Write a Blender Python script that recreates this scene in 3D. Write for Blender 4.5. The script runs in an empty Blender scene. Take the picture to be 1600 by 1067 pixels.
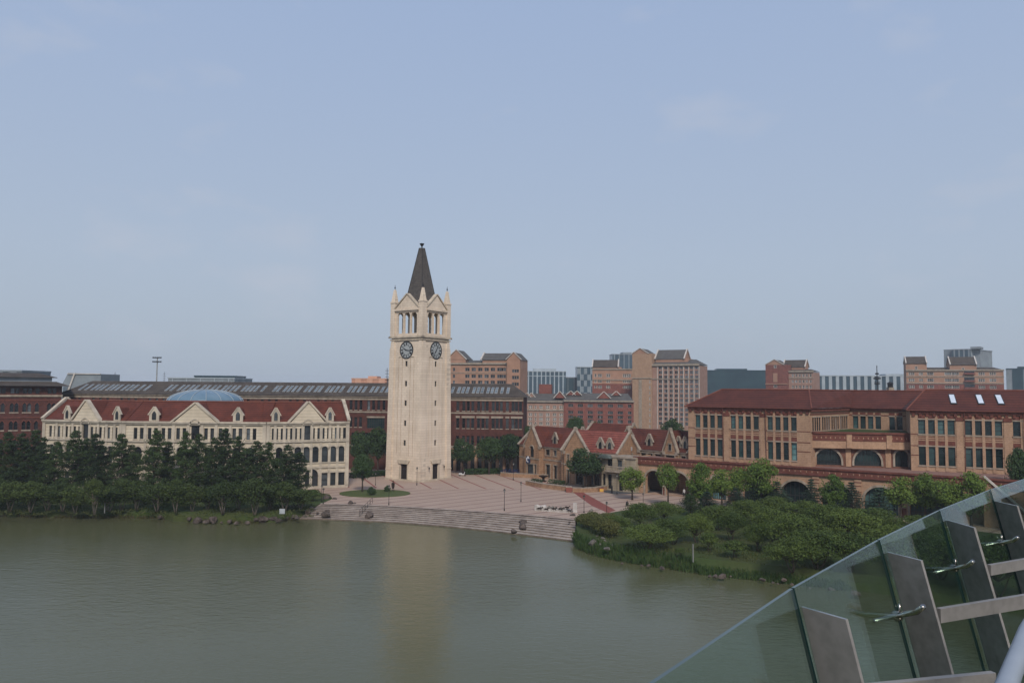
import bpy, math, random
from math import sin, cos, pi, radians, sqrt, atan2, floor
from mathutils import Vector, Matrix, noise

# ------------------------------------------------------------------ camera
S = bpy.context.scene
COL = S.collection
FPX = 1200.0
HC = 20.0
A_ = math.atan(75.5/FPX); R_ = 0.0079
fwd = Vector((0, cos(A_), sin(A_)))
rt0 = Vector((1, 0, 0)); up0 = Vector((0, -sin(A_), cos(A_)))
rt = rt0*cos(R_) + up0*sin(R_)
up = up0*cos(R_) - rt0*sin(R_)
cam = bpy.data.cameras.new('camera'); camo = bpy.data.objects.new('camera', cam)
COL.objects.link(camo)
cam.sensor_width = 36; cam.lens = 36*FPX/1600
cam.clip_start = 0.05; cam.clip_end = 9000
camo.matrix_world = Matrix(((rt.x, up.x, -fwd.x, 0), (rt.y, up.y, -fwd.y, 0), (rt.z, up.z, -fwd.z, HC), (0, 0, 0, 1)))
S.camera = camo
# ------------------------------------------------------------------ world, sun, exposure
SUN_EL, SUN_AZ = radians(40), radians(174)      # azimuth clockwise from +Y: behind the camera, to its right
w = bpy.data.worlds.new('World'); S.world = w; w.use_nodes = True
nt = w.node_tree; nt.nodes.clear()
def wn(t): return nt.nodes.new(t)
out = wn('ShaderNodeOutputWorld'); bg = wn('ShaderNodeBackground')
sky = wn('ShaderNodeTexSky'); sky.sky_type = 'NISHITA'; sky.sun_disc = False
sky.sun_elevation = SUN_EL; sky.sun_rotation = SUN_AZ
sky.dust_density = 3.0; sky.air_density = 1.3; sky.ozone_density = 1.5
tc = wn('ShaderNodeTexCoord'); sp = wn('ShaderNodeSeparateXYZ'); nt.links.new(tc.outputs['Generated'], sp.inputs[0])
cr = wn('ShaderNodeValToRGB'); nt.links.new(sp.outputs['Z'], cr.inputs[0])
e = cr.color_ramp.elements
e[0].position = 0.0; e[0].color = (3.80, 4.48, 5.35, 1)
e[1].position = 0.55; e[1].color = (3.2, 4.2, 6.25, 1)
x_ = cr.color_ramp.elements.new(0.16); x_.color = (3.92, 4.68, 5.9, 1)
x_ = cr.color_ramp.elements.new(0.36); x_.color = (3.55, 4.45, 6.15, 1)
# thin veils of cloud
mp = wn('ShaderNodeMapping'); mp.inputs['Scale'].default_value = (2.4, 2.4, 5.0); mp.inputs['Location'].default_value = (0.3, 0.2, 0.4)
nt.links.new(tc.outputs['Generated'], mp.inputs[0])
nz = wn('ShaderNodeTexNoise'); nz.inputs['Scale'].default_value = 2.2; nz.inputs['Detail'].default_value = 6; nz.inputs['Roughness'].default_value = 0.55
nt.links.new(mp.outputs[0], nz.inputs['Vector'])
mr = wn('ShaderNodeMapRange'); mr.inputs[1].default_value = 0.57; mr.inputs[2].default_value = 0.75; mr.inputs[3].default_value = 0; mr.inputs[4].default_value = 0.42
nt.links.new(nz.outputs['Fac'], mr.inputs[0])
mx1 = wn('ShaderNodeMix'); mx1.data_type = 'RGBA'; mx1.inputs['Factor'].default_value = 0.9
nt.links.new(sky.outputs[0], mx1.inputs['A']); nt.links.new(cr.outputs[0], mx1.inputs['B'])
mx2 = wn('ShaderNodeMix'); mx2.data_type = 'RGBA'
nt.links.new(mr.outputs[0], mx2.inputs['Factor']); nt.links.new(mx1.outputs['Result'], mx2.inputs['A']); mx2.inputs['B'].default_value = (4.8, 5.1, 5.9, 1)
nt.links.new(mx2.outputs['Result'], bg.inputs[0]); bg.inputs[1].default_value = 0.1
nt.links.new(bg.outputs[0], out.inputs[0])
sl = bpy.data.lights.new('sun', 'SUN'); sl.energy = 2.6; sl.angle = radians(10); sl.color = (1, 0.93, 0.84)
so = bpy.data.objects.new('sun', sl); COL.objects.link(so)
sd = Vector((sin(SUN_AZ)*cos(SUN_EL), cos(SUN_AZ)*cos(SUN_EL), sin(SUN_EL)))
so.rotation_euler = (-sd).to_track_quat('-Z', 'Y').to_euler(); so.location = (0, -50, 90)
S.view_settings.view_transform = 'Standard'; S.view_settings.look = 'None'
S.view_settings.exposure = 0.1; S.view_settings.gamma = 1.0
S.render.engine = 'CYCLES'
S.cycles.use_denoising = True
S.cycles.max_bounces = 6; S.cycles.diffuse_bounces = 2; S.cycles.glossy_bounces = 3
S.cycles.transmission_bounces = 4; S.cycles.transparent_max_bounces = 12; S.cycles.volume_bounces = 0
S.cycles.caustics_reflective = False; S.cycles.caustics_refractive = False

# ------------------------------------------------------------------ pixel -> ground helpers
def ray(px, py):
    return fwd + rt*((px-800)/FPX) + up*((533.5-py)/FPX)
def P(px, py, z=0.0):
    d = ray(px, py); t = (z-HC)/d.z
    return Vector((d.x*t, d.y*t, z))
def PD(px, py, D):
    d = ray(px, py); t = D/d.y
    return Vector((d.x*t, D, HC+d.z*t))
def XD(px, D, py=609):
    v = PD(px, py, D); return (v.x, v.y)
# ------------------------------------------------------------------ frames, mesh builder
class Fr:
    """vertical frame: u along A->B, z up, o outwards (towards the viewer's side)"""
    def __init__(s, A, B):
        s.A = Vector(A[:2]); s.B = Vector(B[:2]); s.L = (s.B-s.A).length
        s.d = (s.B-s.A)/s.L; s.n = Vector((s.d.y, -s.d.x)); s.ang = atan2(s.d.y, s.d.x)
    def pt(s, u, z, o=0.0):
        return Vector((s.A.x+s.d.x*u+s.n.x*o, s.A.y+s.d.y*u+s.n.y*o, z))
    def uz(s, px, py, o=0.0):
        r = ray(px, py); q = s.A + s.n*o
        t = (q.x*s.n.x+q.y*s.n.y)/(r.x*s.n.x+r.y*s.n.y)
        x = Vector((r.x*t, r.y*t))
        return ((x-q).dot(s.d), HC+r.z*t)
    def u(s, px, py=650, o=0.0): return s.uz(px, py, o)[0]
    def z(s, px, py, o=0.0): return s.uz(px, py, o)[1]
    def side_r(s, depth, u=None):      # frame of the right flank, going back
        u = s.L if u is None else u
        a = s.pt(u, 0, 0); b = s.pt(u, 0, -depth); return Fr(a, b)
    def side_l(s, depth, u=0):
        a = s.pt(u, 0, -depth); b = s.pt(u, 0, 0); return Fr(a, b)
    def off(s, o): return Fr(s.pt(0, 0, o), s.pt(s.L, 0, o))
WORLD = Fr((0, 0), (1, 0))

WM = {}
def wm(o): return WM.get(o.name, Matrix.Identity(4))
def thing(name, label, cat, loc, group=None):
    o = bpy.data.objects.new(name, None); COL.objects.link(o); o.empty_display_size = 0.5
    o.location = loc; WM[o.name] = Matrix.Translation(Vector(loc))
    o['label'] = label; o['category'] = cat
    if group: o['group'] = group
    return o
def tag(o, label, cat, group=None):
    o['label'] = label; o['category'] = cat
    if group: o['group'] = group
    return o
def link(o, parent=None, M=None):
    COL.objects.link(o); M = M or Matrix.Identity(4)
    if parent is not None:
        o.parent = parent; o.matrix_parent_inverse = wm(parent).inverted()
    o.matrix_basis = M; WM[o.name] = M
    return o
class MB:
    def __init__(s): s.v = []; s.f = []; s.m = []
    def poly(s, pts, mi=0):
        n = len(s.v); s.v.extend(tuple(p) for p in pts); s.f.append(tuple(range(n, n+len(pts)))); s.m.append(mi)
    def prism(s, F, pl, o0, o1, mi=0):
        """extrude polygon (u,z) from o0 (back) to o1 (front)"""
        area = sum(pl[i][0]*pl[(i+1) % len(pl)][1]-pl[(i+1) % len(pl)][0]*pl[i][1] for i in range(len(pl)))
        if area < 0: pl = pl[::-1]
        s.poly([F.pt(u, z, o1) for u, z in pl], mi)
        s.poly([F.pt(u, z, o0) for u, z in pl[::-1]], mi)
        for i in range(len(pl)):
            a = pl[i]; b = pl[(i+1) % len(pl)]
            s.poly([F.pt(a[0], a[1], o1), F.pt(a[0], a[1], o0), F.pt(b[0], b[1], o0), F.pt(b[0], b[1], o1)], mi)
    def box(s, F, u0, u1, z0, z1, o0, o1, mi=0):
        s.prism(F, [(u0, z0), (u1, z0), (u1, z1), (u0, z1)], o0, o1, mi)
    def wbox(s, x0, x1, y0, y1, z0, z1, mi=0):
        s.prism(WORLD, [(x0, z0), (x1, z0), (x1, z1), (x0, z1)], -y1, -y0, mi)
    def rake(s, F, a, b, t, o0, o1, mi=0):
        a = Vector(a); b = Vector(b); d = (b-a).normalized(); n = Vector((-d.y, d.x))
        if n.y < 0: n = -n
        n *= t; s.prism(F, [tuple(a), tuple(b), tuple(b+n), tuple(a+n)], o0, o1, mi)
    def tube(s, pts, rad, n=8, mi=0, cap=True):
        pts = [Vector(p) for p in pts]
        if not isinstance(rad, (list, tuple)): rad = [rad]*len(pts)
        rings = []
        for i, p in enumerate(pts):
            t = (pts[min(i+1, len(pts)-1)]-pts[max(i-1, 0)]).normalized()
            a = t.cross(Vector((0, 0, 1)))
            if a.length < 1e-3: a = Vector((1, 0, 0))
            a.normalize(); b = t.cross(a)
            base = len(s.v)
            for k in range(n):
                q = 2*pi*k/n; s.v.append(tuple(p+(a*cos(q)+b*sin(q))*rad[i]))
            rings.append(base)
        for i in range(len(pts)-1):
            for k in range(n):
                k2 = (k+1) % n
                s.f.append((rings[i]+k, rings[i+1]+k, rings[i+1]+k2, rings[i]+k2)); s.m.append(mi)
        if cap:
            s.f.append(tuple(rings[0]+k for k in range(n))); s.m.append(mi)
            s.f.append(tuple(rings[-1]+k for k in range(n-1, -1, -1))); s.m.append(mi)
    def lathe(s, c, prof, n=12, mi=0):
        c = Vector(c); s.tubeprof = None
        rings = []
        for r, z in prof:
            rings.append(len(s.v))
            for k in range(n): s.v.append((c.x+r*cos(2*pi*k/n), c.y+r*sin(2*pi*k/n), c.z+z))
        for i in range(len(prof)-1):
            for k in range(n):
                k2 = (k+1) % n
                s.f.append((rings[i]+k, rings[i]+k2, rings[i+1]+k2, rings[i+1]+k)); s.m.append(mi)
        s.f.append(tuple(rings[0]+k for k in range(n-1, -1, -1))); s.m.append(mi)
        s.f.append(tuple(rings[-1]+k for k in range(n))); s.m.append(mi)
    def mesh(s, name, mats):
        me = bpy.data.meshes.new(name); me.from_pydata(s.v, [], s.f)
        for m in (mats if isinstance(mats, (list, tuple)) else [mats]): me.materials.append(m)
        me.polygons.foreach_set('material_index', s.m); me.update()
        return me
    def build(s, name, mats, parent=None, M=None, smooth=False, kind=None):
        if not s.f: return None
        me = s.mesh(name, mats)
        if smooth: me.polygons.foreach_set('use_smooth', [True]*len(s.f))
        o = bpy.data.objects.new(name, me); link(o, parent, M)
        if kind: o['kind'] = kind
        return o
# ------------------------------------------------------------------ materials
MATS = {}
def mat(name, c, c2=None, rough=0.85, scale=0.6, courses=None, bricks=None, stain=0.25, bump=0.0, metal=0.0, detail=4, sx=1.0, spec=0.22, fine=None):
    m = bpy.data.materials.new(name); m.use_nodes = True; n = m.node_tree.nodes; l = m.node_tree.links
    b = n['Principled BSDF']; b.inputs['Roughness'].default_value = rough; b.inputs['Metallic'].default_value = metal
    b.inputs['Specular IOR Level'].default_value = spec
    g = n.new('ShaderNodeNewGeometry'); c2 = c2 or tuple(x*0.75 for x in c)
    t = n.new('ShaderNodeTexNoise'); t.inputs['Scale'].default_value = scale; t.inputs['Detail'].default_value = detail
    l.new(g.outputs['Position'], t.inputs['Vector'])
    mr = n.new('ShaderNodeMapRange'); mr.inputs[1].default_value = 0.35; mr.inputs[2].default_value = 0.65
    l.new(t.outputs['Fac'], mr.inputs[0])
    mx = n.new('ShaderNodeMix'); mx.data_type = 'RGBA'; l.new(mr.outputs[0], mx.inputs['Factor'])
    mx.inputs['A'].default_value = (*c, 1); mx.inputs['B'].default_value = (*c2, 1); cur = mx.outputs['Result']
    def mul(cur, val, fac_out):
        q = n.new('ShaderNodeMix'); q.data_type = 'RGBA'; q.blend_type = 'MULTIPLY'
        l.new(fac_out, q.inputs['Factor']); l.new(cur, q.inputs['A']); q.inputs['B'].default_value = (val, val, val*0.98, 1)
        return q.outputs['Result']
    if stain:       # weathering: streaks stretched down the wall
        mp = n.new('ShaderNodeMapping'); mp.inputs['Scale'].default_value = (1.1, 1.1, 0.12); l.new(g.outputs['Position'], mp.inputs[0])
        t2 = n.new('ShaderNodeTexNoise'); t2.inputs['Scale'].default_value = 0.9; t2.inputs['Detail'].default_value = 5; l.new(mp.outputs[0], t2.inputs['Vector'])
        r2 = n.new('ShaderNodeMapRange'); r2.inputs[1].default_value = 0.45; r2.inputs[2].default_value = 0.8; r2.inputs[4].default_value = stain*1.6
        l.new(t2.outputs['Fac'], r2.inputs[0]); cur = mul(cur, 0.45, r2.outputs[0])
    if fine:
        t3 = n.new('ShaderNodeTexNoise'); t3.inputs['Scale'].default_value = fine; t3.inputs['Detail'].default_value = 2; l.new(g.outputs['Position'], t3.inputs['Vector'])
        r3 = n.new('ShaderNodeMapRange'); r3.inputs[1].default_value = 0.4; r3.inputs[2].default_value = 0.75; r3.inputs[4].default_value = 0.6
        l.new(t3.outputs['Fac'], r3.inputs[0]); cur = mul(cur, 0.6, r3.outputs[0])
    if courses or bricks:
        s = n.new('ShaderNodeSeparateXYZ'); l.new(g.outputs['Position'], s.inputs[0])
    if courses:      # (height, joint share, darkness)
        h, js, dk = courses
        a = n.new('ShaderNodeMath'); a.operation = 'DIVIDE'; l.new(s.outputs['Z'], a.inputs[0]); a.inputs[1].default_value = h
        f = n.new('ShaderNodeMath'); f.operation = 'FRACT'; l.new(a.outputs[0], f.inputs[0])
        k = n.new('ShaderNodeMath'); k.operation = 'LESS_THAN'; l.new(f.outputs[0], k.inputs[0]); k.inputs[1].default_value = js
        cur = mul(cur, dk, k.outputs[0])
    if bricks:       # (w, h, joint, darkness)
        bw, bh, bj, dk = bricks
        cx = n.new('ShaderNodeCombineXYZ'); dt = n.new('ShaderNodeVectorMath'); dt.operation = 'DOT_PRODUCT'
        l.new(g.outputs['Position'], dt.inputs[0]); dt.inputs[1].default_value = (0.84, -0.54, 0)
        l.new(dt.outputs['Value'], cx.inputs[0]); l.new(s.outputs['Z'], cx.inputs[1])
        bt = n.new('ShaderNodeTexBrick'); l.new(cx.outputs[0], bt.inputs['Vector']); bt.inputs['Scale'].default_value = 1
        bt.inputs['Brick Width'].default_value = bw; bt.inputs['Row Height'].default_value = bh; bt.inputs['Mortar Size'].default_value = bj
        bt.inputs['Color1'].default_value = (1, 1, 1, 1); bt.inputs['Color2'].default_value = (0.92, 0.91, 0.90, 1); bt.inputs['Mortar'].default_value = (dk, dk, dk, 1)
        q = n.new('ShaderNodeMix'); q.data_type = 'RGBA'; q.blend_type = 'MULTIPLY'; q.inputs['Factor'].default_value = 1
        l.new(cur, q.inputs['A']); l.new(bt.outputs['Color'], q.inputs['B']); cur = q.outputs['Result']
    l.new(cur, b.inputs['Base Color'])
    if bump:
        bp = n.new('ShaderNodeBump'); bp.inputs['Strength'].default_value = bump; bp.inputs['Distance'].default_value = 0.3
        l.new(t.outputs['Fac'], bp.inputs['Height']); l.new(bp.outputs[0], b.inputs['Normal'])
    MATS[name] = m
    return m
def leafmat(name, c, c2, tr=0.12):
    m = bpy.data.materials.new(name); m.use_nodes = True; n = m.node_tree.nodes; l = m.node_tree.links
    b = n['Principled BSDF']; b.inputs['Roughness'].default_value = 0.75; b.inputs['Specular IOR Level'].default_value = 0.25
    g = n.new('ShaderNodeNewGeometry'); oi = n.new('ShaderNodeObjectInfo')
    t = n.new('ShaderNodeTexNoise'); t.inputs['Scale'].default_value = 0.9; t.inputs['Detail'].default_value = 3; l.new(g.outputs['Position'], t.inputs['Vector'])
    rn = n.new('ShaderNodeMath'); rn.operation = 'MULTIPLY_ADD'; l.new(g.outputs['Random Per Island'], rn.inputs[0]); rn.inputs[1].default_value = 0.45
    l.new(t.outputs['Fac'], rn.inputs[2])
    rr = n.new('ShaderNodeMath'); rr.operation = 'MULTIPLY_ADD'; l.new(oi.outputs['Random'], rr.inputs[0]); rr.inputs[1].default_value = 0.6; l.new(rn.outputs[0], rr.inputs[2])
    mr = n.new('ShaderNodeMapRange'); mr.inputs[1].default_value = 0.5; mr.inputs[2].default_value = 1.45; l.new(rr.outputs[0], mr.inputs[0])
    mx = n.new('ShaderNodeMix'); mx.data_type = 'RGBA'; l.new(mr.outputs[0], mx.inputs['Factor'])
    mx.inputs['A'].default_value = (*c, 1); mx.inputs['B'].default_value = (*c2, 1); l.new(mx.outputs['Result'], b.inputs['Base Color'])
    tl = n.new('ShaderNodeBsdfTranslucent'); l.new(mx.outputs['Result'], tl.inputs[0])
    ms = n.new('ShaderNodeMixShader'); ms.inputs[0].default_value = tr; l.new(b.outputs[0], ms.inputs[1]); l.new(tl.outputs[0], ms.inputs[2])
    l.new(ms.outputs[0], n['Material Output'].inputs[0])
    MATS[name] = m; return m
cream = mat('cream_stone', (0.58, 0.50, 0.385), (0.50, 0.425, 0.32), courses=(0.62, 0.1, 0.6), stain=0.14)
cream_plain = mat('cream_trim', (0.53, 0.46, 0.365), (0.40, 0.345, 0.275), stain=0.4)
tower_st = mat('tower_stone', (0.72, 0.60, 0.475), (0.64, 0.53, 0.415), scale=0.35, bricks=(1.1, 0.55, 0.03, 0.76), stain=0.2)
tower_tr = mat('tower_trim_stone', (0.56, 0.47, 0.36), (0.40, 0.335, 0.26), stain=0.25)
slate = mat('slate_roof', (0.105, 0.092, 0.082), (0.075, 0.066, 0.06), scale=1.4, courses=(0.4, 0.2, 0.7), stain=0.1, fine=3)
def vary(m):      # panes differ at random: sky reflections and blinds put into the base colour
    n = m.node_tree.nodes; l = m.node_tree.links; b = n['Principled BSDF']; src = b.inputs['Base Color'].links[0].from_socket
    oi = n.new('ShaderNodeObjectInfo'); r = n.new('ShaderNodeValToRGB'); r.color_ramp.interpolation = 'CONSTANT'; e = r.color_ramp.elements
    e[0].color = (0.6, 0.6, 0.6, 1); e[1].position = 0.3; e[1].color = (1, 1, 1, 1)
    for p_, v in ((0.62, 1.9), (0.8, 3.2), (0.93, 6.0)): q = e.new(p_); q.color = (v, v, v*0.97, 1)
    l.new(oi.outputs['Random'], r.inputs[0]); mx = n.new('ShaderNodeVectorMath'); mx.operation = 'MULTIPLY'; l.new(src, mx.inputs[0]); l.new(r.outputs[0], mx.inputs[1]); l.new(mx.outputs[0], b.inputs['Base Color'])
slate_far = mat('grey_roof_tiles', (0.10, 0.095, 0.09), (0.075, 0.07, 0.066), scale=0.5, courses=(0.7, 0.3, 0.8), stain=0.1)
brown_roof = mat('brown_roof_tiles', (0.085, 0.068, 0.055), (0.06, 0.048, 0.04), scale=0.4, courses=(0.5, 0.3, 0.75), stain=0.2, fine=2)
red_roof = mat('red_roof_tiles', (0.135, 0.036, 0.022), (0.095, 0.026, 0.017), scale=0.5, courses=(0.36, 0.3, 0.6), stain=0.15, fine=2.5)
dred_roof = mat('dark_red_roof_tiles', (0.115, 0.034, 0.022), (0.078, 0.023, 0.017), scale=0.35, courses=(0.42, 0.3, 0.6), stain=0.15, fine=2.5)
bred_roof = mat('bright_red_roof_tiles', (0.25, 0.075, 0.055), (0.19, 0.055, 0.042), scale=0.6, courses=(0.45, 0.32, 0.5), stain=0.12, fine=2.5)
brick_dark = mat('dark_red_brick', (0.115, 0.042, 0.032), (0.078, 0.03, 0.024), scale=1.2, stain=0.2, fine=3, courses=(0.3, 0.25, 0.8))
brick_red = mat('red_brick', (0.235, 0.082, 0.06), (0.17, 0.06, 0.046), scale=1, stain=0.15, fine=3)
brick_pink = mat('pink_render', (0.33, 0.20, 0.155), (0.27, 0.16, 0.12), scale=0.5, stain=0.1)
tan = mat('tan_brick', (0.41, 0.262, 0.172), (0.34, 0.212, 0.138), scale=0.8, stain=0.12, courses=(0.33, 0.22, 0.86), fine=4)
tan_far = mat('tan_render', (0.36, 0.205, 0.14), (0.30, 0.17, 0.115), scale=0.3, stain=0.1)
tan_plain = mat('tan_podium_brick', (0.43, 0.27, 0.175), (0.36, 0.22, 0.14), scale=0.5, stain=0.3, fine=3)
shop_brick = mat('ochre_shop_brick', (0.37, 0.225, 0.135), (0.28, 0.165, 0.10), scale=1.5, stain=0.22, courses=(0.4, 0.25, 0.8), fine=4)
red_trim = mat('red_brick_trim', (0.17, 0.06, 0.043), (0.12, 0.042, 0.032), scale=1.5, stain=0.2, fine=4)
stone_tr = mat('pale_stone_trim', (0.35, 0.29, 0.23), (0.25, 0.205, 0.16), scale=1.5, stain=0.4)
white_tr = mat('white_frame_paint', (0.55, 0.50, 0.45), (0.45, 0.41, 0.37), stain=0.2)
dark = mat('dark_interior', (0.012, 0.012, 0.012), stain=0)
glass_d = mat('window_glass', (0.010, 0.012, 0.014), (0.028, 0.032, 0.036), rough=0.1, scale=0.5, stain=0, spec=0.5)
glass_t = mat('teal_window_glass', (0.008, 0.022, 0.024), (0.025, 0.045, 0.046), rough=0.08, scale=0.35, stain=0, spec=0.5)
glass_b = mat('blue_curtain_glass', (0.05, 0.085, 0.11), (0.035, 0.06, 0.08), rough=0.2, scale=0.1, stain=0)
glass_sky = mat('skylight_glass', (0.17, 0.20, 0.22), (0.08, 0.10, 0.11), rough=0.15, scale=0.5, stain=0)
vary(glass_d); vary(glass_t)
frame_dk = mat('dark_window_frame', (0.03, 0.03, 0.032), stain=0, rough=0.5)
frame_gr = mat('grey_window_frame', (0.28, 0.28, 0.27), stain=0, rough=0.5)
fin_pale = mat('pale_cladding', (0.36, 0.40, 0.43), (0.28, 0.32, 0.35), scale=0.2, stain=0.1)
grey_clad = mat('grey_cladding', (0.22, 0.25, 0.27), (0.17, 0.19, 0.21), scale=0.2, stain=0.1)
teal_clad = mat('teal_curtain_wall', (0.03, 0.065, 0.08), (0.02, 0.045, 0.06), rough=0.25, scale=0.1, stain=0)
bronze = mat('dark_bronze', (0.045, 0.03, 0.022), (0.03, 0.02, 0.016), rough=0.45, metal=0.6, scale=4, stain=0)
blackm = mat('black_metal', (0.02, 0.02, 0.022), rough=0.45, stain=0, metal=0.3)
steel = mat('brushed_steel', (0.27, 0.25, 0.235), (0.21, 0.195, 0.183), rough=0.38, metal=0.1, scale=1.2, stain=0, fine=18)
steel_lt = mat('polished_steel', (0.50, 0.47, 0.43), (0.38, 0.35, 0.32), rough=0.22, metal=1.0, scale=6, stain=0)
steel_pt = mat('grey_painted_tube', (0.27, 0.30, 0.34), (0.24, 0.27, 0.31), rough=0.35, scale=8, stain=0)
rock_m = mat('lake_rock', (0.135, 0.105, 0.09), (0.065, 0.052, 0.045), scale=1.6, stain=0.3, bump=0.8, fine=6)
rock_p = mat('pale_rock', (0.20, 0.18, 0.155), (0.09, 0.08, 0.068), scale=1.6, stain=0.3, bump=0.8)
bark = mat('bark', (0.075, 0.055, 0.042), (0.045, 0.034, 0.028), scale=4, stain=0, bump=0.5)
bark_pale = mat('pale_bark', (0.20, 0.165, 0.135), (0.12, 0.10, 0.08), scale=4, stain=0)
pine_l = leafmat('pine_needles', (0.010, 0.022, 0.008), (0.045, 0.076, 0.020))
maple_l = leafmat('maple_leaves', (0.014, 0.030, 0.008), (0.065, 0.092, 0.020))
broad_l = leafmat('broad_leaves', (0.016, 0.036, 0.014), (0.05, 0.088, 0.026))
bright_l = leafmat('bright_leaves', (0.05, 0.095, 0.016), (0.14, 0.20, 0.035), 0.2)
cedar_l = leafmat('cedar_needles', (0.016, 0.036, 0.022), (0.04, 0.07, 0.042))
low_l = leafmat('low_tree_leaves', (0.022, 0.046, 0.010), (0.098, 0.135, 0.026))
reed_l = leafmat('reeds', (0.025, 0.055, 0.014), (0.075, 0.12, 0.03), 0.2)
shrub_l = leafmat('shrub_leaves', (0.05, 0.065, 0.018), (0.12, 0.12, 0.035))

# ------------------------------------------------------------------ walls with real openings
def arcpts(a, b, zs, zt, kind, n=10):
    c = (a+b)/2; r = (b-a)/2; h = zt-zs
    if kind == 'p':   # pointed
        L = []
        for i in range(n+1):
            t = i/n; u = a+(b-a)*t
            q = 1-abs(2*t-1); L.append((u, zs+h*(q**0.62)))
        return L
    return [(c-r*cos(pi*i/n), zs+h*sin(pi*i/n)) for i in range(n+1)]
def spring(op):
    a, b, c, d, k = op[:5]
    if k == 'r': return d
    rise = {'a': (b-a)/2, 'p': (b-a)*0.75, 's': (b-a)*0.3}[k]
    return d-min(rise, (d-c)*0.95)
def wall(mb, F, u0, u1, z0, z1, ops, depth=0.3, mi=0, ri=None, o=0.0, blind=None):
    ri = mi if ri is None else ri
    cuts = sorted({round(u0, 4), round(u1, 4)} | {round(x, 4) for p in ops for x in p[:2] if u0 < x < u1})
    for a, b in zip(cuts, cuts[1:]):
        if b-a < 1e-4: continue
        m = (a+b)/2
        cov = sorted([(max(p[2], z0), min(p[3], z1)) for p in ops if p[0] < m < p[1]])
        z = z0
        for c, d in cov:
            if c > z+1e-4: mb.poly([F.pt(a, z, o), F.pt(b, z, o), F.pt(b, c, o), F.pt(a, c, o)], mi)
            z = max(z, d)
        if z < z1-1e-4: mb.poly([F.pt(a, z, o), F.pt(b, z, o), F.pt(b, z1, o), F.pt(a, z1, o)], mi)
    for p in ops:
        a, b, c, d, k = p[:5]; zs = spring(p); i = o-depth
        top = [(a, d), (b, d)] if k == 'r' else arcpts(a, b, zs, d, k)
        if k != 'r':
            for (ua, za), (ub, zb) in zip(top, top[1:]):
                if d-min(za, zb) > 1e-4: mb.poly([F.pt(ua, za, o), F.pt(ub, zb, o), F.pt(ub, d, o), F.pt(ua, d, o)], mi)
        loop = [(a, c)]+top+[(b, c)] if k == 'r' else [(a, c)]+top+[(b, c)]
        for (ua, za), (ub, zb) in zip(loop, loop[1:]+loop[:1]):
            mb.poly([F.pt(ua, za, o), F.pt(ub, zb, o), F.pt(ub, zb, i), F.pt(ua, za, i)], ri)
        if blind is not None and len(p) > 5 and p[5] == 'blind':
            mb.poly([F.pt(u, z, i) for u, z in ([(a, c), (b, c)]+top[::-1])], blind)
WCACHE = {}
def win_mesh(w, h, kind, style):
    w = round(w, 2); h = round(h, 2); key = (w, h, kind, style['id'])
    if key in WCACHE: return WCACHE[key]
    mb = MB(); L = Fr((0, 0), (1, 0))
    zs = spring((0, w, 0, h, kind)); top = [(0, h), (w, h)] if kind == 'r' else arcpts(0, w, zs, h, kind)
    mb.poly([L.pt(u, z, 0.0) for u, z in [(0, 0), (w, 0)]+top[::-1]], 0)
    bw = style.get('bar', 0.06); pr = style.get('proud', 0.06)
    def hat(u):
        if kind == 'r': return h
        for (ua, za), (ub, zb) in zip(top, top[1:]):
            if ua <= u <= ub and ub > ua: return za+(zb-za)*(u-ua)/(ub-ua)
        return zs
    nc, nr = style.get('cols', 1), style.get('rows', 1)
    if bw:
        for k in range(nc+1):
            u = w*k/nc; a = min(max(u-bw/2, 0.003), w-bw-0.003)
            mb.box(L, a, a+bw, 0.004, (hat(a+bw/2) if 0 < k < nc else zs)-0.004, 0.002, pr, 1)
        for k in range(nr+1):
            z = zs*k/nr if kind != 'r' else h*k/nr
            c = min(max(z-bw/2, 0.005), h-bw-0.005)
            mb.box(L, 0.006, w-0.006, c, c+bw, 0.003, pr-0.004, 1)
    me = mb.mesh('window', [style['glass'], style['frame']]); WCACHE[key] = me
    return me
def win(parent, F, op, depth, style, name='window', o=0.0):
    a, b, c, d, k = op[:5]
    me = win_mesh(b-a, d-c, k, style)
    ob = bpy.data.objects.new(name, me)
    M = Matrix.Translation(F.pt(a, c, o-depth+0.004)) @ Matrix.Rotation(F.ang, 4, 'Z')
    link(ob, parent, M); return ob
def wins(parent, F, ops, depth, style, cap=100, used=None, o=0.0):
    """up to cap windows as parts, the rest as one part"""
    used = used if used is not None else [0]
    rest = MB(); L = F
    for op in ops:
        if len(op) > 5 and op[5] == 'blind': continue
        if used[0] < cap:
            win(parent, F, op, depth, style, o=o); used[0] += 1
        else:
            a, b, c, d, k = op[:5]; i = o-depth+0.004
            rest.poly([F.pt(a, c, i), F.pt(b, c, i), F.pt(b, d, i), F.pt(a, d, i)], 0)
            nc = style.get('cols', 1); nr = style.get('rows', 1)
            for q in range(1, nc):
                u = a+(b-a)*q/nc; rest.box(F, u-0.05, u+0.05, c+0.01, d-0.01, i+0.002, i+0.06, 1)
            for q in range(1, nr):
                z = c+(d-c)*q/nr; rest.box(F, a+0.01, b-0.01, z-0.05, z+0.05, i+0.003, i+0.055, 1)
    if rest.f: rest.build('window', [style['glass'], style['frame']], parent, kind='stuff')
def sty(id, glass, frame, cols=1, rows=1, bar=0.06, proud=0.06):
    return dict(id=id, glass=glass, frame=frame, cols=cols, rows=rows, bar=bar, proud=proud)
S_DK = sty('dk', glass_d, frame_dk, 1, 2); S_DK2 = sty('dk2', glass_d, frame_dk, 2, 2)
S_T = sty('t', glass_t, frame_dk, 1, 3, 0.05); S_WH = sty('wh', glass_d, white_tr, 2, 1, 0.12)
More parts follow.
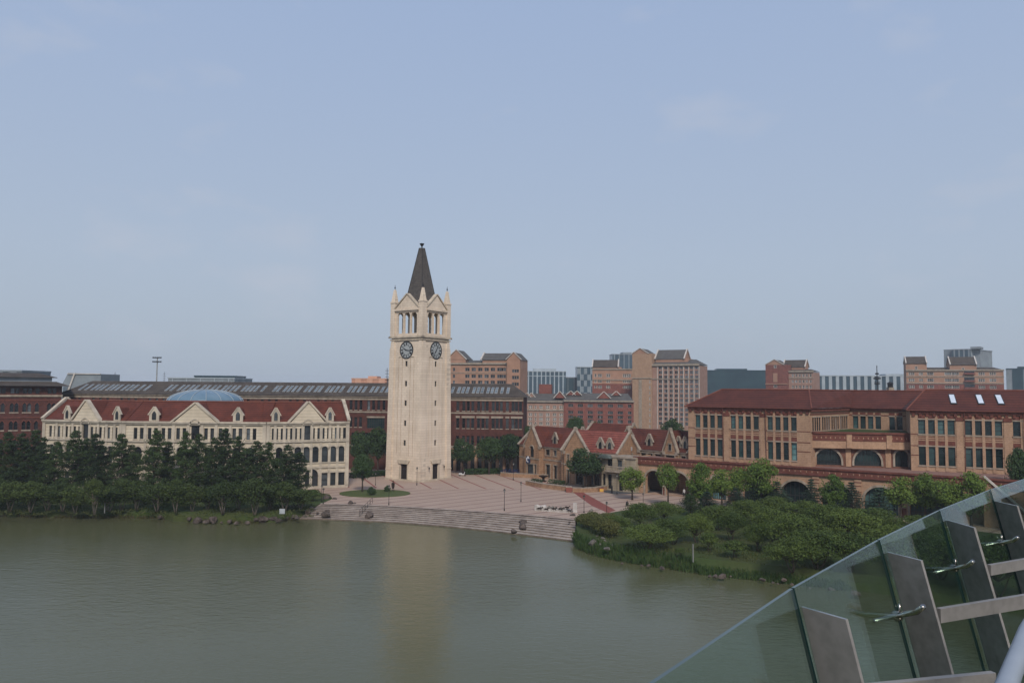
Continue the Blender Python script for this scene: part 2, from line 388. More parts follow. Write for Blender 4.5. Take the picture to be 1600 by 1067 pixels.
S_FAR = sty('far', glass_d, frame_gr, 1, 1, 0.08); S_ARC = sty('arc', glass_d, frame_gr, 4, 2, 0.05)
S_BIG = sty('big', glass_t, frame_dk, 7, 2, 0.12); S_FARW = sty('farw', glass_d, white_tr, 1, 2, 0.18, 0.12)
def roof(mb, F, u0, u1, ze, zr, of, orr, ob, h0=0, h1=0, mi=0, soffit=True):
    a, b = F.pt(u0, ze, of), F.pt(u1, ze, of); c, d = F.pt(u1-h1, zr, orr), F.pt(u0+h0, zr, orr)
    g, h = F.pt(u0, ze, ob), F.pt(u1, ze, ob)
    mb.poly([a, b, c, d], mi); mb.poly([h, g, d, c], mi); mb.poly([g, a, d], mi); mb.poly([b, h, c], mi)
    if soffit: mb.poly([a, g, h, b], mi)
ORD = ['first', 'second', 'third', 'fourth', 'fifth', 'sixth', 'seventh', 'eighth', 'ninth', 'tenth', 'eleventh', 'twelfth', 'thirteenth',
       'fourteenth', 'fifteenth', 'sixteenth', 'seventeenth', 'eighteenth', 'nineteenth', 'twentieth', 'twenty-first', 'twenty-second', 'twenty-third', 'twenty-fourth', 'twenty-fifth', 'twenty-sixth']
# ================================================================== the setting
ZW = -1.3
shoreL = [(-900, 788), (-400, 799), (-150, 804), (0, 806), (60, 808.5), (110, 809.5), (180, 809), (245, 809.5), (270, 815), (330, 817), (385, 818), (430, 816), (468, 811)]
stepW = [(468, 811), (520, 812.5), (560, 814.2), (600, 816), (640, 818.5), (700, 823.5), (760, 829.5), (820, 836.5), (860, 841.5), (900, 846.5)]
stepT = [(500, 787), (545, 788), (580, 789.5), (615, 791), (650, 793), (700, 796), (760, 800), (820, 804.5), (860, 808), (899, 812)]
shoreR = [(905, 858), (930, 868), (968, 877), (1013, 885), (1060, 892), (1105, 898.5), (1160, 904.5), (1212, 910), (1260, 915), (1330, 924), (1450, 940), (1600, 962), (1900, 1000), (2600, 1060)]
def bank(px, py, back):
    a = P(px, py, ZW); return Vector((a.x*(1+back/a.y), a.y+back, 0.0))
rng = random.Random(5)
edgeW, edgeT = [], []
for p in shoreL[:-1]:
    a = P(*p, ZW); edgeW.append(Vector((a.x, a.y, ZW-0.5))); edgeT.append(bank(*p, 2.2))
topT = [P(*p, 0) for p in stepT]
for t in topT:
    edgeW.append(t+Vector((0, 0.3, ZW-0.5))); edgeT.append(t+Vector((0, 0.35, 0)))
for p in shoreR:
    a = P(*p, ZW); edgeW.append(Vector((a.x, a.y, ZW-0.5))); edgeT.append(bank(*p, 2.6))
# subdivide for a less straight shore
def subdiv(L, n, amp, seed):
    r = random.Random(seed); o = []
    for a, b in zip(L, L[1:]):
        for k in range(n):
            q = a.lerp(b, k/n); 
            if k: q = q+Vector((r.uniform(-amp, amp), r.uniform(-amp, amp), 0))
            o.append(q)
    o.append(L[-1]); return o
eW, eT = subdiv(edgeW, 4, 0.35, 1), subdiv(edgeT, 4, 0.25, 1)
mb = MB()
def rowv(f): return [f(i) for i in range(len(eT))]
def bankpt(i):
    q = eW[i].lerp(eT[i], 0.45); q.z = -0.55 if abs(eW[i].y-eT[i].y) > 0.5 else q.z; return q
rows = [eW, rowv(bankpt), eT, rowv(lambda i: Vector((eT[i].x*1.25, eT[i].y*1.25, 0))), rowv(lambda i: Vector((eT[i].x*2.2, eT[i].y*2.2, 0))),
        rowv(lambda i: Vector((eT[i].x*(2600/eT[i].y), 2600, 0)))]
for ra, rb in zip(rows, rows[1:]):
    for i in range(len(eT)-1): mb.poly([ra[i], ra[i+1], rb[i+1], rb[i]])
grass_m = mat('lawn', (0.036, 0.062, 0.012), (0.055, 0.062, 0.020), scale=0.12, stain=0, fine=2.2, rough=0.95, detail=8)
g = mb.build('ground', grass_m); g['kind'] = 'structure'

# lake
wm_ = bpy.data.materials.new('lake_water'); wm_.use_nodes = True; n = wm_.node_tree.nodes; l = wm_.node_tree.links
b = n['Principled BSDF']; b.inputs['Specular IOR Level'].default_value = 0.44; b.inputs['Roughness'].default_value = 0.17; b.inputs['IOR'].default_value = 1.33
g_ = n.new('ShaderNodeNewGeometry')
tn = n.new('ShaderNodeTexNoise'); tn.inputs['Scale'].default_value = 0.035; tn.inputs['Detail'].default_value = 3; l.new(g_.outputs['Position'], tn.inputs['Vector'])
mx = n.new('ShaderNodeMix'); mx.data_type = 'RGBA'; l.new(tn.outputs['Fac'], mx.inputs['Factor'])
mx.inputs['A'].default_value = (0.076, 0.078, 0.038, 1); mx.inputs['B'].default_value = (0.09, 0.092, 0.045, 1); l.new(mx.outputs['Result'], b.inputs['Base Color'])
mpw = n.new('ShaderNodeMapping'); mpw.inputs['Scale'].default_value = (0.8, 1.5, 1); mpw.inputs['Rotation'].default_value = (0, 0, 0.25); l.new(g_.outputs['Position'], mpw.inputs[0])
w1 = n.new('ShaderNodeTexNoise'); w1.inputs['Scale'].default_value = 1.1; w1.inputs['Detail'].default_value = 4; w1.inputs['Roughness'].default_value = 0.6; l.new(mpw.outputs[0], w1.inputs['Vector'])
# calmer and rougher patches
w2 = n.new('ShaderNodeTexNoise'); w2.inputs['Scale'].default_value = 0.022; w2.inputs['Detail'].default_value = 2; l.new(mpw.outputs[0], w2.inputs['Vector'])
w3 = n.new('ShaderNodeMapRange'); w3.inputs[1].default_value = 0.38; w3.inputs[2].default_value = 0.62; w3.inputs[3].default_value = 0.08; w3.inputs[4].default_value = 0.26; l.new(w2.outputs['Fac'], w3.inputs[0])
bp = n.new('ShaderNodeBump'); bp.inputs['Distance'].default_value = 0.35; l.new(w3.outputs[0], bp.inputs['Strength']); l.new(w1.outputs['Fac'], bp.inputs['Height']); l.new(bp.outputs[0], b.inputs['Normal'])
mb = MB(); mb.poly([(-2500, -200, ZW), (2500, -200, ZW), (2500, 300, ZW), (-2500, 300, ZW)])
o = mb.build('water', wm_); o['kind'] = 'structure'

# plaza sheet, its bands are laid in the paving
pm = bpy.data.materials.new('plaza_paving'); pm.use_nodes = True; n = pm.node_tree.nodes; l = pm.node_tree.links
b = n['Principled BSDF']; b.inputs['Roughness'].default_value = 0.85
g_ = n.new('ShaderNodeNewGeometry'); sx = n.new('ShaderNodeSeparateXYZ'); l.new(g_.outputs['Position'], sx.inputs[0])
def mth(op, a, b_=None, c_=None):
    q = n.new('ShaderNodeMath'); q.operation = op
    for i, v in enumerate((a, b_, c_)):
        if v is None: continue
        if isinstance(v, (int, float)): q.inputs[i].default_value = v
        else: l.new(v, q.inputs[i])
    return q.outputs[0]
def band(nx, ny, sp, wd, ph=0.0):
    q = n.new('ShaderNodeVectorMath'); q.operation = 'DOT_PRODUCT'; l.new(g_.outputs['Position'], q.inputs[0]); q.inputs[1].default_value = (nx/sp, ny/sp, 0)
    return mth('LESS_THAN', mth('FRACT', mth('ADD', q.outputs['Value'], 100+ph)), wd/sp)
near = mth('LESS_THAN', mth('ADD', sx.outputs['Y'], mth('MULTIPLY', sx.outputs['X'], 0.02)), 156.5)
bA = mth('MULTIPLY', band(-0.64, 0.77, 3.5, 0.42), near)
bA2 = mth('MULTIPLY', band(-0.64, 0.77, 1.166, 0.13, 0.4), near)
bB = mth('MULTIPLY', band(0.94, 0.33, 5.2, 0.42), mth('SUBTRACT', 1, near))
bB2 = mth('MULTIPLY', band(-0.33, 0.94, 1.6, 0.12), mth('SUBTRACT', 1, near))
tn = n.new('ShaderNodeTexNoise'); tn.inputs['Scale'].default_value = 0.25; tn.inputs['Detail'].default_value = 6; l.new(g_.outputs['Position'], tn.inputs['Vector'])
tn2 = n.new('ShaderNodeTexNoise'); tn2.inputs['Scale'].default_value = 2.5; tn2.inputs['Detail'].default_value = 3; l.new(g_.outputs['Position'], tn2.inputs['Vector'])
m1 = n.new('ShaderNodeMix'); m1.data_type = 'RGBA'; l.new(tn.outputs['Fac'], m1.inputs['Factor']); m1.inputs['A'].default_value = (0.33, 0.225, 0.165, 1); m1.inputs['B'].default_value = (0.44, 0.325, 0.25, 1)
def ov(cur, fac, col, k=1.0):
    q = n.new('ShaderNodeMix'); q.data_type = 'RGBA'; l.new(mth('MULTIPLY', fac, k), q.inputs['Factor']); l.new(cur, q.inputs['A']); q.inputs['B'].default_value = (*col, 1); return q.outputs['Result']
cur = ov(m1.outputs['Result'], mth('MULTIPLY', tn2.outputs['Fac'], 0.4), (0.22, 0.16, 0.135))
cur = ov(cur, bA2, (0.19, 0.13, 0.11), 0.6); cur = ov(cur, bB2, (0.19, 0.14, 0.12), 0.5)
cur = ov(cur, bA, (0.155, 0.085, 0.07), 0.85); cur = ov(cur, bB, (0.20, 0.06, 0.045))
l.new(cur, b.inputs['Base Color'])
plz = [(500, 787.5), (545, 788.5), (580, 790), (615, 791.5), (650, 793.5), (700, 796.5), (760, 800.5), (820, 805), (860, 808.5), (896, 812), (908, 802), (940, 803), (975, 797), (1050, 792), (1120, 797), (1180, 800), (1300, 806), (1430, 818), (1700, 850),
       (1800, 790), (1500, 772), (1370, 757), (1240, 750), (1100, 742), (960, 734), (800, 728), (560, 724), (470, 742), (400, 752), (440, 764), (490, 768), (515, 772), (520, 779)]
mb = MB(); mb.poly([P(x, y, 0.012) for x, y in plz]); o = mb.build('paving', pm); o['kind'] = 'structure'
# red brick band crossing the plaza
redband_m = mat('red_band_paving', (0.24, 0.075, 0.058), (0.19, 0.06, 0.048), scale=2, stain=0, fine=5)
mb = MB(); mb.poly([P(x, y, 0.024) for x, y in [(886, 762), (897, 761), (962, 797), (950, 801), (925, 790)]]); o = mb.build('red_paving_band', redband_m); o['kind'] = 'structure'
# asphalt court before the podium arches, and a path beside the lawn
asph = mat('asphalt', (0.085, 0.085, 0.088), (0.065, 0.065, 0.068), scale=0.4, stain=0, fine=3)
mb = MB(); mb.poly([P(x, y, 0.02) for x, y in [(940, 768), (948, 761), (985, 755), (1010, 748), (1078, 744), (1078, 756), (1060, 764), (1010, 770), (960, 772)]]); o = mb.build('asphalt_road', asph); o['kind'] = 'structure'
# steps
def resample(L, n):
    d = [0]
    for a, b in zip(L, L[1:]): d.append(d[-1]+(b-a).length)
    o = []; j = 0
    for k in range(n):
        t = d[-1]*k/(n-1)
        while j < len(L)-2 and d[j+1] < t: j += 1
        o.append(L[j].lerp(L[j+1], (t-d[j])/(d[j+1]-d[j])))
    return o
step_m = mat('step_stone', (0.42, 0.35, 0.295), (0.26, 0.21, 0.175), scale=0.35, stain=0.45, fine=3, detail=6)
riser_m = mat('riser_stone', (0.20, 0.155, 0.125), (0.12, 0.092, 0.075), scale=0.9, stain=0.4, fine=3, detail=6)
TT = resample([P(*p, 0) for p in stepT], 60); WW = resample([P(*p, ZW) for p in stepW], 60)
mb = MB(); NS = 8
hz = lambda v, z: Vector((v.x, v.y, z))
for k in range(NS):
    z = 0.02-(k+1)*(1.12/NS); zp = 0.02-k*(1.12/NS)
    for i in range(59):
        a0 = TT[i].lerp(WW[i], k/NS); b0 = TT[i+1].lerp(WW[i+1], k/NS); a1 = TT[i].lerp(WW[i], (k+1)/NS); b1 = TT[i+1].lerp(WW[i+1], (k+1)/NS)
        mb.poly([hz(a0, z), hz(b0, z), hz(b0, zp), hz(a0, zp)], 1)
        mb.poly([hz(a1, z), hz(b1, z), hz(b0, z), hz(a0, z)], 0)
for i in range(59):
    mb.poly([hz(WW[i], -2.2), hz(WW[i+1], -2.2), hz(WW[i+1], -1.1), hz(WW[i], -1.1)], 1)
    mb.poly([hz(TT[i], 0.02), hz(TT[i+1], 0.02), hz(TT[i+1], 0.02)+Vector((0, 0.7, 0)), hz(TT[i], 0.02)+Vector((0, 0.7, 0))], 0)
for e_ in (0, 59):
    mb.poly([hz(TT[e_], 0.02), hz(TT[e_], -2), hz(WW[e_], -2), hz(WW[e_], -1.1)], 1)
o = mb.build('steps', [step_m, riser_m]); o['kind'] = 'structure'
# oval lawn
mb = MB(); c = P(586, 771, 0); rx = (P(641, 771, 0).x-P(530, 771, 0).x)/2; ry = (P(586, 765.3, 0).y-P(586, 777, 0).y)/2
ov_ = [Vector((c.x+rx*cos(t), c.y+ry*sin(t), 0)) for t in [2*pi*i/40 for i in range(40)]]
mb.poly([v+Vector((0, 0, 0.12)) for v in ov_])
for i in range(40): mb.poly([ov_[i], ov_[(i+1) % 40], ov_[(i+1) % 40]+Vector((0, 0, 0.12)), ov_[i]+Vector((0, 0, 0.12))])
o = mb.build('lawn', mat('oval_lawn_grass', (0.06, 0.085, 0.022), (0.078, 0.092, 0.03), scale=0.4, stain=0, fine=2.5)); o['kind'] = 'structure'

# ================================================================== clock tower
def square_frames(cx, cy, half, ang):
    c = [Vector((cx, cy))+Vector((cos(ang+k*pi/2+pi/4), sin(ang+k*pi/2+pi/4)))*half*sqrt(2) for k in range(4)]
    return [Fr(c[k], c[(k+1) % 4]) for k in range(4)]
near_c = P(657, 753.4, 0); PH = radians(34.4); SB = 9.78
va = Vector((-cos(PH), sin(PH))); vb = Vector((sin(PH), cos(PH)))
nc2 = Vector((near_c.x, near_c.y)); ctr = nc2+(va+vb)*SB/2
ZC = 31.7
def taper(z): return 1-0.068*min(z, ZC)/ZC
def tw(mb):   # batter of the shaft
    for i, v in enumerate(mb.v):
        k = taper(max(v[2], 0)); mb.v[i] = (ctr.x+(v[0]-ctr.x)*k, ctr.y+(v[1]-ctr.y)*k, v[2])
    return mb
left_c = nc2+va*SB; right_c = nc2+vb*SB; back_c = nc2+(va+vb)*SB
FT = [Fr(left_c, nc2), Fr(nc2, right_c), Fr(right_c, back_c), Fr(back_c, left_c)]
T = thing('clock_tower', 'tall pale stone clock tower with dark pointed spire standing on the plaza', 'clock tower', (ctr.x, ctr.y, 0))
shaft, piers, trim = MB(), MB(), MB()
H = SB/2
slit_z = [25.0, 20.6, 16.3, 11.9, 7.6]
doors = []
for F in FT:
    ops = [(H-0.36, H+0.36, z, z+1.2, 'r') for z in slit_z]
    gro = [(H+s*x-0.09, H+s*x+0.09, 5.2, 27.0, 'r', 'blind') for s in (-1, 1) for x in (1.25, 2.35)]
    door = (H-1.0, H+1.0, 0.15, 3.6, 'r')
    wall(shaft, F, 0, SB, 0, ZC, ops+gro+[door], 0.35, 0, 0, blind=0)
    doors.append((F, door, ops))
    # corner piers
    for u0, u1 in ((-0.28, 1.25), (SB-1.25, SB+0.28)):
        piers.box(F, u0, u1, 0, 29.0, -0.01, 0.281, 0)
        piers.prism(F, [(u0+0.08, 29.0), (u1-0.08, 29.0), (u1-0.3, 30.6), (u0+0.3, 30.6)], -0.01, 0.2, 0)
        piers.box(F, u0-0.05, u1+0.05, 2.1, 2.35, 0.2, 0.36, 0)
    trim.box(F, -0.35, SB+0.35, 0, 0.35, 0.0, 0.4, 0)
    ds = MB(); ds.prism(F, [(H-1.3, 3.65), (H+1.3, 3.65), (H+1.75, 4.3), (H+1.75, 4.5), (H-1.75, 4.5), (H-1.75, 4.3)], 0.0, 0.3, 0)
    ds.box(F, H-1.3, H-1.02, 0.3, 3.65, 0.0, 0.14, 0); ds.box(F, H+1.02, H+1.3, 0.3, 3.65, 0.0, 0.14, 0); tw(ds).build('door_surround', [tower_tr], T)
    trim.box(F, -0.28, SB+0.28, 30.75, 31.05, 0.0, 0.3, 0)
    trim.box(F, -0.55, SB+0.55, 31.3, 31.7, 0.0, 0.55, 0)
    for s in (-1, 1): trim.box(F, H+s*1.8-0.5, H+s*1.8+0.5, 27.05, 27.2, 0, 0.12, 0)
tw(shaft).build('shaft', [tower_st], T); tw(piers).build('corner_pier', [tower_st], T); tw(trim).build('cornice', [tower_tr], T)
def lerp_uo(F, z): return (1-taper(z))*H      # inward shift of a face at height z
for F, door, ops in doors[:2]:
    o = win(T, F, (door[0]+0.02, door[1]-0.02, 0.15, 3.6, 'r'), 0.3+lerp_uo(F, 2), sty('tdoor', mat('dark_wood_door'+str(len(MATS)), (0.03, 0.02, 0.018), stain=0), frame_dk, 2, 3, 0.08), name='door')
for F, door, ops in doors:
    for p in ops:
        k = taper(p[2]); win(T, F, (H+(p[0]-H)*k, H+(p[1]-H)*k, p[2], p[3], 'r'), 0.3+lerp_uo(F, p[2]), S_DK)
# belfry (narrower than the base because of the batter)
kb = taper(ZC); SBt = SB*kb; cc = lambda v: ctr+(v-ctr)*kb
FB = [Fr(cc(F.A), cc(F.B)) for F in FT]; Hb = SBt/2
ZB = 37.5
dark_bz = glass_d
for F in FB:
    bel = MB()
    ops = [(Hb+x-0.84, Hb+x+0.84, 32.3, 37.0, 'a') for x in (-2.0, 0, 2.0)]
    wall(bel, F, 0.6, SBt-0.6, ZC, ZB, ops, 0.42, 0, 0)
    Fi = Fr(F.pt(F.L, 0, -0.42), F.pt(0, 0, -0.42))
    wall(bel, Fi, 0.6, SBt-0.6, ZC, ZB, [(F.L-p[1], F.L-p[0], *p[2:]) for p in ops], 0.001, 0, 0)
    for x in (-1.0, 1.0):
        bel.box(F, Hb+x-0.09, Hb+x+0.09, 32.3, 36.1, 0.0, 0.16, 0)
    bel.box(F, 1.3, SBt-1.3, ZC, 32.25, 0.0, 0.25, 0)
    bel.box(F, 1.25, SBt-1.25, 37.0, 37.25, 0.0, 0.14, 0); bel.box(F, 1.0, SBt-1.0, 37.35, 37.75, 0.0, 0.4, 0)
    bel.build('belfry_wall', [tower_st], T)
    # gable
    gb = MB(); zp = 41.2
    gb.prism(F, [(1.0, 37.75), (SBt-1.0, 37.75), (Hb, zp-0.3)], -1.0, 0.12, 0)
    gb.rake(F, (0.9, 37.8), (Hb, zp-0.15), 0.26, -0.6, 0.3, 1); gb.rake(F, (SBt-0.9, 37.8), (Hb, zp-0.15), 0.26, -0.6, 0.3, 1)
    gb.build('gable', [tower_st, tower_tr], T)
mb = MB(); q = [F.pt(0.3, 0, -0.3) for F in FB]
mb.poly([Vector((v.x, v.y, ZC+0.05)) for v in q]); mb.poly([Vector((v.x, v.y, 37.4)) for v in q][::-1]); mb.build('belfry_floor', [tower_tr], T)
mb = MB()    # bell inside
mb.lathe((ctr.x, ctr.y, 34.2), [(0.95, 0), (0.9, 0.25), (0.65, 0.7), (0.55, 1.2), (0.4, 1.5), (0.1, 1.65)], 20); mb.tube([(ctr.x, ctr.y, 35.8), (ctr.x, ctr.y, 37.4)], 0.08)
mb.build('bell', [bronze], T, smooth=True)
# gable roofs and spire
mb = MB()
for F in FB:
    c3 = Vector((ctr.x, ctr.y, 41.0))
    mb.poly([F.pt(0.9, 37.7, -0.5), F.pt(Hb, 41.0, -0.5), c3]); mb.poly([F.pt(Hb, 41.0, -0.5), F.pt(SBt-0.9, 37.7, -0.5), c3])
mb.build('roof', [slate], T)
mb = MB(); z0, z1 = 38.6, 52.1; h0, h1 = 2.62, 0.42
sc_ = lambda F, h, z: [Vector((ctr.x+(v.x-ctr.x)*h/Hb, ctr.y+(v.y-ctr.y)*h/Hb, z)) for v in (F.A, F.B)]
for F in FB:
    a, b_ = sc_(F, h0, z0); d, c_ = sc_(F, h1, z1); mb.poly([a, b_, c_, d])
mb.poly([sc_(F, h1, z1)[0] for F in FB]); mb.build('spire', [slate], T)
mb = MB()
for F in FB:
    a, _ = sc_(F, h0+0.03, z0); d, _ = sc_(F, h1+0.03, z1); mb.tube([a, d], 0.06, 5)
mb.tube([(ctr.x, ctr.y, 52.0), (ctr.x, ctr.y, 52.6)], 0.1); mb.lathe((ctr.x, ctr.y, 52.3), [(0.1, 0), (0.22, 0.25), (0.55, 0.75), (0.5, 0.85), (0.05, 0.86)], 4)
mb.build('finial', [blackm], T)
for F in FB:    # corner pinnacles
    mb = MB(); c = F.A+(ctr-F.A).normalized()*0.55
    fr = square_frames(c.x, c.y, 0.66, F.ang)
    def sqp(z0, z1, h0, h1, mi=0):
        A0 = [c+Vector((cos(F.ang+k*pi/2+pi/4), sin(F.ang+k*pi/2+pi/4)))*h0*sqrt(2) for k in range(4)]
        A1 = [c+Vector((cos(F.ang+k*pi/2+pi/4), sin(F.ang+k*pi/2+pi/4)))*h1*sqrt(2) for k in range(4)]
        for k in range(4):
            k2 = (k+1) % 4; mb.poly([(*A0[k], z0), (*A0[k2], z0), (*A1[k2], z1), (*A1[k], z1)], mi)
        mb.poly([(*A1[k], z1) for k in range(4)], mi)
    sqp(ZC, 39.2, 0.66, 0.64); sqp(39.2, 39.5, 0.74, 0.74); sqp(39.5, 42.3, 0.58, 0.2)
    mb.build('pinnacle', [tower_st], T)
    mb = MB(); mb.tube([(c.x, c.y, 42.2), (c.x, c.y, 43.4)], [0.07, 0.04], 6); mb.lathe((c.x, c.y, 42.6), [(0.04, 0), (0.17, 0.12), (0.17, 0.22), (0.05, 0.36)], 8)
    mb.build('finial', [blackm], T)
# clocks: one on every face
numerals = ['XII', 'I', 'II', 'III', 'IIII', 'V', 'VI', 'VII', 'VIII', 'IX', 'X', 'XI']
dial_m = mat('pale_clock_dial', (0.36, 0.38, 0.38), (0.28, 0.30, 0.30), stain=0); dial_d = mat('dark_clock_ring', (0.018, 0.02, 0.024), stain=0)
zc = 28.6; shift = lerp_uo(FT[0], zc)
for fi, F in enumerate(FT):
    Fc = F.off(-shift); u = H
    d1 = MB()
    def disc(r0, r1, o, mi, n=48):
        for k in range(n):
            a, b2 = 2*pi*k/n, 2*pi*(k+1)/n
            d1.poly([Fc.pt(u+r0*cos(a), zc+r0*sin(a), o), Fc.pt(u+r1*cos(a), zc+r1*sin(a), o), Fc.pt(u+r1*cos(b2), zc+r1*sin(b2), o), Fc.pt(u+r0*cos(b2), zc+r0*sin(b2), o)], mi)
    disc(0.0, 1.02, 0.062, 0); disc(1.02, 1.12, 0.066, 1); disc(1.12, 1.72, 0.062, 0); disc(1.72, 1.98, 0.09, 1)
    for k in range(48):
        a, b2 = 2*pi*k/48, 2*pi*(k+1)/48; r1 = 1.98
        d1.poly([Fc.pt(u+r1*cos(a), zc+r1*sin(a), 0.0), Fc.pt(u+r1*cos(b2), zc+r1*sin(b2), 0.0), Fc.pt(u+r1*cos(b2), zc+r1*sin(b2), 0.09), Fc.pt(u+r1*cos(a), zc+r1*sin(a), 0.09)], 1)
    for k in range(60):
        a = 2*pi*k/60; c0, s0 = cos(a), sin(a)
        if k % 5: d1.prism(Fc, [(u+1.66*c0-0.02*s0, zc+1.66*s0+0.02*c0), (u+1.72*c0-0.02*s0, zc+1.72*s0+0.02*c0), (u+1.72*c0+0.02*s0, zc+1.72*s0-0.02*c0), (u+1.66*c0+0.02*s0, zc+1.66*s0-0.02*c0)], 0.064, 0.07, 1)
    for k, nm in enumerate(numerals):       # roman strokes, radial
        a = pi/2-2*pi*k/12; R = Vector((cos(a), sin(a))); Tn = Vector((sin(a), -cos(a)))
        wd = {'I': 0.11, 'V': 0.2, 'X': 0.2}; tot = sum(wd[c] for c in nm); x = -tot/2
        def stroke(x0, r0, x1, r1, t):
            p0 = Vector((u, zc))+R*r0+Tn*x0; p1 = Vector((u, zc))+R*r1+Tn*x1
            dd = (p1-p0).normalized(); nn = Vector((-dd.y, dd.x))*t
            d1.prism(Fc, [tuple(p0-nn), tuple(p1-nn), tuple(p1+nn), tuple(p0+nn)], 0.066, 0.08, 1)
        for c in nm:
            m = x+wd[c]/2
            if c == 'I': stroke(m, 1.16, m, 1.64, 0.05)
            if c == 'V': stroke(m, 1.18, m-0.09, 1.62, 0.05); stroke(m, 1.18, m+0.09, 1.62, 0.036)
            if c == 'X': stroke(m+0.08, 1.18, m-0.08, 1.62, 0.05); stroke(m-0.08, 1.18, m+0.08, 1.62, 0.036)
            x += wd[c]
    dial = d1.build('clock_face', [dial_m, dial_d], T)
    for nm, ang, ln, wd in (('hour_hand', pi/2-2*pi*(9.78/12) if fi == 0 else pi/2-2*pi*(7.2/12), 1.0, 0.09), ('minute_hand', pi/2-2*pi*(0.27) if fi == 0 else pi/2-2*pi*0.08, 1.5, 0.06)):
        h = MB(); R = Vector((cos(ang), sin(ang))); Tn = Vector((-R.y, R.x)); c0 = Vector((u, zc))
        h.prism(Fc, [tuple(c0-R*0.35-Tn*wd), tuple(c0+R*ln*0.7-Tn*wd*1.1), tuple(c0+R*ln), tuple(c0+R*ln*0.7+Tn*wd*1.1), tuple(c0-R*0.35+Tn*wd)], 0.1 if 'hour' in nm else 0.14, 0.13 if 'hour' in nm else 0.17, 0)
        h.build(nm, [dial_d], dial)
# wall lanterns beside the right door
mb = MB(); F = FT[1]
for u in (H-2.6, H+2.5):
    q = F.pt(u, 2.7, 0.45); mb.lathe(q, [(0.05, -0.25), (0.15, 0.1), (0.12, 0.3), (0.02, 0.42)], 6); mb.tube([F.pt(u, 3.1, -0.1), F.pt(u, 3.2, 0.3), q+Vector((0, 0, 0.35))], 0.035, 5)
    mb.build('wall_lantern', [blackm], T); mb = MB()

# ================================================================== cream hall on the left
WC = Fr(XD(194, 151), XD(418, 151)); WL = Fr(XD(70, 156.5), XD(194, 151)); WR = Fr(XD(418, 151), XD(547, 158))
HALL = thing('cream_hall', 'long cream stone hall with red tiled roof and gables behind the lakeside trees', 'hall', (XD(306, 155)[0], 155, 0))
Z_E = 13.3; Z_R = 17.1
wallm = MB(); tr = MB(); rf = MB(); usedw = [0]
def zz(y, D=151, h=605.3): return HC-(y-h)*D/FPX
z3a, z3b = 9.85, 12.05; z2a, z2b = 5.2, 8.35; z1a, z1b = 0.1, 2.7
def pairs(F, pxs, w=0.72, gap=0.5):
    o = []
    for p in pxs:
        u = F.u(p); o += [(u-gap/2-w, u-gap/2, z3a, z3b, 'r'), (u+gap/2, u+gap/2+w, z3a, z3b, 'r')]
    return o
def hall_facade(F, pair_px, big_px, arch_px, door_px, arch_w=1.35, garch=None):
    ops3 = pairs(F, pair_px); ops = list(ops3)
    for p in big_px:
        u = F.u(p); ops.append((u-0.8, u+0.8, z3a-0.15, 12.5, 'r')); 
        ops.append((u-0.8, u+0.8, 12.75, 13.75, 'a', 'blind'))
    for p in arch_px:
        u = F.u(p); ops.append((u-arch_w/2, u+arch_w/2, z2a, z2b, 'a'))
    for p in door_px:
        u = F.u(p); ops.append((u-0.7, u+0.7, z1a, z1b+0.35, 'r'))
    for (px_, w, zt) in (garch or []):
        u = F.u(px_); ops.append((u-w/2, u+w/2, 0.05, zt, 'a'))
    top = [o for o in ops if o[2] > 12.6]
    ops = [o for o in ops if o[2] < 12.6]
    wall(wallm, F, 0, F.L, 0, Z_E, ops, 0.35, 0, 0)
    wins(HALL, F, ops, 0.3, S_DK, used=usedw)
    for o in ops:
        if o[4] == 'a':
            arc = arcpts(o[0]-0.28, o[1]+0.28, spring(o), o[3]+0.3, 'a', 12); inn = arcpts(o[0]-0.02, o[1]+0.02, spring(o), o[3]+0.02, 'a', 12)
            for k in range(12): tr.prism(F, [inn[k], inn[k+1], arc[k+1], arc[k]], 0.0, 0.12)
            tr.box(F, o[0]-0.35, o[1]+0.35, o[2]-0.2, o[2]-0.02, 0, 0.16)
        elif o[2] > 9: tr.box(F, o[0]-0.12, o[1]+0.12, o[2]-0.18, o[2]-0.01, 0, 0.13)
        else: tr.box(F, o[0]-0.2, o[1]+0.2, o[3]+0.03, o[3]+0.35, 0, 0.18)
    tr.box(F, 0, F.L, Z_E-0.32, Z_E, 0.0, 0.5); tr.box(F, 0, F.L, Z_E-0.62, Z_E-0.34, 0.0, 0.28)
    tr.box(F, 0, F.L, 9.28, 9.56, 0.0, 0.3); tr.box(F, 0, F.L, 4.05, 4.35, 0.0, 0.22); tr.box(F, 0, F.L, 0, 0.5, 0, 0.12)
    us = sorted(F.u(p) for p in pair_px+big_px)
    for a, b2 in zip(us, us[1:]):
        m = (a+b2)/2; tr.box(F, m-0.28, m+0.28, 9.56, Z_E-0.62, 0, 0.16)
        tr.box(F, m-0.28, m+0.28, 0.5, 4.05, 0, 0.14); tr.box(F, m-0.24, m+0.24, 4.35, 9.28, 0, 0.12)
    for m in (0.35, F.L-0.35): tr.box(F, m-0.35, m+0.35, 0.5, Z_E-0.62, 0, 0.2)
hall_facade(WC, [217.5, 239.5, 261, 284, 327.5, 350, 371.5, 393.5], [306], [217.5, 239.5, 261, 284, 306, 327.5, 350, 371.5, 393.5], [215.5, 239.5, 261, 284, 306, 327.5, 350, 371.5, 393.5], 1.5)
hall_facade(WR, [423.5, 437.4, 452, 467, 494.6, 509.8, 521.9, 534.7], [480.5], [437.4, 466.8, 480, 494, 508.6, 521.4, 534.2], [509, 521, 535], 1.35, [(452, 2.6, 4.0), (489, 2.6, 3.9)])
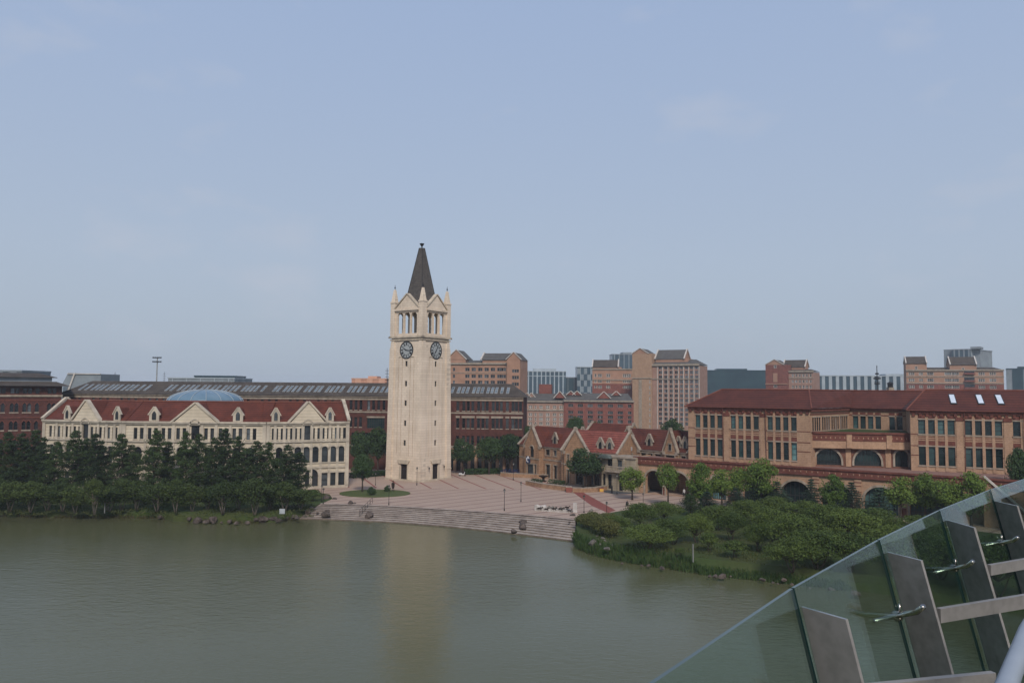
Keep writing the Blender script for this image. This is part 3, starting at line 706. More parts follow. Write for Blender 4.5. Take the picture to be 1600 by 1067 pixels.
hall_facade(WL, [83.5, 96.5, 108.5, 121, 148, 161.5, 174.5, 186], [135], [83.5, 96.5, 108.5, 121, 135, 148, 161.5, 174.5], [83.5, 96.5, 108.5, 174.5], 1.35, [(128, 2.6, 3.9)])
DEP = 10.5
for F, sd_ in ((WR.side_r(DEP), 1), (WL.side_l(DEP), 0)):
    wall(wallm, F, 0, F.L, 0, Z_E, [], 0.3); wallm.prism(F, [(0, Z_E), (F.L, Z_E), (F.L/2, Z_R+0.5)], -0.4, 0.0, 0)
    tr.rake(F, (-0.4, Z_E), (F.L/2, Z_R+0.35), 0.4, -0.5, 0.15); tr.rake(F, (F.L+0.4, Z_E), (F.L/2, Z_R+0.35), 0.4, -0.5, 0.15)
bk = Fr(WR.pt(WR.L, 0, -DEP), WL.pt(0, 0, -DEP)); wall(wallm, bk, 0, bk.L, 0, Z_E, [], 0.3)
roof(rf, WC, 0, WC.L, Z_E+0.03, Z_R, 0.1, -DEP/2, -DEP, 0, 0, 0)
roof(rf, WR, -0.7, WR.L-0.3, Z_E+0.05, Z_R, 0.1, -DEP/2, -DEP, 0.7, 0, 0)
roof(rf, WL, 0.3, WL.L+0.7, Z_E+0.05, Z_R, 0.1, -DEP/2, -DEP, 0, 0.7, 0)
wallm.build('wall', [cream], HALL); tr.build('cornice', [cream_plain], HALL)
mainroof = rf.build('roof', [red_roof], HALL)
cap = MB()
for F in (WL, WC, WR): cap.tube([F.pt(0, Z_R+.06, -DEP/2), F.pt(F.L, Z_R+.06, -DEP/2)], 0.16, 6)
cap.build('ridge_cap', [mat('ridge_tiles', (0.20, 0.075, 0.05), (0.15, 0.055, 0.04), stain=0.3)], mainroof)
def hall_gable(F, pxc, hw, zp):
    g1 = MB(); u = F.u(pxc, 650)
    op = (u-0.85, u+0.85, Z_E+0.06, Z_E+0.9, 'a')
    g1.prism(F, [(u-hw, Z_E-0.3), (u+hw, Z_E-0.3), (u, zp)], -0.2, 0.35, 0)
    g1.rake(F, (u-hw-0.4, Z_E-0.35), (u, zp-0.1), 0.34, -0.3, 0.6, 1); g1.rake(F, (u+hw+0.4, Z_E-0.35), (u, zp-0.1), 0.34, -0.3, 0.6, 1)
    arc = arcpts(u-1.05, u+1.05, Z_E-0.6, Z_E+0.6, 'a', 12); inn = arcpts(u-0.8, u+0.8, Z_E-0.6, Z_E+0.35, 'a', 12)
    for k in range(12): g1.prism(F, [inn[k], inn[k+1], arc[k+1], arc[k]], 0.35, 0.5, 1)
    dz = (zp-Z_E)/(Z_R-Z_E)
    g1.poly([F.pt(u-hw, Z_E-0.3, -0.1), F.pt(u, zp-0.05, -0.1), F.pt(u, zp-0.05, -DEP/2*min(dz, 1)+0.02), F.pt(u-hw, Z_E+0.1, 0)], 2)
    g1.poly([F.pt(u, zp-0.05, -0.1), F.pt(u+hw, Z_E-0.3, -0.1), F.pt(u+hw, Z_E+0.1, 0), F.pt(u, zp-0.05, -DEP/2*min(dz, 1)+0.02)], 2)
    g1.build('gable', [cream, cream_plain, red_roof], HALL)
hall_gable(WC, 306, 4.3, 16.95); hall_gable(WR, 481, 3.5, 17.3); hall_gable(WL, 136, 3.2, 17.3)
def dormer(parent, F, u, zb, hw, h, o, mats, back=3.0, win_style=S_DK):
    d = MB(); zr = zb+h
    pl = [(u-hw, zb), (u+hw, zb), (u+hw, zb+h*0.45), (u, zr), (u-hw, zb+h*0.45)]
    d.prism(F, pl, -0.25+o, o, 0)
    d.prism(F, [(u-hw*0.85, zb), (u+hw*0.85, zb), (u+hw*0.85, zb+h*0.42), (u, zr-0.25), (u-hw*0.85, zb+h*0.42)], o-back, o-0.25, 2)
    d.rake(F, (u-hw-0.12, zb+h*0.42), (u, zr), 0.2, o-0.3, o+0.14, 1); d.rake(F, (u+hw+0.12, zb+h*0.42), (u, zr), 0.2, o-0.3, o+0.14, 1)
    ob = d.build('dormer', mats, parent)
    win(ob, F, (u-hw*0.42, u+hw*0.42, zb+0.25, zb+h*0.72, 'p'), -0.02, win_style, o=o)
for F, px_, sc in ((WL, 105, 1), (WL, 183, 1), (WC, 241, 1.25), (WC, 372, 1.25), (WR, 431, 1), (WR, 515.6, 1)):
    dormer(HALL, F, F.u(px_, 650), Z_E+0.05, 0.78*sc, 2.75, 0.05, [cream_plain, cream_plain, red_roof])
# glass dome behind the ridge
mb = MB(); cd = PD(321, 628, 172); R0 = 8.0
dome_m = mat('dome_glass', (0.10, 0.17, 0.23), (0.14, 0.21, 0.27), rough=0.2, scale=0.3, stain=0)
prof = [(R0*cos(t), 2.7*sin(t)) for t in [pi/2*k/8 for k in range(8)]]+[(0.3, 2.7)]
mb.lathe((cd.x, cd.y, 16.8), [(R0, -2.5)]+prof, 32, 0)
for k in range(16):
    a = 2*pi*k/16; mb.tube([(cd.x+r*1.004*cos(a), cd.y+r*1.004*sin(a), 16.8+z+0.03) for r, z in prof], 0.07, 4, 1)
mb.build('glass_dome', [dome_m, fin_pale], HALL)
# ================================================================== long brick building with skylights (behind)
LB = Fr(XD(98, 199), XD(818, 189))
LONG = thing('brick_building', 'very long dark red brick building, brown roof full of skylights, behind the tower', 'building', LB.pt(LB.L*0.5, 0, -6))
wl, tr, rf = MB(), MB(), MB()
ze, zr = 18.2, 21.5
def c4(x): return 580+x/4.104
def c2(x): return 280+x/3.812
w3 = [c4(x) for x in (555, 593, 622, 651, 688, 717, 743, 782, 808, 834, 873, 909, 931, 957)]
w3 = w3+[c2(x) for x in (1022, 1052, 1081, 1127, 1156, 1187, 1218)]
w3 += [p for p in range(112, 538, 11) if p % 44 > 6]
ops = []
def zl(px, y): return LB.z(px, y)
z3 = (zl(750, 642), zl(750, 627)); z2 = (zl(750, 669), zl(750, 653.5)); z1 = (zl(750, 695), zl(750, 681))
for p in w3:
    u = LB.u(p); ops.append((u-0.36, u+0.36, z3[0], z3[1], 'r'))
    if not (572 < p < 603): ops.append((u-0.36, u+0.36, z2[0], z2[1], 'r'))
    if p > 700: ops.append((u-0.36, u+0.36, z1[0], z1[1], 'r'))
big = (LB.u(573.5), LB.u(601), zl(580, 669), zl(580, 653), 'r'); ops.append(big)
ops.append((LB.u(550), LB.u(609), zl(580, 708), zl(580, 676), 'r'))
for p in range(706, 818, 11):
    u = LB.u(p, 715); ops.append((u-0.55, u+0.55, 0.4, 4.2, 'r'))
wall(wl, LB, 0, LB.L, 0, ze, ops, 0.3, 0, 0)
u_ = [0]
near_ops = [o for o in ops if o[0] > LB.u(540)]; far_ops = [o for o in ops if o[0] <= LB.u(540)]
bigs = [o for o in near_ops if o[1]-o[0] > 3]; near_ops = [o for o in near_ops if o[1]-o[0] <= 3]
for o in bigs: win(LONG, LB, o, 0.28, sty('grid', glass_t, frame_dk, 8, 4, 0.08))
wins(LONG, LB, near_ops+far_ops, 0.28, S_DK, used=u_)
for z, h, o in ((zl(750, 646.5), 0.35, 0.15), (z3[1]+0.1, 0.5, 0.06), (ze-0.35, 0.35, 0.35), (zl(750, 700), 0.5, 0.25)):
    tr.box(LB, 0, LB.L, z, z+h, 0, o)
for a, b2 in ((w3[0], w3[0]), (w3[1], w3[3]), (w3[4], w3[6]), (w3[7], w3[9]), (w3[10], w3[10]), (w3[11], w3[13])):
    tr.box(LB, LB.u(a)-0.5, LB.u(b2)+0.5, z2[1]+0.05, z2[1]+0.55, 0, 0.08)
for o in near_ops: 
    if o[2] > 8: tr.box(LB, o[0]-0.05, o[1]+0.05, o[2]-0.22, o[2]-0.02, 0, 0.12)
tr.box(LB, LB.u(573), LB.u(601.5), big[3]+0.05, big[3]+0.45, 0, 0.1)
base = MB()
for a, b2 in zip(range(700, 818, 11), range(711, 820, 11)):
    ua, ub = LB.u(a, 715), LB.u(b2, 715); base.box(LB, ua-0.35, ua+0.35, 0, zl(750, 700), 0.0, 0.3); base.box(LB, ua+0.351, ub-0.351, 4.5, zl(750, 700), 0.002, 0.1)
wl.build('wall', [brick_dark], LONG); tr.build('cornice', [stone_tr], LONG); base.build('stone_base', [tan_plain], LONG)
for F in (LB.side_r(14), LB.side_l(14)):
    w_ = MB(); wall(w_, F, 0, F.L, 0, ze, [], 0.3); w_.build('wall', [brick_dark], LONG)
roof(rf, LB, -0.6, LB.L+0.6, ze, zr, 0.6, -7, -14.6, 4, 4, 0)
rfo = rf.build('roof', [brown_roof], LONG)
sky_px = [c4(x) for x in (523, 563, 591, 619, 660, 687, 714, 751, 778, 804, 840, 878)]
sky_px += [c2(x) for x in (575, 598, 637, 662, 689, 718, 762, 786, 821, 844, 887, 913, 941, 970, 1018, 1045, 1075, 1105, 1150, 1178, 1212, 1243)]
sky_px += [c2(x) for x in (12, 40, 72, 100, 140, 168, 202, 230, 268, 293, 321, 348, 390, 414, 438, 464, 505)]
sky_px += [x/3.81 for x in (497, 532, 569, 596, 622, 657, 683, 711, 747, 776, 803, 843, 881, 1007, 1035)]
LBs = Fr(LB.pt(0, 0, 0.6), LB.pt(LB.L, 0, 0.6))
for p in sky_px:
    u = LB.uz(p, 609, -3)[0]; s = MB(); wdt = 0.37
    def rp(uu, t, h): return LB.pt(uu, ze+(zr-ze)*t+h*0.9, 0.6-7.6*t+h*0.4)
    a, b2, t0, t1, lean = u-wdt, u+wdt, 0.24, 0.70, 0
    pts = [(a, t0), (b2, t0), (b2, t1), (a, t1)]
    s.poly([rp(x, t, 0.12) for x, t in pts], 1)
    for i in range(4):
        q, r_ = pts[i], pts[(i+1) % 4]; s.poly([rp(*q, 0), rp(*r_, 0), rp(*r_, 0.12), rp(*q, 0.12)], 1)
    s.poly([rp(x, t, 0.14) for x, t in [(a+0.1, t0+0.03), (b2-0.1, t0+0.03), (b2-0.1, t0+0.22), (a+0.1, t0+0.22)]], 0)
    s.poly([rp(x, t, 0.14) for x, t in [(a+0.1, t0+0.25), (b2-0.1, t0+0.25), (b2-0.1, t1-0.03), (a+0.1, t1-0.03)]], 0)
    s.build('skylight', [glass_sky, frame_gr], rfo)

# ================================================================== arched brick building at the far left
RB = Fr(XD(-184, 172), XD(97, 190))
RBT = thing('arcaded_brick_building', 'dark red brick building with rows of pointed arch windows at the left edge', 'building', RB.pt(RB.L/2, 0, -6))
wl, tr, rf = MB(), MB(), MB(); ops = []
ax = [4.7, 17.6, 25, 37.5, 45, 57, 64, 76, 83.5]
ax += [x-80*k for k in (1, 2, 3) for x in (4.7, 17.6, 25, 37.5, 45, 57, 64, 76, 83.5) if x-80*k > -180]
ax = sorted(set(ax)); 
last = -999
for p in ax:
    u = RB.u(p)
    if u-last < 0.95 or u > RB.L-0.6 or u < 0.6: continue
    last = u
    ops += [(u-0.4, u+0.4, RB.z(50, 643.5), RB.z(50, 629), 'p'), (u-0.4, u+0.4, RB.z(50, 671), RB.z(50, 657), 'p'), (u-0.42, u+0.42, RB.z(50, 615), RB.z(50, 606.5), 'r')]
    ops += [(u-0.4, u+0.4, RB.z(50, 699), RB.z(50, 685), 'p')]
ze = RB.z(50, 603)
wall(wl, RB, 0, RB.L, 0, ze, ops, 0.35)
wins(RBT, RB, sorted(ops, key=lambda o: -o[0]), 0.3, S_DK)
for o in ops:
    if o[4] == 'p':
        tr.box(RB, o[0]-0.1, o[1]+0.1, o[2]-0.3, o[2]-0.02, 0, 0.12)
        arc = arcpts(o[0]-0.2, o[1]+0.2, spring(o), o[3]+0.28, 'p', 8); inn = arcpts(o[0]-0.02, o[1]+0.02, spring(o), o[3]+0.02, 'p', 8)
        for k in range(8): wl.prism(RB, [inn[k], inn[k+1], arc[k+1], arc[k]], 0.0, 0.14, 1)
tr.box(RB, -0.1, RB.L+0.2, RB.z(50, 619.8), RB.z(50, 616.8), 0, 0.3)
wl.box(RB, -0.1, RB.L+0.1, RB.z(50, 626.5), RB.z(50, 624.5), 0, 0.15, 1); wl.box(RB, -0.1, RB.L+0.1, RB.z(50, 653), RB.z(50, 651), 0, 0.15, 1)
F = RB.side_r(14); wall(wl, F, 0, F.L, 0, ze, []); F = RB.side_l(14); wall(wl, F, 0, F.L, 0, ze, [])
wl.build('wall', [brick_dark, red_trim], RBT); tr.build('cornice', [stone_tr], RBT)
zt = RB.z(50, 583.5)
roof(rf, RB, -1.5, RB.L+1.8, ze, ze+1.1, 1.8, -3.0, -15, 3, 3, 0)
rf.box(RB, 2, RB.L-2.2, ze+0.9, zt-0.9, -12, -3.2, 1); roof(rf, RB, 1, RB.L-1.0, zt-0.9, zt+0.2, -2.2, -7, -13, 4, 4, 0)
rf.build('roof', [brown_roof, fin_pale], RBT)

# ================================================================== distant buildings, generic builder
LASTOPS = []
def block(name, label, cat, px0, D0, px1, D1, ytop, depth, wallm_, ops_fn, style, group=None, trims=(), refpx=None, rdepth=0.3, cap=100, flank=True, trm=None, zbot=0.0):
    F = Fr(XD(px0, D0), XD(px1, D1)); ref = refpx or (px0+px1)/2
    t = thing(name, label, cat, F.pt(F.L/2, 0, -depth/2), group)
    zt = F.z(ref, ytop); w_ = MB(); ops = ops_fn(F) if ops_fn else []
    wall(w_, F, 0, F.L, zbot, zt, ops, rdepth)
    sr, sl_ = F.side_r(depth), F.side_l(depth)
    wall(w_, sr, 0, depth, zbot, zt, []); wall(w_, sl_, 0, depth, zbot, zt, [])
    w_.poly([F.pt(0, zt), F.pt(F.L, zt), F.pt(F.L, zt, -depth), F.pt(0, zt, -depth)])
    bf = Fr(F.pt(F.L, 0, -depth), F.pt(0, 0, -depth)); wall(w_, bf, 0, F.L, zbot, zt, [])
    w_.build('wall', [wallm_], t)
    wins(t, F, ops, rdepth-0.04, style, cap); LASTOPS[:] = ops
    if trims:
        q = MB()
        for y, h, o in trims: z = F.z(ref, y); q.box(F, -0.1, F.L+0.1, z, z+h, 0.0, o)
        q.build('cornice', [trm or stone_tr], t)
    return t, F, zt
def grid(cols, rows, w, ref):      # cols px centres, rows (ytop,ybot)
    def f(F):
        o = []
        for p in cols:
            u = F.u(p)
            if u-w/2 < 0.05 or u+w/2 > F.L-0.05: continue
            for a, b2 in rows: o.append((u-w/2, u+w/2, F.z(ref, b2), F.z(ref, a), 'r'))
        return o
    return f
def gable_roof_top(t, F, u0, u1, zb, zr, o0, o1, wm_, coping=True, ridge_along='o', rm=slate_far, name='roof'):
    """roof whose gable faces the viewer (ridge_along='o') or the flanks ('u')"""
    m = MB()
    if ridge_along == 'o':
        uc = (u0+u1)/2
        m.prism(F, [(u0, zb-0.02), (u1, zb-0.02), (uc, zr-0.15)], o0+0.3, o1-0.05, 0)
        m.poly([F.pt(u0-0.3, zb, o0), F.pt(u0-0.3, zb, o1), F.pt(uc, zr, o1), F.pt(uc, zr, o0)], 1)
        m.poly([F.pt(u1+0.3, zb, o1), F.pt(u1+0.3, zb, o0), F.pt(uc, zr, o0), F.pt(uc, zr, o1)], 1)
        if coping:
            m.rake(F, (u0-0.5, zb-0.1), (uc, zr), 0.3, o1-0.3, o1+0.35, 2); m.rake(F, (u1+0.5, zb-0.1), (uc, zr), 0.3, o1-0.3, o1+0.35, 2)
    else:
        oc = (o0+o1)/2
        m.poly([F.pt(u0, zb, o1), F.pt(u1, zb, o1), F.pt(u1, zr, oc), F.pt(u0, zr, oc)], 1)
        m.poly([F.pt(u1, zb, o0), F.pt(u0, zb, o0), F.pt(u0, zr, oc), F.pt(u1, zr, oc)], 1)
        for u, s in ((u0, -1), (u1, 1)):
            m.poly([F.pt(u, zb, o1), F.pt(u, zr, oc), F.pt(u, zb, o0)], 0)
            if coping:
                G = Fr(F.pt(u, 0, o1), F.pt(u, 0, o0)) if s > 0 else Fr(F.pt(u, 0, o0), F.pt(u, 0, o1))
                m.rake(G, (-0.4, zb-0.1), (G.L/2, zr), 0.55, -0.1, 0.5, 2); m.rake(G, (G.L+0.4, zb-0.1), (G.L/2, zr), 0.55, -0.1, 0.5, 2)
    m.build(name, [wm_, rm, white_tr], t)
def c6(x): return 800+x/5
def c7(x): return 1060+x/4.104
def c8(x): return 1320+x/4.104
# --- tan block right of the clock tower
cols = [c4(x) for x in (527, 606, 620, 647, 661, 689, 703, 730, 744, 770, 784, 812, 826, 839, 854)]
t, F, zt = block('apartment_block', 'tan apartment block with grey gabled roofs just right of the clock tower', 'apartment block', 690, 360, 797, 352, 570, 16, tan_far,
    grid(cols, [(574.5, 580), (585, 590.5), (594.5, 599.5), (605, 611)], 1.05, 740), S_FAR, 'campus housing blocks beyond the shops', [(569.5, 0.8, 0.6), (601.5, 0.5, 0.3), (583, 0.25, 0.2)], 740)
m = MB(); roof(m, F, 4, F.L, zt+0.4, zt+2.3, 0.5, -6, -16, 2, 2); m.build('roof', [slate_far], t)
m = MB(); ua, ub = F.u(697), F.u(726); m.box(F, ua, ub, zt, F.z(713, 562), -12, -0.4); m.build('wall', [tan_far], t)
gable_roof_top(t, F, ua, ub, F.z(713, 561.5), F.z(713, 546.5), -12, -0.35, tan_far)
ua, ub = F.u(794), F.u(797)+4.6
m = MB(); G = Fr(F.pt(ua, 0, 3), F.pt(ua+6.2, 0, 3)); ops = []
for p in (805, 809, 813): 
    u = G.u(c4((p-805)*3.7+908)); 
    for a, b2 in ((577, 582), (587, 592.5), (597.5, 603)): ops.append((u-0.5, u+0.5, G.z(805, b2), G.z(805, a), 'r'))
wall(m, G, 0, G.L, 0, F.z(800, 562.5), ops, 0.3); sr = G.side_r(15); wall(m, sr, 0, 15, 0, F.z(800, 562.5), []); sl_ = G.side_l(15); wall(m, sl_, 0, 15, 0, F.z(800, 562.5), [])
m.build('wall', [tan_far], t); wins(t, G, ops, 0.26, S_FAR)
gable_roof_top(t, G, 0, G.L, F.z(800, 562.3), F.z(800, 551), -15, 0.05, tan_far)
m = MB(); G2 = G.off(-3); m.box(G2, -12.5, 0.2, zt, F.z(800, 562.3), -10, 0); m.build('wall', [tan_far], t)
gable_roof_top(t, G2, -12.8, 1.0, F.z(800, 562.4), F.z(800, 551), -10.4, 0.5, tan_far, True, 'u')
# --- low terrace: pink half and brick half
cols = [c6(x) for x in (137, 151, 184, 219, 233, 272, 286, 326, 339, 377, 391)]
t, F, zt = block('apartment_block', 'low pinkish apartment block with white framed windows behind the shops', 'apartment block', 817, 352, 881, 350, 628.5, 12, brick_pink,
    grid(cols, [(633.2, 638.8), (645, 650.5), (652, 657.5), (659, 664.5), (666, 671)], 0.85, 850), S_FARW, 'campus housing blocks beyond the shops', [(628.8, 0.7, 0.5), (641.5, 0.6, 0.35)], 850)
m = MB(); roof(m, F, -0.5, F.L+0.5, zt, F.z(850, 615), 0.7, -7, -13, 3, 0.5); m.build('roof', [slate_far], t)
for px_ in (822, 829): 
    u = F.u(px_); gable_roof_top(t, F, u-1.3, u+1.3, zt+2.2, zt+4.2, -7, -4, brick_pink)
cols = [c6(x) for x in (447, 459, 470, 522, 534, 546, 599, 611, 623, 677, 689, 701, 757, 769, 781, 834, 846, 858, 914, 925)]
t, F, zt = block('apartment_block', 'red brick apartment block with grey roof and small rooftop gables behind the shops', 'apartment block', 881.3, 349, 990, 345, 628, 12, brick_red,
    grid(cols, [(631.2, 636.4), (642, 647), (649, 654), (655.5, 661), (663, 668)], 0.95, 935), S_FAR, 'campus housing blocks beyond the shops', [(628, 0.7, 0.5)], 935)
m = MB(); roof(m, F, -0.5, F.L+0.5, zt, F.z(935, 614.5), 0.7, -7, -13, 0.5, 3); m.build('roof', [slate_far], t)
for px_, w_ in ((874, 2.2), (943.5, 2.6), (891, 1.6), (901, 1.6), (963, 1.6)):
    u = F.u(px_); gable_roof_top(t, F, u-w_, u+w_, zt+1.6 if w_ > 2 else zt+3.0, zt+(4.6 if w_ > 2 else 4.8), -6.5, -1.6 if w_ > 2 else -4, brick_red)
m = MB(); ua, ub = F.u(839), F.u(859); m.box(F, ua, ub, zt, F.z(850, 600), -15, -9); m.build('stair_tower', [brick_red], t)
# --- tall slab
cols = [c6(x+d) for x in (1160, 1203, 1245, 1286, 1326, 1366, 1406, 1444) for d in (-6, 6)]
rows = [(572+7.28*k, 577+7.28*k) for k in range(13)]
t, F, zt = block('tower_block', 'tall tan slab block with rows of paired windows rising behind the gabled shops', 'apartment block', 1018.5, 404, 1093, 392, 571, 16, brick_pink,
    grid(cols, rows, 0.95, 1055), S_FAR, 'campus housing blocks beyond the shops', [(571.5, 1.0, 0.8), (592.6, 0.5, 0.4)], 1055)
q = MB()
for k in range(9):
    u = F.u(c6(1138+k*40.8)); q.box(F, u-0.16, u+0.16, F.z(1055, 670), zt-0.6, 0, 0.25)
q.build('pilaster', [white_tr], t)
m = MB(); roof(m, F, -0.3, F.L+0.4, zt+0.35, F.z(1055, 561), 0.6, -8, -16.5, 0.5, 4); m.build('roof', [slate_far], t)
m = MB(); ua, ub = F.u(1021), F.u(1072); m.box(F, ua, ub, zt, F.z(1050, 560), -14, -4); m.build('wall', [tan_far], t)
gable_roof_top(t, F, ua, ub-2, F.z(1050, 560.5), F.z(1050, 545), -15, -3.6, tan_far, True, 'u')
G = Fr(F.pt(-10.4, 0, 1.0), F.pt(0.3, 0, 1.0))
m = MB(); ops = []
for k in range(9):
    y = 594+8.6*k
    ops.append((1.2+8.05, 1.2+8.75, G.z(1000, y+5), G.z(1000, y), 'r'))
wall(m, G, 0, G.L, 0, G.z(1000, 552.5), ops, 0.3)
for Q in (G.side_l(14), G.side_r(14)): wall(m, Q, 0, 14, 0, G.z(1000, 552.5), [])
m.build('wall', [tan], t); wins(t, G, ops, 0.26, S_FARW)
m = MB(); m.box(G, 3.6, 5.3, 0, G.z(1000, 593), 0.0, 0.2); m.box(G, -0.2, G.L+0.2, G.z(1000, 591.5), G.z(1000, 590), 0, 0.35)
for k in range(18): m.box(G, 3.6, 5.3, G.z(1000, 594+4.3*k), G.z(1000, 594+4.3*k)+0.12, 0.2, 0.27, 1)
m.build('pilaster', [stone_tr, tan], t)
gable_roof_top(t, G, 0.2, 8.6, G.z(1000, 552.6), G.z(1000, 544.4), -13, 0.1, tan_far)
# --- block with dark gable left of the tall slab
t, F, zt = block('apartment_block', 'tan and red brick block with a brown gabled roof left of the tall slab', 'apartment block', 925.5, 440, 990, 436, 577.5, 14, tan_far,
    grid([c6(x) for x in (652, 679, 693, 745, 758, 875, 888, 907, 920)], [(584, 589.5), (593, 598), (602, 607)], 1.3, 950), S_FARW, 'campus housing blocks beyond the shops', [(594, 0.5, 0.4), (577.8, 0.7, 0.5)], 950)
zb_ = F.z(950, 599.5); m = MB(); wall(m, F, 0, F.L, 0, zb_, [o for o in LASTOPS if o[3] < zb_], 0.05, o=0.05); m.build('brick_base', [brick_red], t)
m = MB(); ua, ub = F.u(926), F.u(971); m.box(F, ua, ub, zt, F.z(950, 573.5), -12, -0.1); m.build('wall', [tan_far], t)
gable_roof_top(t, F, ua, ub-2, F.z(950, 573.7), F.z(950, 561.6), -12.3, 0.4, tan_far, True, 'u', brown_roof)
# --- block right of the teal hall
t, F, zt = block('apartment_block', 'brick apartment block with a red gabled roof between the teal and the striped offices', 'apartment block', 1232, 442, 1271.5, 434, 581.5, 14, brick_pink,
    grid([c7(x) for x in (713, 737, 759, 782, 805, 827, 851)], [(584, 589), (593.5, 598), (602, 607)], 1.2, 1250), S_FARW, 'campus housing blocks beyond the shops', [(581.5, 0.9, 0.7), (591, 0.5, 0.3)], 1250)
m = MB(); roof(m, F, -0.3, F.L+0.4, zt+0.4, F.z(1250, 576.5), 0.6, -6, -14, 0.5, 3); m.build('roof', [brown_roof], t)
G = Fr(F.pt(-12.5, 0, 1.5), F.pt(0.2, 0, 1.5)); m = MB(); ops = [(4.8, 6.4, G.z(1212, 575.5), G.z(1212, 570), 'r'), (4.5, 6.6, G.z(1212, 606), G.z(1212, 601.5), 'r')]
wall(m, G, 0, G.L, 0, G.z(1212, 570), ops, 0.3)
for Q in (G.side_l(13), G.side_r(13)): wall(m, Q, 0, 13, 0, G.z(1212, 570), [])
m.build('wall', [brick_red], t); wins(t, G, ops, 0.26, S_FARW)
m = MB(); m.box(G, -0.2, G.L+0.2, G.z(1212, 600.5), G.z(1212, 599), 0, 0.4); m.box(G, 4.4, 6.8, G.z(1212, 597), G.z(1212, 583), 0, 0.2); m.build('cornice', [tan_far], t)
gable_roof_top(t, G, 0.2, 10.2, G.z(1212, 570), G.z(1212, 561.8), -12, 0.1, tan_far, True, 'o', brown_roof)
m = MB(); m.box(F, 0.5, 8, zt, F.z(1250, 573), -13, -5); m.build('wall', [tan_far], t)
gable_roof_top(t, F, -4, 8.0, F.z(1250, 573.2), F.z(1250, 561.3), -13.2, -4.6, tan_far, True, 'u', brown_roof)
# --- block at the right
t, F, zt = block('apartment_block', 'salmon apartment block with two brown roofed towers at the right, behind the long red roof', 'apartment block', 1416.5, 446, 1569, 428, 579.5, 14, tan_far,
    grid([c8(x) for x in (423, 433, 445, 490, 500, 542, 555, 569, 655, 670, 685, 702, 717, 732, 872, 885, 898, 944, 957, 970)], [(581.5, 586.5), (591.3, 596.5), (601.8, 607)], 1.3, 1490), S_FARW, 'campus housing blocks beyond the shops', [(579.5, 0.8, 0.7), (599.5, 0.5, 0.3), (589, 0.5, 0.3)], 1490); LB_SAL = list(LASTOPS)
m = MB(); roof(m, F, 0, F.L+0.4, zt+0.4, F.z(1490, 573.5), 0.6, -6, -14, 0.5, 4); m.build('roof', [brown_roof], t)
for pa, pb, yb, yr in ((1417, 1450, 567.5, 556), (1486, 1528, 570, 557)):
    m = MB(); ua, ub = F.u(pa), F.u(pb); m.box(F, ua, ub, zt, F.z(1490, yb), -12, 0.3)
    m.build('wall', [tan_far], t); gable_roof_top(t, F, ua+0.3, ub-0.3, F.z(1490, yb), F.z(1490, yr), -12.3, 0.9, tan_far, True, 'u', brown_roof)
    uu = (ua+ub)/2; win(t, F, (uu-0.7, uu+0.7, F.z(1490, yb+9.5), F.z(1490, yb+4.5), 'r'), -0.32, S_FARW)
m = MB(); ua, ub = F.u(1508), F.u(1525)
for y in (585, 596.5, 607.5): m.box(F, ua, ub, F.z(1490, y), F.z(1490, y)+0.9, 0.3, 1.5); m.box(F, ua+0.2, ub-0.2, F.z(1490, y)+0.95, F.z(1490, y)+2.6, 0.3, 0.36, 1)
m.build('balcony', [brick_red, glass_d], t)
zb_ = F.z(1490, 600.3); m = MB(); wall(m, F, 0, F.L, 0, zb_, [o for o in LB_SAL if o[3] < zb_], 0.05, o=0.05); m.build('brick_base', [brick_red], t)
# --- office blocks of glass and cladding
def office(name, label, px0, D0, px1, D1, ytop, depth, base_m, fin_m, pitch, finw, y2=None, extra=(), bands=()):
    F = Fr(XD(px0, D0), XD(px1, D1)); ref = (px0+px1)/2; zt = F.z(ref, ytop)
    t = thing(name, label, 'office block', F.pt(F.L/2, 0, -depth/2), 'far offices on the skyline')
    m = MB(); m.box(F, 0, F.L, 0, zt, -depth, 0, 0); m.build('glass_wall', [base_m], t)
    m = MB(); k = 0; u = pitch*0.3
    while u < F.L-finw:
        m.box(F, u, u+finw, F.z(ref, 640), zt-0.4, 0.01, 0.35); u += pitch
    for y, h in bands: m.box(F, -0.1, F.L+0.1, F.z(ref, y), F.z(ref, y)+h, 0.01, 0.3)
    m.box(F, -0.2, F.L+0.2, zt-0.4, zt+0.3, -depth, 0.4); m.build('cladding', [fin_m], t)
    for pa, pb, yt, dd in extra:
        m = MB(); ua, ub = F.u(pa), F.u(pb); m.box(F, ua, ub, zt+0.3, F.z(ref, yt), -depth+2, -dd); m.build('roof_plant', [fin_m], t)
    return t, F, zt
office('office_block', 'grey blue glass office with pale vertical fins left of the checkered tower', c6(80), 640, c6(421), 640, 580, 20, glass_b, fin_pale, 3.6, 0.9, extra=[(c6(165), c6(345), 575.5, 4)], bands=[(588, 0.6)])
office('office_block', 'dark low glass office joining the checkered tower to the finned one', c6(421), 655, c6(640), 655, 589.8, 20, teal_clad, grey_clad, 5.2, 0.4)
t, F, zt = office('office_block', 'small checkered white and grey office tower', c6(509), 640, c6(640), 640, 573.3, 18, glass_b, fin_pale, 8.5, 0.3)
m = MB()
for r_ in range(6):
    for k in range(12):
        ua = k*5.6+(r_ % 2)*2.8
        if ua+2.6 < F.L: z = zt-1-(r_+1)*5.0; m.box(F, ua, ua+2.6, z, z+4.7, 0.02, 0.2)
m.build('cladding', [mat('dull_pale_cladding', (0.22, 0.25, 0.27), stain=0)], t)
office('office_block', 'dark blue finned office tower peeping up left of the tall slab', c6(785), 700, c6(950), 700, 553.6, 22, glass_b, grey_clad, 4.4, 0.9, extra=[(c6(870), c6(940), 550, 3)])
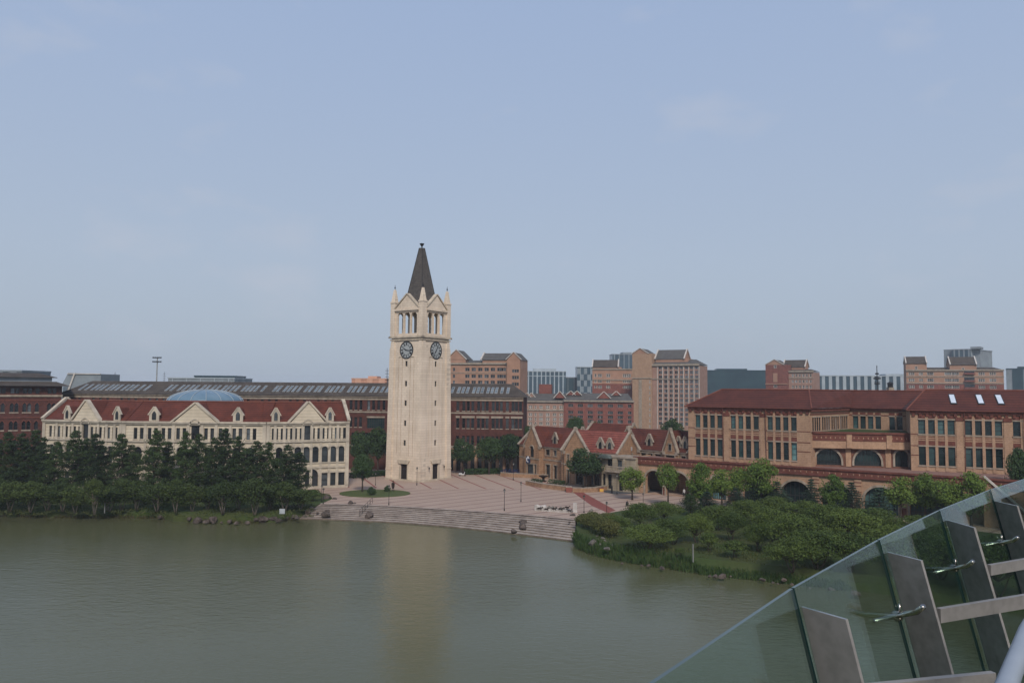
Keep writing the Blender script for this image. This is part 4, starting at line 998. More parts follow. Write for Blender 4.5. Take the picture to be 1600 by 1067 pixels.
office('office_block', 'wide dark teal glass hall behind the dark red hipped roof', c7(120), 600, c7(590), 590, 578.8, 30, teal_clad, teal_clad, 2.2, 0.25, extra=[(c7(250), c7(450), 575.6, 6)], bands=[(588.3, 0.9)])
office('office_block', 'office with wide white and dark vertical stripes behind the long red roof', c7(862), 560, c8(395), 545, 587, 24, glass_b, fin_pale, 4.75, 2.2, extra=[(c8(270), c8(392), 584, 1)])
office('office_block', 'striped grey office tower rising over the salmon block', c8(695), 620, c8(812), 612, 545.8, 20, glass_b, grey_clad, 3.4, 1.0, extra=[(c8(815), c8(880), 541.8, 2)])
t, F, zt = office('office_block', 'plain pale grey side wing of the striped office tower', c8(812), 613, c8(951), 640, 547.3, 20, grey_clad, grey_clad, 60, 0.2)
office('office_block', 'grey office at the right edge of the skyline', c8(1040), 560, c8(1240), 550, 576, 22, grey_clad, teal_clad, 12, 6.5, extra=[(c8(1118), c8(1240), 572.5, 2)])
office('office_block', 'low teal office behind the skylight roof, left of the tower', 303, 480, 368, 480, 587.5, 18, teal_clad, teal_clad, 3, 0.3)
office('office_block', 'long flat pale hall roof behind the skylight roof', 262, 440, 366, 440, 590.6, 30, grey_clad, fin_pale, 8, 0.4)
office('office_block', 'small flat dark roofed pavilion behind the arcaded brick building', -60, 320, 33, 320, 579, 20, grey_clad, grey_clad, 6, 3)
t, F, zt = office('office_block', 'low pale orange building with a roof tower beside the radio mast', 549, 520, 604, 520, 591.5, 20, mat('orange_render', (0.50, 0.25, 0.16), (0.42, 0.2, 0.13), stain=0.1), mat('orange_trim', (0.55, 0.30, 0.2), (0.5, 0.27, 0.18), stain=0), 8, 4, extra=[(573, 587, 587.5, 2)])
# wedge shaped office at left
F = Fr(XD(88, 330), XD(155, 330)); t = thing('office_block', 'grey wedge shaped office with a slanting white frame behind the skylight roof', 'office block', F.pt(F.L/2, 0, -8), 'far offices on the skyline')
m = MB(); Z = lambda y: F.z(120, y)
m.prism(F, [(F.u(92), 0), (F.u(155), 0), (F.u(155), Z(584)), (F.u(103.5), Z(582.5)), (F.u(95), Z(600))], -16, 0, 0); m.build('glass_wall', [grey_clad], t)
m = MB(); m.prism(F, [(F.u(104), Z(612)), (F.u(106.5), Z(612)), (F.u(116), Z(582.6)), (F.u(113.5), Z(582.6))], 0, 0.6); m.box(F, F.u(103), F.u(155), Z(584.5), Z(583.3), 0.01, 0.5); m.build('white_frame', [white_tr], t)
m = MB(); m.box(F, F.u(92), F.u(105), 0, Z(604), 0.01, 4); m.build('side_wing', [fin_pale], t)
# ================================================================== big tan hall on the right, on its podium
RL = Fr(XD(1075, 151), XD(1265, 137.5)); RR = Fr(XD(1421, 133.2), XD(1680, 123.5)); 
RH = thing('tan_brick_hall', 'long tan brick hall with dark red tiled roof on an arched podium', 'hall', (RL.pt(RL.L, 0, -8).x+8, 150, 0))
wl, tr, rd, rf = MB(), MB(), MB(), MB(); ZP = 6.85; ZE = 17.05; ZR = 20.4; used = [0]
upz = (HC-(673.0-612.6)*138.5/FPX, HC-(652.0-612.5)*138.5/FPX); lwz = (HC-(719.0-612.6)*138.5/FPX, HC-(691.5-612.5)*138.5/FPX)
def hall_front(F, cols, w=1.0):
    ops = []
    for p in cols:
        u = F.u(p, 680)
        if u+w/2 > F.L-0.3: continue
        ops += [(u-w/2, u+w/2, *upz, 'r'), (u-w/2, u+w/2, *lwz, 'r')]
    wall(wl, F, 0, F.L, ZP-0.2, ZE, ops, 0.35)
    wins(RH, F, ops, 0.3, S_T, used=used)
    for o in ops:
        tr.box(F, o[0]-0.06, o[1]+0.06, o[3]+0.01, o[3]+0.22, 0, 0.12); tr.box(F, o[0]-0.08, o[1]+0.08, o[2]-0.2, o[2]-0.01, 0, 0.14)
        rd.box(F, o[0]-0.02, o[1]+0.02, o[3]+0.24, o[3]+0.95, 0.0, 0.05)
        for k in range(3):
            if o[2] > 11: rd.box(F, o[0], o[1], o[2]-0.55-k*0.35, o[2]-0.45-k*0.35, 0, 0.05)
    us_ = sorted((o[0], o[1]) for o in ops if o[2] < 11)
    for z in (upz[0]-0.15, lwz[1]+0.05): rd.box(F, 0, F.L, z, z+0.14, 0, 0.035)
    for a, b2 in zip([0]+[x[1] for x in us_], [x[0] for x in us_]+[F.L]):
        z = (lwz[0]+lwz[1])/2; rd.box(F, a, b2, z, z+0.14, 0, 0.035)
    rd.box(F, 0, F.L, ZE-0.55, ZE, 0, 0.3); u = 0.3
    while u < F.L-0.4: rd.box(F, u, u+0.45, ZE-1.05, ZE-0.56, 0, 0.22); u += 1.05
    us = sorted(set(round((o[0]+o[1])/2, 3) for o in ops))
    for a, b2 in zip(us, us[1:]):
        m = (a+b2)/2; hw = 0.22 if b2-a < 2.4 else 0.55
        wl.box(F, m-hw, m+hw, ZP, ZE-1.1, 0, 0.1)
        if b2-a >= 2.4: rd.box(F, m-0.6, m+0.6, ZE-1.7, ZE-1.06, 0.0, 0.2)
hall_front(RL, [c7(x) for x in (126, 173, 219, 266, 353, 401, 449, 499, 590, 640, 690, 741)])
hall_front(RR, [c8(x) for x in (496, 557, 619, 682, 795, 858, 922, 985, 1106, 1170, 1236, 1300, 1420, 1485, 1550)], 1.14)
# flank going back from the left block, then recessed wall
c_a = RL.pt(RL.L, 0, 0); RM = Fr(XD(1326, 151.5), (RR.pt(0, 0, -13).x, RR.pt(0, 0, -13).y)); RF = Fr(c_a, RM.pt(0, 0, 0))
ops = []; n_ = 16
for g_i in range(4):
    for k in range(4):
        u = RF.L*(0.05+0.235*g_i+0.052*k)+0.4; ops.append((u-0.36, u+0.36, *upz, 'r'))
wall(wl, RF, 0, RF.L, ZP-0.2, ZE, ops, 0.16); wins(RH, RF, ops, 0.13, S_DK, used=used)
for o in ops: tr.box(RF, o[0]-0.03, o[1]+0.03, o[3], o[3]+0.2, 0, 0.12); tr.box(RF, o[0]-0.03, o[1]+0.03, o[2]-0.2, o[2], 0, 0.12)
rd.box(RF, 0, RF.L, ZE-0.55, ZE, 0, 0.3); rd.box(RF, 0, RF.L, ZE-1.1, ZE-0.9, 0, 0.1)
def c9(x): return 1240+x/8
ops = []
for x in (775, 867, 962, 1057, 1230, 1326, 1420):
    u = RM.u(c9(x), 660)
    if u+0.5 < RM.L: ops.append((u-0.5, u+0.5, *upz, 'r'))
wall(wl, RM, 0, RM.L, ZP-0.2, ZE, ops, 0.3); wins(RH, RM, ops, 0.26, S_T, used=used)
for o in ops: tr.box(RM, o[0]-0.06, o[1]+0.06, o[3]+0.01, o[3]+0.22, 0, 0.1); tr.box(RM, o[0]-0.06, o[1]+0.06, o[2]-0.2, o[2]-0.01, 0, 0.12); rd.box(RM, o[0], o[1], o[3]+0.24, o[3]+0.8, 0, 0.05)
rd.box(RM, 0, RM.L, ZE-0.55, ZE, 0, 0.3); rd.box(RM, 0, RM.L, ZE-1.5, ZE-1.3, 0, 0.05)
F = RR.side_l(13); wall(wl, F, 0, 13, ZP-0.2, ZE, []); F = RL.side_l(13); wall(wl, F, 0, 13, ZP-0.2, ZE, [])
F = RR.side_r(13); wall(wl, F, 0, 13, ZP-0.2, ZE, [])
# infill storey between the blocks with three arched windows and a planted terrace
RI = Fr(RL.pt(RL.L-1.0, 0, -1.6), RR.pt(0, 0, -3.0))
zt = RI.z(1345, 675)
arches = []
for x0, x1, in ((265, 595), (755, 1095), (1265, 1600)):
    a, b2 = RI.u(c9(x0), 720), RI.u(c9(x1), 720)
    if b2 > RI.L-0.3: b2 = RI.L-0.3
    arches.append((a, b2, RI.z(1340, 727.5), RI.z(1340, 702), 'a'))
iw = MB(); wall(iw, RI, 0, RI.L, ZP-0.2, zt-1.8, arches, 0.5)
ia = []
for o in arches: ia.append(win(RH, RI, o, 0.45, sty('inf', glass_t, frame_dk, 8, 2, 0.07)))
iw.box(RI, 0, RI.L, zt-3.2, zt-1.8, 0.0, 0.02)
iw.build('brick_infill', [mat('brown_red_brick', (0.19, 0.085, 0.058), (0.14, 0.062, 0.042), stain=0.15, fine=4)], RH)
par = MB(); par.box(RI, 0, RI.L, zt-2.9, zt-1.55, 0.0, 1.0, 0); par.box(RI, 0, RI.L, zt-1.54, zt-0.35, 0.0, 1.1, 1); par.box(RI, 0, RI.L, zt-0.34, zt, 0.0, 1.3, 1)
for k in range(24):
    u = 0.6+k*0.78
    if u < RI.L-0.3: par.box(RI, u, u+0.14, zt-1.15, zt-0.85, 1.1, 1.13, 0)
for px_ in (1324, 1386): u = RI.u(px_); par.box(RI, u-0.45, u+0.45, ZP, zt-2.95, 0.02, 0.16, 0); par.box(RI, u-0.45, u+0.45, zt-2.8, zt-.36, 1.0, 1.16, 0)
par.build('parapet', [tan_plain, red_trim, stone_tr], RH)
m = MB(); m.poly([RI.pt(0, zt-0.1, 0.9), RI.pt(RI.L, zt-0.1, 0.9), RM.pt(RM.L, zt-0.1, 0), RM.pt(0, zt-0.1, 0), RF.pt(0.1, zt-0.1, 0)]); m.build('planted_terrace', [grass_m], RH)
def archring(mb, F, o, t0, o1, mi, t1=None):
    t0 *= 0.75
    arc = arcpts(o[0]-t0, o[1]+t0, spring(o), o[3]+t0, 'a', 14); inn = arcpts(o[0]+0.01, o[1]-0.01, spring(o), o[3]-0.01, 'a', 14)
    for k in range(14): mb.prism(F, [inn[k], inn[k+1], arc[k+1], arc[k]], 0.0, o1, mi)
    mb.box(F, o[0]-t0, o[0]+0.01, o[2], spring(o), 0, o1, mi); mb.box(F, o[1]-0.01, o[1]+t0, o[2], spring(o), 0, o1, mi)
am = MB()
for o in arches: am = MB(); archring(am, RI, o, 0.42, 0.16, 0); am.build('arch_surround', [stone_tr], RH)
wl.build('wall', [tan], RH); tr.build('window_trim', [stone_tr], RH); rd.build('brick_band', [red_trim], RH)
# hipped roofs: left block, middle, right block
def hip(F, u0, u1, ze, zr, of, dr, h0, h1):
    roof(rf, F, u0, u1, ze, zr, of, -dr, -2*dr, h0, h1, 0)
hip(RL, -0.5, RL.L+0.4, ZE, ZR, 0.5, 7.5, 4.5, 2.5)
hip(RM, -2.5, RM.L+6, ZE+0.02, ZR-0.02, 0.5, 7.2, 0.5, 0.5)
rf.poly([RF.pt(-0.5, ZE+0.05, 0.55), RF.pt(RF.L, ZE+0.05, 0.55), RM.pt(-1.0, ZR-0.03, -7.2), RL.pt(RL.L-2.1, ZR-0.02, -7.5)])
hip(RR, -0.6, RR.L+0.5, ZE+0.01, ZR+0.15, 0.5, 8.0, 3.5, 4)
rfo = rf.build('roof', [dred_roof], RH)
cap = MB(); rt_m = mat('hip_tiles', (0.19, 0.065, 0.045), (0.14, 0.05, 0.036), stain=0.3)
for a, b2 in ((RL.pt(4.0, ZR+.05, -7.5), RL.pt(RL.L-2.1, ZR+.05, -7.5)), (RL.pt(-0.5, ZE+.05, .5), RL.pt(4.0, ZR+.05, -7.5)), (RL.pt(RL.L+.4, ZE+.1, .5), RL.pt(RL.L-2.1, ZR+.05, -7.5)), (RL.pt(RL.L-2.1, ZR+.05, -7.5), RM.pt(-1.0, ZR+.03, -7.2)), (RM.pt(-1.0, ZR+.03, -7.2), RM.pt(RM.L+5.5, ZR+.03, -7.2)), (RR.pt(2.9, ZR+.2, -8), RR.pt(RR.L-3.5, ZR+.2, -8)), (RR.pt(-0.6, ZE+.06, .5), RR.pt(2.9, ZR+.2, -8))):
    cap.tube([a, b2], 0.13, 5)
cap.build('ridge_cap', [rt_m], rfo)
gut = MB()
for F, u0, u1, o_ in ((RL, -0.5, RL.L+0.4, 0.62), (RM, -1, RM.L, 0.62), (RR, -0.6, RR.L+.5, 0.62)): gut.tube([F.pt(u0, ZE-.02, o_), F.pt(u1, ZE-.02, o_)], 0.1, 6)
for F, us_ in ((RL, (7.1, 15.2)), (RR, (8.1, 16.5))):
    for u in us_: gut.tube([F.pt(u, ZE-.1, .45), F.pt(u, ZP+.1, .16)], 0.06, 6)
gut.build('gutter', [red_trim], RH)
for x0, x1, ya, yb in ((680, 712, 622, 636), (856, 888, 622, 636.5), (983, 1016, 622, 636.8)):
    u = RR.u((c8(x0)+c8(x1))/2, 629, -3); s = MB()
    def rp(uu, t, h): return RR.pt(uu, ZE+0.01+(ZR+0.14-ZE)*t+h*0.9, 0.5-8.5*t+h*0.4)
    pts = [(u-0.5, 0.3), (u+0.5, 0.3), (u+0.5, 0.78), (u-0.5, 0.78)]
    s.poly([rp(x, t, 0.14) for x, t in pts], 1)
    for i in range(4): q, r_ = pts[i], pts[(i+1) % 4]; s.poly([rp(*q, 0), rp(*r_, 0), rp(*r_, 0.14), rp(*q, 0.14)], 1)
    s.poly([rp(x, t, 0.16) for x, t in [(u-0.38, 0.34), (u+0.38, 0.34), (u+0.38, 0.74), (u-0.38, 0.74)]], 0)
    s.build('skylight', [mat('bright_skylight%d' % x0, (0.62, 0.66, 0.72), (0.5, 0.55, 0.6), rough=0.15, stain=0), frame_dk], rfo)
# ------------------------------------------------------------------ podium
PO = Fr(P(992, 769, 0), P(1640, 829, 0)); zpt = 7.0
POD = thing('podium', 'tan brick podium with wide arches and a dark red parapet below the tan hall', 'podium', PO.pt(PO.L/2, 0, -3))
pw, pt_, pr = MB(), MB(), MB(); po = []
for pc, hw in ((1022, 13.5), (1059, 18.5), (1123, 12), (1184, 23), (1243.5, 24), (1308, 25), (1376, 27), (1450, 29)):
    a, b2 = PO.u(pc-hw, 770), PO.u(pc+hw, 770); po.append((a, b2, 0.02, 4.55, 'a'))
wall(pw, PO, 0, PO.L, 0, zpt, po, 1.0)
for i, o in enumerate(po):
    if i == 0: continue
    win(POD, PO, o, 0.95, S_BIG) if i not in (1,) else None
for o in po: am = MB(); archring(am, PO, o, 0.45, 0.18, 0); am.build('arch_surround', [stone_tr], POD)
u = 0
for o, o2 in zip(po, po[1:]):
    m_ = (o[1]+o2[0])/2
    if o2[0]-o[1] > 1.5:
        pw.box(PO, m_-0.55, m_+0.55, 0, zpt-1.1, 0, 0.2)
        for z in (5.6, 5.0, 4.4, 3.4, 2.4): pr.box(PO, m_-0.56, m_+0.56, z, z+0.13, 0.2, 0.24)
    pr.box(PO, o[1]+0.46, o2[0]-0.46, 0, 1.5, 0.0, 0.3); pt_.box(PO, o[1]+0.46, o2[0]-0.46, 1.5, 1.65, 0, 0.36)
pr.box(PO, 0, PO.L, zpt-1.1, zpt-0.2, 0.0, 0.25); pr.box(PO, -0.2, PO.L, zpt-0.2, zpt+0.1, -0.3, 0.45); pr.box(PO, 0, PO.L, zpt-1.3, zpt-1.1, 0, 0.4)
u = 0.5
while u < PO.L-0.3: pw.box(PO, u, u+0.13, zpt-0.82, zpt-0.55, 0.25, 0.28); u += 0.95
F = PO.side_l(16); wall(pw, F, 0, 16, 0, zpt, [])
pw.build('wall', [tan_plain], POD); pt_.build('plinth_coping', [stone_tr], POD); pr.build('parapet', [red_trim], POD)
m = MB(); m.poly([PO.pt(0, zpt-0.25), PO.pt(PO.L, zpt-0.25), PO.pt(PO.L, zpt-0.25, -16), PO.pt(0, zpt-0.25, -16)]); m.build('deck', [mat('podium_paving', (0.26, 0.15, 0.12), (0.2, 0.12, 0.1), stain=0, fine=4)], POD)
m = MB(); m.box(PO, 0.3, PO.u(1082), 0.03, 3.2, -9, -8.6, 0); m.build('inner_wall', [red_trim], POD)
# outer stair rising along the podium at the right edge
st = MB(); A0 = PO.u(1538, 745); A1 = PO.u(1625, 770); n_ = 30
ST = Fr(PO.pt(A0, 0, 2.4), PO.pt(A1, 0, 2.4)); 
pl = [(0, 0), (ST.L, 0), (ST.L, 0.4), (0, zpt-0.1)]
st.prism(ST, pl, -2.0, 0, 0); st.rake(ST, (0, zpt+0.5), (ST.L, 0.9), 0.28, -0.3, 0.2, 1); st.rake(ST, (0, zpt), (ST.L, 0.4), 0.5, -0.2, 0.05, 2)
o = st.build('outdoor_stair', [tan_plain, white_tr, red_trim], None); tag(o, 'straight brick outdoor stair with pale handrail going down along the podium at the right edge', 'stair')

# ================================================================== gabled shops
def gable_front(t, F, uc, hw, ze, zp, o, back, wins_=(), base=None, mats=None, cop=0.24):
    """projecting gabled bay"""
    w_ = MB(); u0, u1 = uc-hw, uc+hw; lo = [x for x in wins_ if x[3] <= ze+0.01]; hi = [x for x in wins_ if x[3] > ze+0.01]
    G = F.off(o)
    wall(w_, G, u0, u1, 0, ze, lo, 0.3)
    w_.prism(G, [(u0, ze), (u1, ze), (uc, zp)], -0.3, 0.0, 0)
    for Q in (Fr(G.pt(u0, 0, -o-back), G.pt(u0, 0, 0)), Fr(G.pt(u1, 0, 0), G.pt(u1, 0, -o-back))): wall(w_, Q, 0, Q.L, 0, ze, [])
    w_.rake(G, (u0-0.3, ze-0.25), (uc, zp-0.1), cop, -0.5, 0.22, 1); w_.rake(G, (u1+0.3, ze-0.25), (uc, zp-0.1), cop, -0.5, 0.22, 1)
    w_.box(G, u0-0.1, u1+0.1, 4.15, 4.4, 0.0, 0.12, 1)
    w_.prism(G, [(uc-0.3, zp-0.1), (uc+0.3, zp-0.1), (uc+0.2, zp+0.5), (uc-0.2, zp+0.5)], -0.45, 0.2, 1)
    for x in (u0, u1): w_.box(G, x-0.28, x+0.28, ze-0.6, ze+0.05, -0.3, 0.18, 1)
    w_.poly([G.pt(u0-0.25, ze-0.2, -0.4), G.pt(uc, zp-0.08, -0.4), G.pt(uc, zp-0.08, -o-back), G.pt(u0-0.25, ze-0.2, -o-back)], 2)
    w_.poly([G.pt(uc, zp-0.08, -0.4), G.pt(u1+0.25, ze-0.2, -0.4), G.pt(u1+0.25, ze-0.2, -o-back), G.pt(uc, zp-0.08, -o-back)], 2)
    for x in wins_:
        if x in lo: win(t, G, x, 0.26, S_DK2)
        else: win(t, G, x, -0.02, S_DK)
        if x[4] == 'a':
            arc = arcpts(x[0]-0.25, x[1]+0.25, spring(x), x[3]+0.25, 'a', 10); inn = arcpts(x[0]-0.01, x[1]+0.01, spring(x), x[3]+0.01, 'a', 10)
            for k in range(10): w_.prism(G, [inn[k], inn[k+1], arc[k+1], arc[k]], 0.0, 0.12, 1)
        else:
            w_.box(G, x[0]-0.14, x[0], x[2], x[3], 0, 0.1, 1); w_.box(G, x[1], x[1]+0.14, x[2], x[3], 0, 0.1, 1); w_.box(G, x[0]-0.2, x[1]+0.2, x[3], x[3]+0.2, 0, 0.13, 1)
        w_.box(G, x[0]-0.2, x[1]+0.2, x[2]-0.16, x[2]-0.01, 0, 0.14, 1)
    w_.build('gable_bay', mats, t)
def shop(label, px0, D0, px1, D1, ze, zr, depth, wins_px, rm, gables=(), dormers=(), endr=True, endl=True):
    F = Fr(XD(px0, D0), XD(px1, D1)); t = thing('shop_house', label, 'shop', F.pt(F.L/2, 0, -depth/2), 'gabled shop houses on the plaza')
    w_ = MB(); ops = []
    for (p, w2, za, zb, k) in wins_px: u = F.u(p, 700); ops.append((u-w2/2, u+w2/2, za, zb, k))
    ops = [o for o in ops if o[0] > 0.1 and o[1] < F.L-0.1]
    wall(w_, F, 0, F.L, 0, ze, ops, 0.3); wins(t, F, ops, 0.26, S_DK2)
    for x in ops:
        w_.box(F, x[0]-0.2, x[1]+0.2, x[3], x[3]+0.22, 0, 0.13, 1); w_.box(F, x[0]-0.2, x[1]+0.2, x[2]-0.16, x[2], 0, 0.14, 1)
        w_.box(F, x[0]-0.14, x[0], x[2], x[3], 0, 0.1, 1); w_.box(F, x[1], x[1]+0.14, x[2], x[3], 0, 0.1, 1)
    w_.box(F, 0, F.L, ze-0.25, ze, 0, 0.25, 1); w_.box(F, 0, F.L, 4.15, 4.4, 0, 0.1, 1)
    for i, Q in enumerate((F.side_r(depth), F.side_l(depth))):
        wall(w_, Q, 0, depth, 0, ze, []); w_.prism(Q, [(0, ze), (depth, ze), (depth/2, zr)], -0.3, 0, 0)
        if (i == 0 and endr) or (i == 1 and endl):
            w_.rake(Q, (-0.4, ze-0.2), (depth/2, zr-0.05), 0.3, -0.35, 0.12, 1); w_.rake(Q, (depth+0.4, ze-0.2), (depth/2, zr-0.05), 0.3, -0.45, 0.15, 1)
            w_.prism(Q, [(depth/2-0.35, zr), (depth/2+0.35, zr), (depth/2+0.22, zr+0.55), (depth/2-0.22, zr+0.55)], -0.4, 0.12, 1)
    w_.build('wall', [shop_brick, stone_tr], t)
    r_ = MB(); roof(r_, F, 0.15, F.L-0.15, ze, zr, 0.35, -depth/2, -depth-0.3, 0, 0, 0); r_.build('roof', [rm], t)
    for (p, hw, zp, o, ws) in gables:
        u = F.u(p, 690, o); gable_front(t, F, u, hw, ze, zp, o, depth*0.35, [(u+a, u+b2, c, d, k) for a, b2, c, d, k in ws], mats=[shop_brick, stone_tr, rm])
    for (p, hw, h, zb) in dormers: dormer(t, F, F.u(p, 690, -0.6), zb, hw, h, -0.6, [stone_tr, stone_tr, rm], 2.2)
    return t, F
GW = lambda *a: list(a)
# back row first
shop('dark roofed shop house peeping over the bright red roof', 905, 186, 971, 176, 7.6, 12.1, 9, [], red_roof)
shopA, FA = shop('ochre gabled shop at the row\'s left end with a dark blue sign over its door', 812, 184, 886, 170, 7.2, 11.4, 9.5,
     [(856, 1.5, 5.3, 6.6, 'r'), (867.5, 1.1, 5.3, 6.6, 'r'), (856.5, 1.5, 0.3, 3.2, 'r'), (868, 1.1, 0.3, 3.2, 'r'), (879, 0.6, 4.9, 6.3, 'r')], red_roof,
     gables=[(831, 2.75, 11.6, 1.2, [(-0.7, 0.7, 4.6, 7.15, 'a'), (-1.7, 0.6, 0.25, 3.0, 'r'), (1.05, 1.75, 0.25, 3.0, 'r')])],
     dormers=[(867, 0.75, 2.9, 7.6)])
shopB, FB_ = shop('ochre shop with the brightest red roof, behind the dark round tree', 878, 167.5, 966, 158, 7.1, 11.4, 9.5,
     [(922, 1.6, 0.3, 3.2, 'r'), (933, 1.4, 0.3, 3.2, 'r'), (945, 1.6, 0.3, 3.2, 'r'), (925, 1.5, 4.9, 6.4, 'r'), (945, 1.5, 4.9, 6.4, 'r'), (957, 1.2, 4.9, 6.4, 'r')], bred_roof,
     gables=[(899.5, 3.0, 11.6, 1.3, [(-0.45, 0.35, 6.0, 7.05, 'r'), (-2.2, -1.75, 4.6, 6.4, 'r'), (-2.2, -1.7, 0.3, 3.2, 'r'), (0.1, 2.0, 0.3, 3.2, 'r')])],
     dormers=[(938, 0.85, 2.9, 7.3), (952.5, 0.85, 2.9, 7.3)])
shopC, FC = shop('ochre shop with long dark red roof at the right end of the row', 962, 166, 1076, 152, 7.9, 11.9, 9,
     [(1005.5, 1.3, 5.9, 7.2, 'r'), (1016, 1.3, 5.9, 7.2, 'r'), (1028, 1.5, 5.9, 7.2, 'r'), (1056, 1.1, 6.0, 7.2, 'r'), (1068, 1.1, 6.0, 7.2, 'r')], dred_roof,
     gables=[(980.5, 2.9, 12.1, 0.8, [(-0.4, 0.4, 8.0, 9.1, 'r'), (-1.3, 1.3, 4.6, 6.9, 'r')]), (1047, 1.5, 12.2, 0.6, [(-0.3, 0.3, 8.2, 9.4, 'r'), (-1.1, 1.1, 6.0, 7.2, 'r')])],
     dormers=[(1014.5, 0.8, 3.0, 8.1), (1060, 0.6, 2.9, 8.1), (1070, 0.6, 2.9, 8.1)])
# pale corner house with balcony between shop and podium
F = Fr(XD(940, 157.5), XD(993, 152)); t = thing('corner_house', 'pale stone two storey corner house with arched doorway and balcony beside the podium', 'shop', F.pt(F.L/2, 0, -2))
w_ = MB(); ops = []
for p, w2, a, b2, k in ((945, 1.1, 0.3, 3.2, 'r'), (952.5, 1.0, 0.3, 3.2, 'r'), (969.5, 1.0, 0.1, 3.4, 'a'), (952.5, 1.2, 4.6, 6.2, 'r'), (968, 1.2, 4.3, 6.2, 'r')): u = F.u(p, 720); ops.append((u-w2/2, u+w2/2, a, b2, k))
wall(w_, F, 0, F.L, 0, 6.9, ops, 0.4); wins(t, F, ops, 0.36, S_DK2)
for Q in (F.side_r(5), F.side_l(5)): wall(w_, Q, 0, 5, 0, 6.9, [])
w_.poly([F.pt(0, 6.9), F.pt(F.L, 6.9), F.pt(F.L, 6.9, -5), F.pt(0, 6.9, -5)], 1)
w_.box(F, -0.1, F.L+0.1, 6.6, 6.95, -0.1, 0.3, 1); w_.box(F, F.u(951, 700), F.L, 3.8, 4.1, 0, 1.3, 1)
for k in range(14): u = F.u(952, 700)+k*0.42; w_.box(F, u, u+0.07, 4.1, 4.85, 1.1, 1.18, 1) if u < F.L else None
w_.box(F, F.u(951, 700), F.L, 4.85, 4.98, 1.05, 1.25, 1)
for p in (948.5, 959.5, 963, 976): u = F.u(p, 720); w_.box(F, u-0.25, u+0.25, 0, 6.6, 0, 0.2, 0)
w_.build('wall', [mat('aged_cream_stone', (0.36, 0.30, 0.215), (0.27, 0.22, 0.16), stain=0.3, courses=(0.5, 0.1, 0.7)), stone_tr], t)
m = MB(); ua, ub = F.u(939, 700), F.u(958, 700); m.prism(F, [(ua, 6.45), (ub, 6.45), (ub-0.5, 7.05), (ua+0.5, 7.05)], 0.0, 1.3); m.build('awning', [mat('grey_green_awning', (0.11, 0.13, 0.12), stain=0.2)], t)
# shop sign over the door of the left shop: white curl on dark blue
G = FA.off(1.2+0.02); u = G.u(825.5, 720); z = 3.95
m = MB(); m.box(G, u-0.75, u+0.75, z-0.85, z+0.75, 0, 0.12, 0)
arc = []
for k in range(17):
    a = radians(20+k*17); arc.append((a, 0.55))
for (a, r0), (b2, r1) in zip(arc, arc[1:]):
    th = 0.10+0.16*sin((a-radians(20))/radians(272)*pi)
    m.prism(G, [(u+(r0-th)*cos(a), z+(r0-th)*sin(a)), (u+(r0+th*0.3)*cos(a), z+(r0+th*0.3)*sin(a)), (u+(r0+th*0.3)*cos(b2), z+(r0+th*0.3)*sin(b2)), (u+(r0-th)*cos(b2), z+(r0-th)*sin(b2))], 0.12, 0.16, 1)
m.prism(G, [(u-0.25, z+0.5), (u+0.35, z+0.5), (u+0.12, z+0.85), (u-0.1, z+0.75)], 0.12, 0.16, 1)
o = m.build('shop_sign', [mat('navy_panel', (0.02, 0.03, 0.08), stain=0), mat('white_panel', (0.75, 0.76, 0.78), stain=0)]); tag(o, 'dark blue shop sign with a white curled mark above the door of the left shop', 'sign')
G = FC.off(0.85); u = G.u(980, 702); m = MB(); zq = G.z(980, 701); m.box(G, u-1.35, u+1.35, zq-0.35, zq+0.45, 0, 0.15, 0)
for k, x in enumerate((-0.95, -0.72, -0.5, -0.28)): m.box(G, u+x, u+x+0.13, zq-0.12, zq+0.18, 0.15, 0.17, 1)
o = m.build('shop_sign', [mat('pale_fascia', (0.5, 0.5, 0.52), stain=0.1), frame_dk]); tag(o, 'pale fascia sign above the upper window of the right hand shop', 'sign')
# ================================================================== vegetation
def ell_leaf(mb, c, rx, ry, rz, n, size, R, asp=0.7, shell=0.5, upb=0.3, mi=0):
    v, f, m = mb.v, mb.f, mb.m
    for _ in range(n):
        while True:
            x, y, z = R.uniform(-1, 1), R.uniform(-1, 1), R.uniform(-1, 1); q = x*x+y*y+z*z
            if 0.02 < q <= 1: break
        k = (q**0.5)**(-shell); x *= k; y *= k; z *= k
        nx, ny, nz = x+R.gauss(0, 0.7), y+R.gauss(0, 0.7), z+upb+R.gauss(0, 0.7)
        N = Vector((nx, ny, nz)).normalized(); T = N.cross(Vector((R.gauss(0, 1), R.gauss(0, 1), R.gauss(0, 0.6)))).normalized(); B = N.cross(T)
        s = size*R.uniform(0.6, 1.35); p = Vector((c[0]+x*rx, c[1]+y*ry, c[2]+z*rz)); a = T*s*0.5; b = B*s*0.5*asp
        i = len(v); v.extend((tuple(p-a), tuple(p-b), tuple(p+a), tuple(p+b))); f.append((i, i+1, i+2, i+3)); m.append(mi)
def tree_obj(name, trunk, crown, bk, lf):
    r = bpy.data.objects.new(name, None); COL.objects.link(r); WM[r.name] = Matrix.Identity(4); r.empty_display_size = 0.5
    if trunk.f: t = bpy.data.objects.new('trunk', trunk.mesh('trunk', [bk])); COL.objects.link(t); t.parent = r; t.data.polygons.foreach_set('use_smooth', [True]*len(trunk.f))
    c = bpy.data.objects.new('crown', crown.mesh('crown', [lf])); COL.objects.link(c); c.parent = r
    return r
